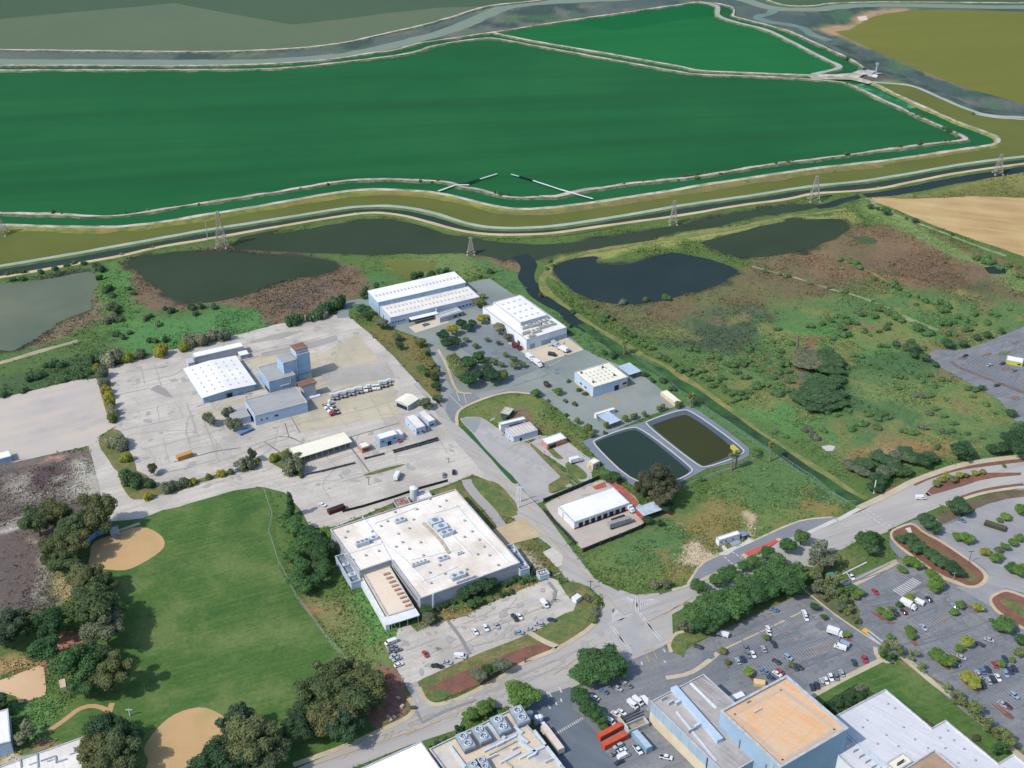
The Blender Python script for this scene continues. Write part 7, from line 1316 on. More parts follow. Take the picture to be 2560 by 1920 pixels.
# ------------------------------------------------------------------ vehicles
GLASS = M('car_glass', A(46, 54, 62), rough=.15, spec=.6, fine=0); TYRE = M('tyre', A(48, 48, 50), rough=.9, fine=0); PAINT = paint('car_paint')
def wheels(root, xs_, wd, r):
    bm = bmesh.new(); bm_tube(bm, (0, -.12, 0), (0, .12, 0), r, r, 12); bmesh.ops.recalc_face_normals(bm, faces=bm.faces); me_ = bpy.data.meshes.new('wheel'); bm.to_mesh(me_); bm.free(); me_.materials.append(TYRE)
    for x in xs_:
        for y in (-wd / 2 + .1, wd / 2 - .1):
            o = bpy.data.objects.new('wheel', me_); C.objects.link(o); o.parent = root; o.location = (x, y, r)
def lofted(name, prof, wd, mat, root, top_in=.0, zin=0):
    """side outline (x, z) swept across the width; points above zin lean inwards by top_in"""
    n = len(prof); V, F = [], []
    for y in (-1, 1):
        for (x, z) in prof: V.append((x, y * (wd / 2 - (top_in if z > zin else 0)), z))
    for i in range(n): j = (i + 1) % n; F.append((i, j, j + n, i + n))
    F.append(tuple(range(n))[::-1]); F.append(tuple(range(n, 2 * n)))
    o = pymesh(name, V, F, [mat], root)
    bm = bmesh.new(); bm.from_mesh(o.data); bmesh.ops.recalc_face_normals(bm, faces=bm.faces); bmesh.ops.bevel(bm, geom=bm.edges[:], offset=.06, segments=1, affect='EDGES'); bm.to_mesh(o.data); bm.free()
    return o
def proto(kind):
    r = bpy.data.objects.new({'car': 'parked_car', 'suv': 'parked_suv', 'van': 'parked_van', 'truck': 'parked_truck', 'pickup': 'pickup_truck'}.get(kind, kind), None); C.objects.link(r)
    if kind == 'car':
        lofted('body', [(-2.3, .35), (-2.3, .85), (-1.6, .95), (1.0, .95), (2.1, .78), (2.3, .6), (2.3, .35)], 1.8, PAINT, r)
        lofted('cabin_glass', [(-1.75, .9), (-1.1, 1.38), (.35, 1.38), (1.1, .9)], 1.6, GLASS, r, .14, 1.2); lofted('roof_panel', [(-1.2, 1.36), (-1.1, 1.44), (.3, 1.44), (.42, 1.36)], 1.36, PAINT, r); wheels(r, (-1.4, 1.4), 1.8, .33)
    elif kind == 'suv':
        lofted('body', [(-2.35, .4), (-2.35, 1.05), (1.1, 1.1), (2.2, .98), (2.35, .8), (2.35, .4)], 1.9, PAINT, r)
        lofted('cabin_glass', [(-2.2, 1.0), (-1.95, 1.62), (.3, 1.62), (1.05, 1.05)], 1.72, GLASS, r, .12, 1.3); lofted('roof_panel', [(-2.0, 1.6), (-1.9, 1.7), (.25, 1.7), (.4, 1.6)], 1.5, PAINT, r); wheels(r, (-1.45, 1.45), 1.9, .37)
    elif kind == 'pickup':
        lofted('body', [(-2.8, .45), (-2.8, 1.05), (1.5, 1.1), (2.7, 1.0), (2.8, .8), (2.8, .45)], 1.95, PAINT, r)
        lofted('cabin_glass', [(-.8, 1.0), (-.7, 1.7), (.9, 1.7), (1.6, 1.05)], 1.75, GLASS, r, .1, 1.3); lofted('roof_panel', [(-.75, 1.68), (-.65, 1.78), (.8, 1.78), (.95, 1.68)], 1.55, PAINT, r); lofted('load_bed', [(-2.7, 1.0), (-2.7, 1.12), (-.95, 1.12), (-.95, 1.0)], 1.6, G_OPEN, r); wheels(r, (-1.75, 1.75), 1.95, .4)
    elif kind == 'van':
        lofted('body', [(-2.9, .4), (-2.9, 2.3), (1.5, 2.35), (2.3, 1.35), (2.85, 1.1), (2.9, .4)], 2.0, PAINT, r); lofted('windscreen', [(1.45, 1.45), (1.5, 2.2), (1.72, 2.2), (2.3, 1.42)], 1.8, GLASS, r, .05, 1.6); lofted('side_glass', [(.3, 1.45), (.3, 2.0), (1.5, 2.0), (1.6, 1.45)], 2.03, GLASS, r); wheels(r, (-1.8, 1.8), 2.0, .38)
    elif kind == 'truck':
        lofted('cargo_box', [(-4.2, 1.0), (-4.2, 3.6), (1.5, 3.6), (1.5, 1.0)], 2.5, PAINT, r); lofted('cab', [(1.7, .6), (1.7, 2.6), (2.9, 2.6), (3.5, 1.6), (3.9, 1.4), (3.9, .6)], 2.3, PAINT, r); lofted('windscreen', [(2.6, 1.65), (2.7, 2.45), (2.95, 2.45), (3.5, 1.62)], 2.1, GLASS, r); lofted('chassis', [(-4.1, .6), (-4.1, 1.0), (3.6, 1.0), (3.6, .6)], 1.0, X_DGREY, r); wheels(r, (-3.0, -1.9, 2.9), 2.4, .5)
    elif kind == 'tractor_unit':
        lofted('cab', [(.6, .7), (.6, 3.1), (1.9, 3.0), (2.3, 1.9), (3.7, 1.7), (3.8, .7)], 2.3, PAINT, r); lofted('windscreen', [(1.9, 2.0), (1.95, 2.8), (2.1, 2.8), (2.4, 1.95)], 2.1, GLASS, r); lofted('chassis', [(-3.4, .7), (-3.4, 1.0), (3.4, 1.0), (3.4, .7)], 1.0, X_DGREY, r); lofted('coupling_plate', [(-2.6, 1.0), (-2.6, 1.15), (-1.2, 1.15), (-1.2, 1.0)], 1.4, X_GREY, r); wheels(r, (-2.7, -1.5, 2.7), 2.4, .5)
    note(r); return r
PROTO = {}
VC = dict(white=(236, 238, 240), silver=(178, 184, 190), grey=(126, 132, 138), dark=(62, 68, 76), black=(44, 48, 54), blue=(96, 126, 168), navy=(56, 70, 100), red=(178, 66, 68), green=(60, 78, 70), maroon=(96, 48, 50), pale_blue=(150, 172, 196), yellow=(222, 170, 92))
GROUND_Z = .30
def vehicle(kind, col, w_, ang, label, group=None):
    if kind not in PROTO: PROTO[kind] = o = proto(kind)
    else: o = copy_tree(PROTO[kind])
    o.location = (w_.x, w_.y, GROUND_Z); o.rotation_euler = (0, 0, ang)
    tagged(o, label, 'car' if kind in ('car', 'suv') else 'van' if kind == 'van' else 'truck', group)
    if kind not in CH_OF: CH_OF[kind] = 1
    for c in ([x for x in o.children] or []):
        if c.name.split('.')[0] in ('body', 'roof_panel', 'cargo_box', 'cab'): c.color = A(*VC[col])
CH_OF = {}
def cars(view, axis, items, where, group):
    """axis: two photo points along the cars (tail, nose); items (x, y, colour, kind)"""
    a, b_ = gs(axis); ang = math.atan2(b_.y - a.y, b_.x - a.x)
    seen = {}
    for i, it in enumerate(items):
        w_ = g(px('%s %g,%g' % (view, it[0], it[1]))[0], .9); k = it[3] if len(it) > 3 else 'car'
        kn = {'suv': 'sport utility car', 'tractor_unit': 'truck tractor', 'truck': 'box truck', 'pickup': 'pickup truck'}.get(k, k)
        lab = '%s %s %s' % (it[2].replace('_', ' '), kn, where) if len(items) == 1 else '%s %s, %s vehicle %s' % (it[2].replace('_', ' '), kn, ordn(i), where)
        vehicle(k, it[2], w_, ang + (math.pi if random.random() < .4 and len(items) > 1 else 0), lab, group)
random.seed(5)
AX_F = 'D8 1195,780 1260,870'; AX_E = 'D8 2065,690 2175,685'
cars('D8', AX_F, [(1235, 825, 'white'), (1355, 785, 'white', 'suv'), (1480, 755, 'silver'), (1690, 665, 'dark', 'pickup'), (1745, 650, 'white'), (2035, 510, 'white', 'van')], 'in the middle of the factory lot', 'vehicles in the middle of the factory lot')
cars('D8', 'D8 1000,1100 1130,1115', [(795, 1222, 'black', 'pickup'), (915, 1178, 'silver'), (1065, 1112, 'white', 'van'), (1740, 835, 'pale_blue', 'suv'), (1880, 795, 'silver'), (1965, 738, 'silver', 'suv'), (2118, 688, 'navy')], 'along the grass strip of the factory lot', 'vehicles along the grass strip')
cars('D8', 'D8 215,965 320,925', [(262, 950, 'white', 'van'), (280, 1005, 'grey'), (340, 1038, 'grey'), (270, 1045, 'grey'), (300, 1110, 'silver'), (330, 1140, 'silver'), (355, 1205, 'white')], 'in the short row at the lot entrance, top down', 'row at the lot entrance')
cars('D8', 'D8 640,1050 690,1120', [(660, 1082, 'red')], 'alone in the factory lot', None)
cars('D7', 'D7 710,450 820,485', [(765, 467, 'white')], 'beside the dark red open trailer', None)
cars('D7', 'D7 1600,200 1655,90', [(1630, 145, 'white', 'truck')], 'standing alone in the wide concrete lot', None)
cars('Z7', 'Z7 620,1050 622,985', [(508, 1050, 'grey'), (620, 1015, 'black', 'suv')], 'in the concrete lot near the plant road', 'pair near the plant road')
cars('D3', 'D3 720,630 825,690', [(768, 662, 'white'), (872, 590, 'blue'), (1035, 555, 'silver'), (1110, 495, 'silver'), (1150, 520, 'grey')], 'under the junction corner trees', 'cars under the junction corner trees')
cars('D3', 'D3 1160,715 1250,790', [(1205, 748, 'white', 'van'), (1265, 710, 'white', 'van'), (1345, 695, 'white', 'van')], 'in the trio beside the grey tanks', 'trio of white vans')
cars('D3', 'D3 985,835 1050,875', [(1015, 852, 'white'), (1082, 832, 'white'), (938, 938, 'white', 'van')], 'behind the red containers', 'white vehicles behind the containers')
cars('D3', 'D3 985,1250 1090,1200', [(1040, 1222, 'silver', 'suv'), (1000, 1305, 'grey'), (1080, 1270, 'white'), (1100, 1340, 'white', 'van'), (1050, 1405, 'dark')], 'in the cluster below the red containers', 'cluster below the containers')
cars('D3', 'D3 1520,1330 1660,1360', [(1590, 1350, 'white', 'pickup')], 'in the tan yard beside the process building', None)
cars('D3', 'D3 1220,1220 1290,1310', [(1265, 1265, 'white', 'pickup')], 'beside the blue-grey trailer', None)
cars('C3', 'C3 245,785 305,805', [(118, 865, 'dark'), (275, 788, 'white', 'van'), (605, 627, 'blue')], 'under the plane tree belt', 'vehicles under the plane tree belt')
AX_P = 'C3 355,925 385,985'
cars('C3', 'C3 795,640 815,685', [(568, 750, 'white'), (570, 775, 'white'), (800, 650, 'white', 'suv'), (810, 678, 'white')], 'along the yellow kerb line of the lot', 'white cars along the yellow kerb line')
cars('C3', AX_P, [(372, 958, 'silver'), (406, 945, 'navy'), (440, 915, 'grey'), (470, 915, 'white'), (538, 880, 'silver'), (425, 875, 'grey'), (605, 850, 'dark')], 'in the row near the three-tree island', 'row near the three-tree island')
cars('C3', 'C3 670,920 720,950', [(545, 1025, 'blue'), (590, 1070, 'navy', 'suv'), (640, 1025, 'red'), (625, 1040, 'white'), (695, 935, 'pale_blue', 'suv'), (735, 1000, 'dark'), (765, 995, 'dark'), (620, 960, 'dark')], 'in the row behind the orange roof', 'row behind the orange roof')
cars('C3', 'C3 950,770 1040,800', [(1000, 783, 'white', 'truck'), (1030, 872, 'white', 'van'), (1050, 850, 'pale_blue', 'van')], 'near the lime tree at the lot end', 'large vehicles at the lot end')
cars('C3', 'C3 905,1070 922,1115', [(850, 1125, 'navy'), (880, 1115, 'dark'), (910, 1092, 'silver', 'suv'), (940, 1085, 'white'), (970, 1065, 'white', 'suv'), (1005, 1060, 'grey'), (1040, 1035, 'silver'), (1120, 967, 'green'), (1187, 947, 'red', 'suv')], 'in the row along the tan path', 'row along the tan path')
cars('C3', 'C3 1440,590 1500,618', [(1468, 605, 'white', 'truck'), (1532, 580, 'white', 'van')], 'by the yellow-green lot tree', 'white vans by the lot tree')
cars('C3', 'C3 1240,495 1268,530', [(1255, 512, 'red'), (1100, 415, 'white', 'pickup')], 'near the striped crossing of the lot', 'vehicles near the striped crossing')
cars('C3', 'C3 1545,720 1585,765', [(1565, 742, 'silver'), (1440, 640, 'maroon'), (1390, 650, 'dark'), (1765, 605, 'pale_blue'), (1600, 560, 'navy')], 'scattered in the middle of the striped lot', 'cars in the middle of the striped lot')
cars('C3', 'C3 1745,920 1810,945', [(1770, 940, 'red'), (1810, 935, 'silver'), (1770, 975, 'pale_blue'), (1990, 822, 'silver'), (1930, 850, 'dark')], 'by the twin-tree island', 'cars by the twin-tree island')
cars('C3', 'C3 1960,1045 1990,1100', [(1915, 1040, 'silver'), (1945, 1020, 'blue'), (1980, 1010, 'navy'), (2025, 980, 'red'), (2060, 965, 'grey'), (2090, 945, 'navy'), (1950, 1110, 'dark'), (1985, 1085, 'silver'), (2012, 1075, 'dark', 'suv'), (2045, 1065, 'white'), (2095, 1040, 'pale_blue'), (2125, 1020, 'navy'), (2150, 1005, 'dark')], 'in the crowded double row', 'crowded double row')
cars('C3', 'C3 2130,1165 2180,1200', [(2150, 1180, 'pale_blue', 'suv'), (2105, 1245, 'maroon'), (2075, 1235, 'silver')], 'near the last island of the lot', 'cars near the last island')
cars('C3', 'C3 1790,40 1830,60', [(1812, 52, 'blue')], 'at the top of the pale lot', None)
cars('B3', 'B3 1900,650 1925,640', [(1835, 640, 'dark'), (1990, 700, 'silver'), (2075, 690, 'navy'), (2150, 735, 'grey'), (2040, 830, 'dark')], 'in the far eastern parking bays', 'cars in the far eastern bays')
cars('D9', 'D9 975,945 1065,945', [(1022, 945, 'white', 'van')], 'driving on the curving main road', None)
cars('Z6', 'Z6 1410,715 1485,755', [(1447, 735, 'maroon', 'truck')], 'parked at the side of the white plant', None)
cars('Z6', 'Z6 1555,825 1660,905', [(1570, 840, 'white', 'truck'), (1640, 890, 'white', 'truck')], 'in the pair on the plant apron', 'pair on the plant apron')
cars('Z6', 'Z6 1775,705 1900,770', [(1810, 720, 'silver', 'truck'), (1870, 755, 'white', 'truck')], 'at the plant loading doors', 'trucks at the loading doors')
cars('Z6', 'Z6 1750,795 1800,805', [(1772, 800, 'black', 'van')], 'on the plant apron', None)
cars('Z6', 'Z6 590,530 640,510', [(605, 520, 'silver', 'pickup')], 'on the dock apron of the very long warehouse', None)
cars('Z2', 'Z2 740,1050 800,1100', [(785, 1078, 'white', 'truck')], 'between the red-footed warehouse and the silver shed', None)
cars('Z7', 'Z7 1960,905 2100,870', [(2030, 890, 'white', 'truck')], 'by the beige guard hut', None)
AXT = 'Z5 1600,735 1585,700'
cars('Z5', AXT, [(1590 + i * 37.5, 715 - i * 9.6 + (6 if i % 2 else 0), 'white', 'tractor_unit') for i in range(15)], 'in the long line of white trucks', 'long line of white trucks')
cars('Z5', 'Z5 1530,780 1600,760', [(1545, 775, 'white', 'tractor_unit'), (1570, 805, 'white', 'tractor_unit'), (1600, 835, 'white', 'tractor_unit'), (1615, 862, 'red', 'tractor_unit')], 'in the short file of trucks', 'short file of trucks')
# boxes and containers
def box_thing(name, label, cat, s, axis, dims, mat, z=GROUND_Z, ribs=True, legs=False, group=None, lid=None):
    w_ = g(px(s)[0], dims[2] / 2); a, b_ = gs(axis); e = empty(name, (w_.x, w_.y, z), label, cat, group); e.rotation_euler = (0, 0, math.atan2(b_.y - a.y, b_.x - a.x)); L_, W_, H_ = dims; z0 = .9 if legs else .05
    bm = bmesh.new(); bm_box(bm, -L_ / 2, -W_ / 2, z0, L_ / 2, W_ / 2, z0 + H_)
    if ribs:
        n = int(L_ / .9)
        for k in range(n):
            x = -L_ / 2 + (k + .5) * L_ / n
            for y in (-1, 1): bm_box(bm, x - .12, y * W_ / 2 - .06, z0 + .15, x + .12, y * W_ / 2 + .06, z0 + H_ - .15)
    bmo('body', bm, [mat], e); bm = bmesh.new()
    for x in (-L_ / 2, L_ / 2):
        for y in (-W_ / 2, W_ / 2): bm_box(bm, x - .08, y - .08, z0 - .02, x + .08, y + .08, z0 + H_ + .04)
    bmo('corner_post', bm, [mat], e)
    if lid: bm = bmesh.new(); bm_box(bm, -L_ / 2 + .2, -W_ / 2 + .2, z0 + H_ - .02, L_ / 2 - .2, W_ / 2 - .2, z0 + H_ + .05); bmo('top', bm, [lid], e)
    if legs:
        wheels(e, (-L_ / 2 + 1.2, -L_ / 2 + 2.4), W_, .5); bm = bmesh.new(); bm_box(bm, L_ / 2 - 2, -.8, 0, L_ / 2 - 1.7, .8, .9); bmo('landing_leg', bm, [X_DGREY], e)
    return e
C_ORG = M('orange_red_container', A(212, 98, 70), A(196, 86, 64), .4, fine=.08)
box_thing('shipping_container', 'orange-red shipping container, the one half under the street trees', 'container', 'D3 945,1060', 'D3 790,1110 1050,970', (12.2, 2.5, 2.7), C_ORG, group='red containers')
box_thing('shipping_container', 'orange-red shipping container, the one fully in the open lot', 'container', 'D3 1000,1165', 'D3 850,1230 1150,1080', (12.2, 2.5, 2.7), C_ORG, group='red containers')
box_thing('site_trailer', 'blue-grey trailer office with roof hatches beside the process building', 'trailer', 'D3 1310,1175', 'D3 1240,1090 1390,1260', (11, 3, 3.2), M('trailer_blue_grey', A(150, 176, 196), A(134, 162, 184), .4), lid=R_SILVER)
box_thing('semi_trailer', 'long white box trailer parked along the cooling plant', 'trailer', 'D4 1940,980', 'D4 1850,860 2030,1100', (15, 2.8, 3.0), M('trailer_cream', A(232, 220, 206), A(220, 208, 196), .3), legs=True)
cars('D4', 'D4 1850,860 1830,820', [(1838, 820, 'white', 'van')], 'in front of the long white box trailer', None)
for i, s in enumerate(('D4 1680,725', 'D4 1760,780', 'D4 1800,770')):
    p = gs(s)[0]; e = empty('gas_tank', p, 'upright grey tank by the brick bed, %s from the cooling units' % ordn(i), 'tank', 'tanks by the brick bed'); bm = bmesh.new(); bm_tube(bm, (0, 0, 0), (0, 0, 4.2), 1.3, 1.3, 12); bmo('vessel', bm, [X_PIPE], e); bm = bmesh.new(); bm_tube(bm, (0, 0, 4.2), (0, 0, 4.9), 1.3, .3, 12); bmo('dome', bm, [X_WHITE], e)
for i in range(5):
    s = 'D3 %d,%d' % (1390 + 14 * i, 800 + 8 * i); p = gs(s)[0]; e = empty('pipe_stack', p, 'upright grey pipe in the bank of pipes at the process building corner', 'pipe', 'bank of grey pipes'); bm = bmesh.new(); bm_tube(bm, (0, 0, 0), (0, 0, 7), .55, .55, 8); bmo('pipe', bm, [X_GREY], e); bm = bmesh.new(); bm_box(bm, -.7, -.7, 0, .7, .7, .3); bmo('foot', bm, [P_WALK], e)
f = Fr('D3 1165,1060 1400,950 1330,880 1110,970', 2.6); b = flat(f, 'service_pit', 'open concrete pit with dark rim behind the red containers', 'pit', 1.2, W_GREY, M('pit_floor', A(176, 166, 140), A(150, 140, 118), .4), 1.6); ridge(b, f, 'D3 1090,930 1290,840 1080,900 1290,805', 2.4, .8, .5, X_DGREY, 'pipe_run')
f = Fr('D3 1160,1080 1130,1000 1040,905 1030,915', 3); wl = gs('D3 1035,925 1150,1065'); 
def wallrun(name, label, s, h, th, mat, cat='wall', z=0):
    P = gs(s); V, F = [], []; L, R = ribbon_pts(P, th); n = len(P)
    e = empty(name, P[0], label, cat)
    for side in (L, R): V += [p - P[0] for p in side] + [p - P[0] + Vector((0, 0, h)) for p in side]
    for i in range(n - 1): F += [(i, i + n, i + 1 + n, i + 1), (i + 2 * n, i + 1 + 2 * n, i + 1 + 3 * n, i + 3 * n), (i + n, i + 3 * n, i + 1 + 3 * n, i + 1 + n)]
    F += [(0, 2 * n, 3 * n, n), (n - 1, 2 * n - 1, 4 * n - 1, 3 * n - 1)]
    pymesh('panel', V, F, [mat], e); bm = bmesh.new(); bm_box(bm, -th * .8, -th * .8, 0, th * .8, th * .8, h + .15); bmesh.ops.recalc_face_normals(bm, faces=bm.faces); me_ = bpy.data.meshes.new('post'); bm.to_mesh(me_); bm.free(); me_.materials.append(mat)
    for a, b_ in zip(P, P[1:]):
        k = max(1, int((b_ - a).length / 6))
        for j in range(k):
            o = bpy.data.objects.new('post', me_); C.objects.link(o); o.parent = e; o.location = a.lerp(b_, j / k) - P[0]
    return e
wallrun('retaining_wall', 'beige wall closing the pit behind the red containers', 'D3 1035,925 1150,1065', 3, .4, W_BEIGE)
HEDGE = M('dark_slat_fence', A(62, 70, 64), A(48, 56, 52), .3, fine=.2)
wallrun('yard_fence', 'dark slatted fence around the red-footed warehouse, upper run', 'Z2 0,1015 130,960 330,880 510,800', 2.4, .5, HEDGE, 'fence')
wallrun('yard_fence', 'dark slatted fence along the plant road by the red-footed warehouse', 'Z2 0,1105 100,1210 200,1310 290,1410', 2.0, .3, HEDGE, 'fence')
wallrun('yard_fence', 'dark slatted fence between the red-footed warehouse and the grass field', 'Z2 360,1475 520,1410 700,1340 880,1265 940,1230', 2.4, .5, HEDGE, 'fence')
wallrun('lot_fence', 'thin dark fence between the concrete lot and the cream factory', 'D7 1000,560 1240,500 1600,390 1900,290 2212,205', 1.8, .15, HEDGE, 'fence')
for lab, s in (('low dark steel barrier under the open-fronted shed', 'Z5 1350,1430 1500,1400 1800,1325'), ('short dark steel barrier below the red kiosk', 'Z5 1890,1285 2070,1240'), ('double dark steel barrier at the plant road end of the lot', 'B2 345,1258 500,1215 630,1175'), ('second dark steel barrier just below the double one', 'B2 350,1268 505,1225 635,1188')): wallrun('steel_barrier', lab, s, 1.3, .5, X_DGREY, 'barrier')
wallrun('garden_wall', 'dark wall band beside the dark planted bed of the lawn', 'C3 940,1230 1080,1140 1160,1100', .5, .2, HEDGE)
def meshfence(label, s, h, col=(150, 176, 170)):
    P = gs(s); e = empty('chain_link_fence', P[0], label, 'fence'); m_ = M('fence_wire_%d' % col[0], A(*col), fine=0)
    bm = bmesh.new()
    for a, b_ in zip(P, P[1:]):
        for zz, r in ((h, .07), (h * .66, .03), (h * .33, .03), (.1, .04)):
            bm_tube(bm, a - P[0] + Vector((0, 0, zz)), b_ - P[0] + Vector((0, 0, zz)), r, r, 4)
        n = max(1, int((b_ - a).length / 1.2)); 
        for j in range(n):
            p = a.lerp(b_, j / n) - P[0]; q = a.lerp(b_, (j + 1) / n) - P[0]; bm_tube(bm, p + Vector((0, 0, .1)), q + Vector((0, 0, h)), .02, .02, 3, cap=False)
    bmo('mesh', bm, [m_], e); cnt = 0
    bm0 = bmesh.new(); bm_tube(bm0, (0, 0, 0), (0, 0, h + .2), .07, .07, 5); me_ = bpy.data.meshes.new('post'); bm0.to_mesh(me_); bm0.free(); me_.materials.append(m_)
    for a, b_ in zip(P, P[1:]):
        n = max(1, int((b_ - a).length / 9))
        for j in range(n):
            o = bpy.data.objects.new('post', me_); C.objects.link(o); o.parent = e; o.location = a.lerp(b_, j / n) - P[0]
meshfence('tall mesh fence between the ball field lawn and the screen trees', 'D7 95,330 190,600 150,800 270,1180 C1 1800,345 1900,545 2100,820 2212,950 C2 140,1100', 3)
meshfence('pale mesh fence along the drain beside the grass field', 'B3 620,1290 720,1360 860,1450 960,1540 1060,1600 1130,1605', 3.2, (150, 180, 176))
meshfence('low white fence below the settling ponds', 'Z2 1230,905 1450,810 1700,720 1900,650 2000,610', 1.8, (190, 200, 200))
meshfence('mesh fence behind the settling ponds', 'Z2 1420,110 1560,210 1700,300 1850,400 2000,500 2100,560', 2, (130, 160, 150))
meshfence('green mesh gate at the end of the drain by the curving road', 'D9 500,910 470,870 390,830 400,800 480,750', 2.6, (120, 160, 140))
meshfence('mesh fence along the drain behind the square depot', 'Z8 1060,180 1200,280 1400,430 1560,560 1640,640', 2, (130, 160, 150))
# ball field backstop
f_ = gs('D6 1020,740 1060,690 1110,650 1200,620 1260,600'); wallrun('backstop', 'blue-padded curved backstop behind the upper infield', 'D6 1020,745 1055,690 1110,650 1190,622 1250,605', 3.0, .4, M('backstop_pad', A(150, 184, 220), A(110, 146, 196), .5), 'backstop')
f = Fr('D6 1270,605 1375,580 1355,520 1255,550', 2.6); b = flat(f, 'dugout', 'small grey-roofed dugout beside the upper infield', 'dugout', 2.4, W_GREY, M('dugout_roof', A(204, 200, 206), A(186, 184, 192), .6), .1); part(b, 'bench', f, X_GREY, (.5, -1.2, 0, f.P[1][0] - .5, -.4, .5))
sheet('footpath', 'D6 1230,625 1600,490 1620,515 1280,625', .22, P_WALK)
# ------------------------------------------------------------------ pylons, poles
def pylon(sb, st, wd, label, nseg=7):
    p = gs(sb)[0]; h = height_of(sb, st); e = empty('pylon', p, label, 'pylon', 'line of lattice pylons across the ponds'); t = wd * .16
    at = lambda k, z: Vector(((wd / 2 + (t / 2 - wd / 2) * z) * (1, -1, -1, 1)[k], (wd / 2 + (t / 2 - wd / 2) * z) * (1, 1, -1, -1)[k], z * h)); m_ = M('pylon_steel', A(172, 168, 158), A(156, 152, 142), .2)
    for k in range(4): bm = bmesh.new(); bm_tube(bm, at(k, 0), at(k, 1), .25, .16, 5); bmo('leg', bm, [m_], e)
    bm = bmesh.new(); zz = [1 - (1 - i / nseg) ** 1.25 for i in range(nseg + 1)]
    for a, b_ in zip(zz, zz[1:]):
        for k in range(4):
            j = (k + 1) % 4; bm_tube(bm, at(k, a), at(j, b_), .11, .11, 4); bm_tube(bm, at(j, a), at(k, b_), .11, .11, 4); bm_tube(bm, at(k, b_), at(j, b_), .11, .11, 4)
    bmo('bracing', bm, [m_], e); bm = bmesh.new()
    for fz, L_ in ((.99, 1.5), (.93, 1.8)): bm_box(bm, -L_, -.2, h * fz - .2, L_, .2, h * fz + .2)
    bmo('crossarm', bm, [m_], e)
    for k in range(4): bm = bmesh.new(); q = at(k, 0); bm_box(bm, q.x - .7, q.y - .7, -.2, q.x + .7, q.y + .7, .6); bmo('footing', bm, [P_WALK], e)
pylon('A1 10,1505', 'A1 -10,1380', 9, 'lattice pylon cut by the picture edge, at the end of the mustard channel')
pylon('A1 1427,1585', 'A1 1397,1358', 8, 'tall lattice pylon beside the two western ponds')
pylon('A2 842,1632', 'A2 836,1526', 5.5, 'small lattice pylon standing in the long marsh pond')
pylon('A2 2142,1440', 'A2 2150,1290', 6, 'lattice pylon on the tan track beside the dark canal')
pylon('A3 862,1290', 'A3 880,1132', 8.5, 'broad lattice pylon where the canal meets the marsh')
pylon('A3 2043,1118', 'A3 2073,990', 7, 'lattice pylon beyond the straw field')
def pole(sb, st, label, r=.22, arm=True, mat=None, name='utility_pole', cat='pole'):
    p = gs(sb)[0]; h = height_of(sb, st); e = empty(name, p, label, cat); bm = bmesh.new(); bm_tube(bm, (0, 0, -.2), (0, 0, h), r * 1.2, r * .8, 7); bmo('shaft', bm, [mat or X_TIMBER], e)
    if arm: bm = bmesh.new(); bm_box(bm, -1.5, -.1, h - .9, 1.5, .1, h - .65); bmo('crossarm', bm, [mat or X_TIMBER], e)
pole('A1 1338,1552', 'A1 1322,1415', 'thin grey pole near the tall western pylon', .3, False, X_GREY)
pole('B3 748,615', 'B3 765,510', 'weathered timber mast beside the bare patch in the meadow', .9, False, M('weathered_timber', A(140, 126, 110), A(118, 106, 94), .5))
pole('B3 518,316', 'B3 520,282', 'short timber post at the edge of the reed bed', .5, False, M('weathered_timber', A(0, 0, 0)))
pole('Z1 1828,258', 'Z1 1840,60', 'white twin pole by the plant road, the nearer shaft'.replace('nearer', 'kerb side'), .3, True, X_WHITE); pole('Z1 1848,205', 'Z1 1858,60', 'white twin pole by the plant road, the field side shaft', .25, True, X_WHITE); pole('Z1 1812,215', 'Z1 1824,80', 'white twin pole by the plant road, the thin rear shaft', .2, False, X_WHITE)
pole('D9 480,890', 'D9 500,740', 'pale leaning-looking post at the drain gate', .3, False, X_WHITE); pole('D1 1575,590', 'D1 1550,440', 'dark lamp pole on the basin island kerb', .14, True, X_DGREY, 'lamp_post', 'lamp'); pole('D1 1395,790', 'D1 1410,690', 'pale lamp pole at the lower end of the basin trees', .14, True, X_GREY, 'lamp_post', 'lamp')
pole('D7 1300,240', 'D7 1320,140', 'thin lamp pole in the wide concrete lot near the flower strip', .16, True, X_DGREY, 'lamp_post', 'lamp'); pole('Z7 560,910', 'Z7 580,850', 'thin lamp pole in the concrete lot near the parked pair', .16, True, X_DGREY, 'lamp_post', 'lamp'); pole('D5 1500,880', 'D5 1496,790', 'white flood light pole on the ball field lawn', .2, True, X_WHITE, 'lamp_post', 'lamp')
pole('D8 2165,490', 'D8 2170,440', 'thin sign pole in the factory lot beside the white van', .12, True, X_DGREY, 'lamp_post', 'lamp'); pole('D8 800,1040', 'D8 805,1000', 'thin lamp pole in the factory lot', .12, True, X_DGREY, 'lamp_post', 'lamp')
pole('C2 1610,500', 'C2 1615,440', 'traffic signal pole at the plant road mouth', .2, True, X_DGREY, 'signal_pole', 'signal'); pole('C2 1190,970', 'C2 1192,935', 'dark statue-like post on the bark strip', .3, True, X_DGREY, 'sign_post', 'sign')
# mast at the pump station
p = gs('A3 1260,468')[0]; e = empty('wind_pump', p, 'white wind pump mast beside the pump station', 'mast'); h = height_of('A3 1260,468', 'A3 1262,405'); bm = bmesh.new(); bm_tube(bm, (0, 0, 0), (0, 0, h), 1.2, .6, 6); bmo('mast', bm, [X_GREY], e); bm = bmesh.new(); bm_box(bm, -2, -.4, h - 2, 2, .4, h); bm_tube(bm, (0, -.6, h - 1), (0, .6, h - 1), 1.5, 1.5, 10); bmo('wheel_head', bm, [X_GREY], e)
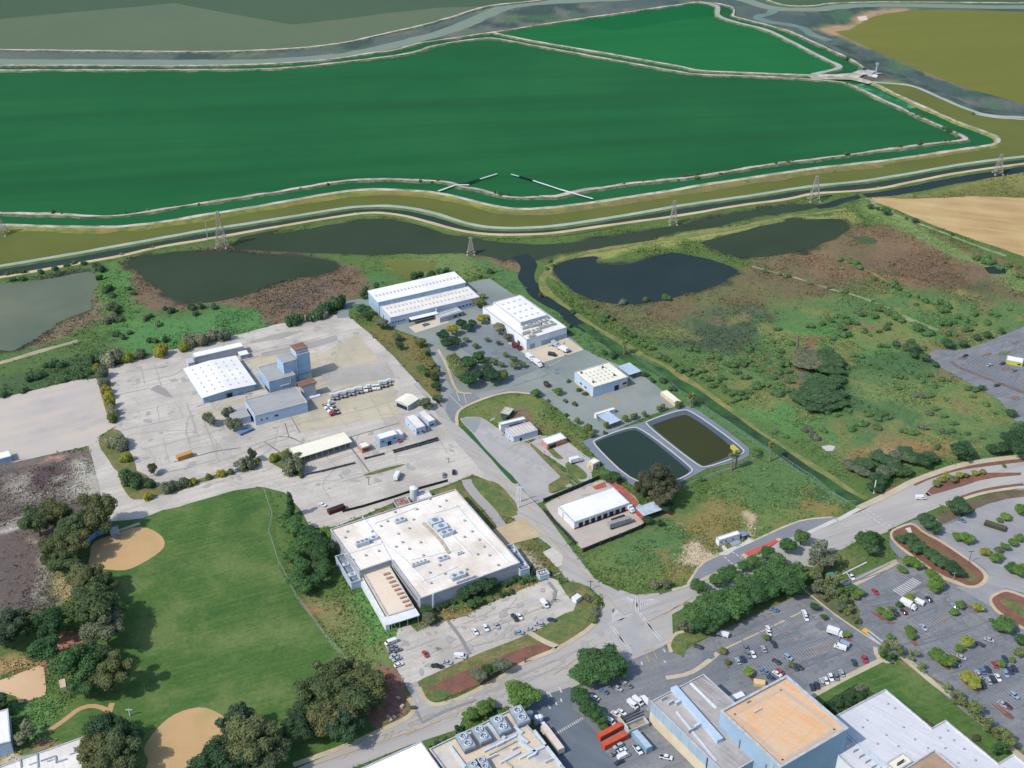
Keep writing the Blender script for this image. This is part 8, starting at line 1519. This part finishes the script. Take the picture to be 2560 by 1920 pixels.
# other single things
box_thing('skip', 'long orange skip standing in the open concrete yard', 'skip', 'Z5 228,1255', 'Z5 185,1265 272,1235', (9, 3, 2.6), M('orange_skip', A(206, 158, 96), A(186, 138, 80), .5), lid=M('skip_load', A(196, 152, 96)))
box_thing('skip', 'flat blue skip in front of the long workshop', 'skip', 'Z5 788,1025', 'Z5 740,1045 835,1005', (9, 4, 1.2), M('blue_skip', A(110, 140, 176), A(96, 124, 160), .5), lid=M('blue_skip', A(0, 0, 0)))
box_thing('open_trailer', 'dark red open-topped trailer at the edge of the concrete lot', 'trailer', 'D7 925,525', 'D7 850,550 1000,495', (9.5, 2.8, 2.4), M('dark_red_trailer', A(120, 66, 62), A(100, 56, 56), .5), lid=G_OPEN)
box_thing('tank_trailer', 'grey rounded trailer in the red-footed warehouse yard', 'trailer', 'Z2 695,1215', 'Z2 610,1240 785,1185', (13, 2.6, 3), M('grey_trailer', A(166, 166, 162), A(142, 146, 148), .5), legs=True)
box_thing('black_container', 'dark open container behind the grey trailer', 'container', 'Z2 690,1180', 'Z2 625,1200 755,1155', (8, 2.6, 2.4), M('black_container', A(66, 60, 64), A(54, 48, 54), .5))
box_thing('store_box', 'white cabinet on the grassy traffic island by the factory lot', 'cabinet', 'C2 1522,560', 'C2 1505,575 1540,550', (4, 3, 2.6), X_WHITE, ribs=False)
box_thing('planter_hedge', 'dark clipped hedge block on an island of the pale lot', 'hedge', 'D1 1880,165', 'D1 1785,140 1975,200', (11, 3.4, 1.8), M('hedge_dark', A(64, 72, 60), A(84, 80, 62), .6, fine=.25), ribs=False, lid=M('hedge_top', A(104, 96, 74), A(80, 82, 62), .6, fine=.25))
box_thing('electric_cabinet', 'pale blue cabinet on the yard road planting strip', 'cabinet', 'B1 1517,1375', 'B1 1505,1380 1530,1370', (2, 1.6, 2.6), M('cabinet_blue', A(176, 204, 228)), ribs=False)
box_thing('utility_cabinet', 'dark cabinet pair on the kerb at the factory lot entrance', 'cabinet', 'D4 338,600', 'D4 320,600 355,600', (2.4, 1.2, 1.2), X_DGREY, ribs=False)
box_thing('white_skip', 'white flat-topped skip by the orange warehouse', 'skip', 'Z3 1115,670', 'Z3 1070,690 1165,650', (7, 3, 2.2), X_WHITE, lid=M('skip_cover', A(232, 232, 232, .74)))
box_thing('cream_skip', 'cream canvas-topped skip on the island above the orange roof', 'skip', 'Z3 1375,505', 'Z3 1335,500 1415,510', (5, 3, 2), M('cream_canvas', A(236, 206, 156), A(226, 194, 142), .4), lid=M('cream_canvas', A(0, 0, 0)))
box_thing('teal_shelter', 'small teal-roofed shelter at the feathery tree strip', 'shelter', 'D2 1822,755', 'D2 1790,765 1860,745', (4.5, 3.5, 2.8), M('teal_panel', A(84, 150, 130), A(74, 138, 120), .4), ribs=False)
box_thing('yellow_bin', 'yellow dumpster on the basin rim by the two palms', 'dumpster', 'Z2 1758,530', 'Z2 1735,510 1780,550', (6, 2, 2.2), M('yellow_bin', A(206, 186, 92)), ribs=False)
# picnic pieces on the red mulch
for i, s in enumerate(('D4 165,495', 'D4 210,590', 'D4 55,715', 'D4 120,715', 'D4 80,745')):
    p = gs(s)[0]; e = empty('picnic_table', (p.x, p.y, .3), 'pale picnic table on the red mulch, %s from the lot entrance side' % ordn(i), 'table', 'picnic tables on the mulch'); e.rotation_euler = (0, 0, random.uniform(0, 3)); bm = bmesh.new(); bm_box(bm, -1, -.4, .7, 1, .4, .78); bmo('table_top', bm, [P_WALK], e); bm = bmesh.new()
    for y in (-.75, .6): bm_box(bm, -1, y, .4, 1, y + .25, .46)
    bmo('bench', bm, [P_WALK], e); bm = bmesh.new()
    for x in (-.8, .7): bm_box(bm, x, -.6, 0, x + .1, .6, .7)
    bmo('leg_frame', bm, [X_GREY], e)
f = Fr('D5 690,545 760,540 745,430 680,470', 2.4); b = flat(f, 'play_hut', 'small pale play hut under the trees by the sandpit', 'hut', 2.2, W_BEIGE, M('play_roof', A(220, 192, 170)), .1)
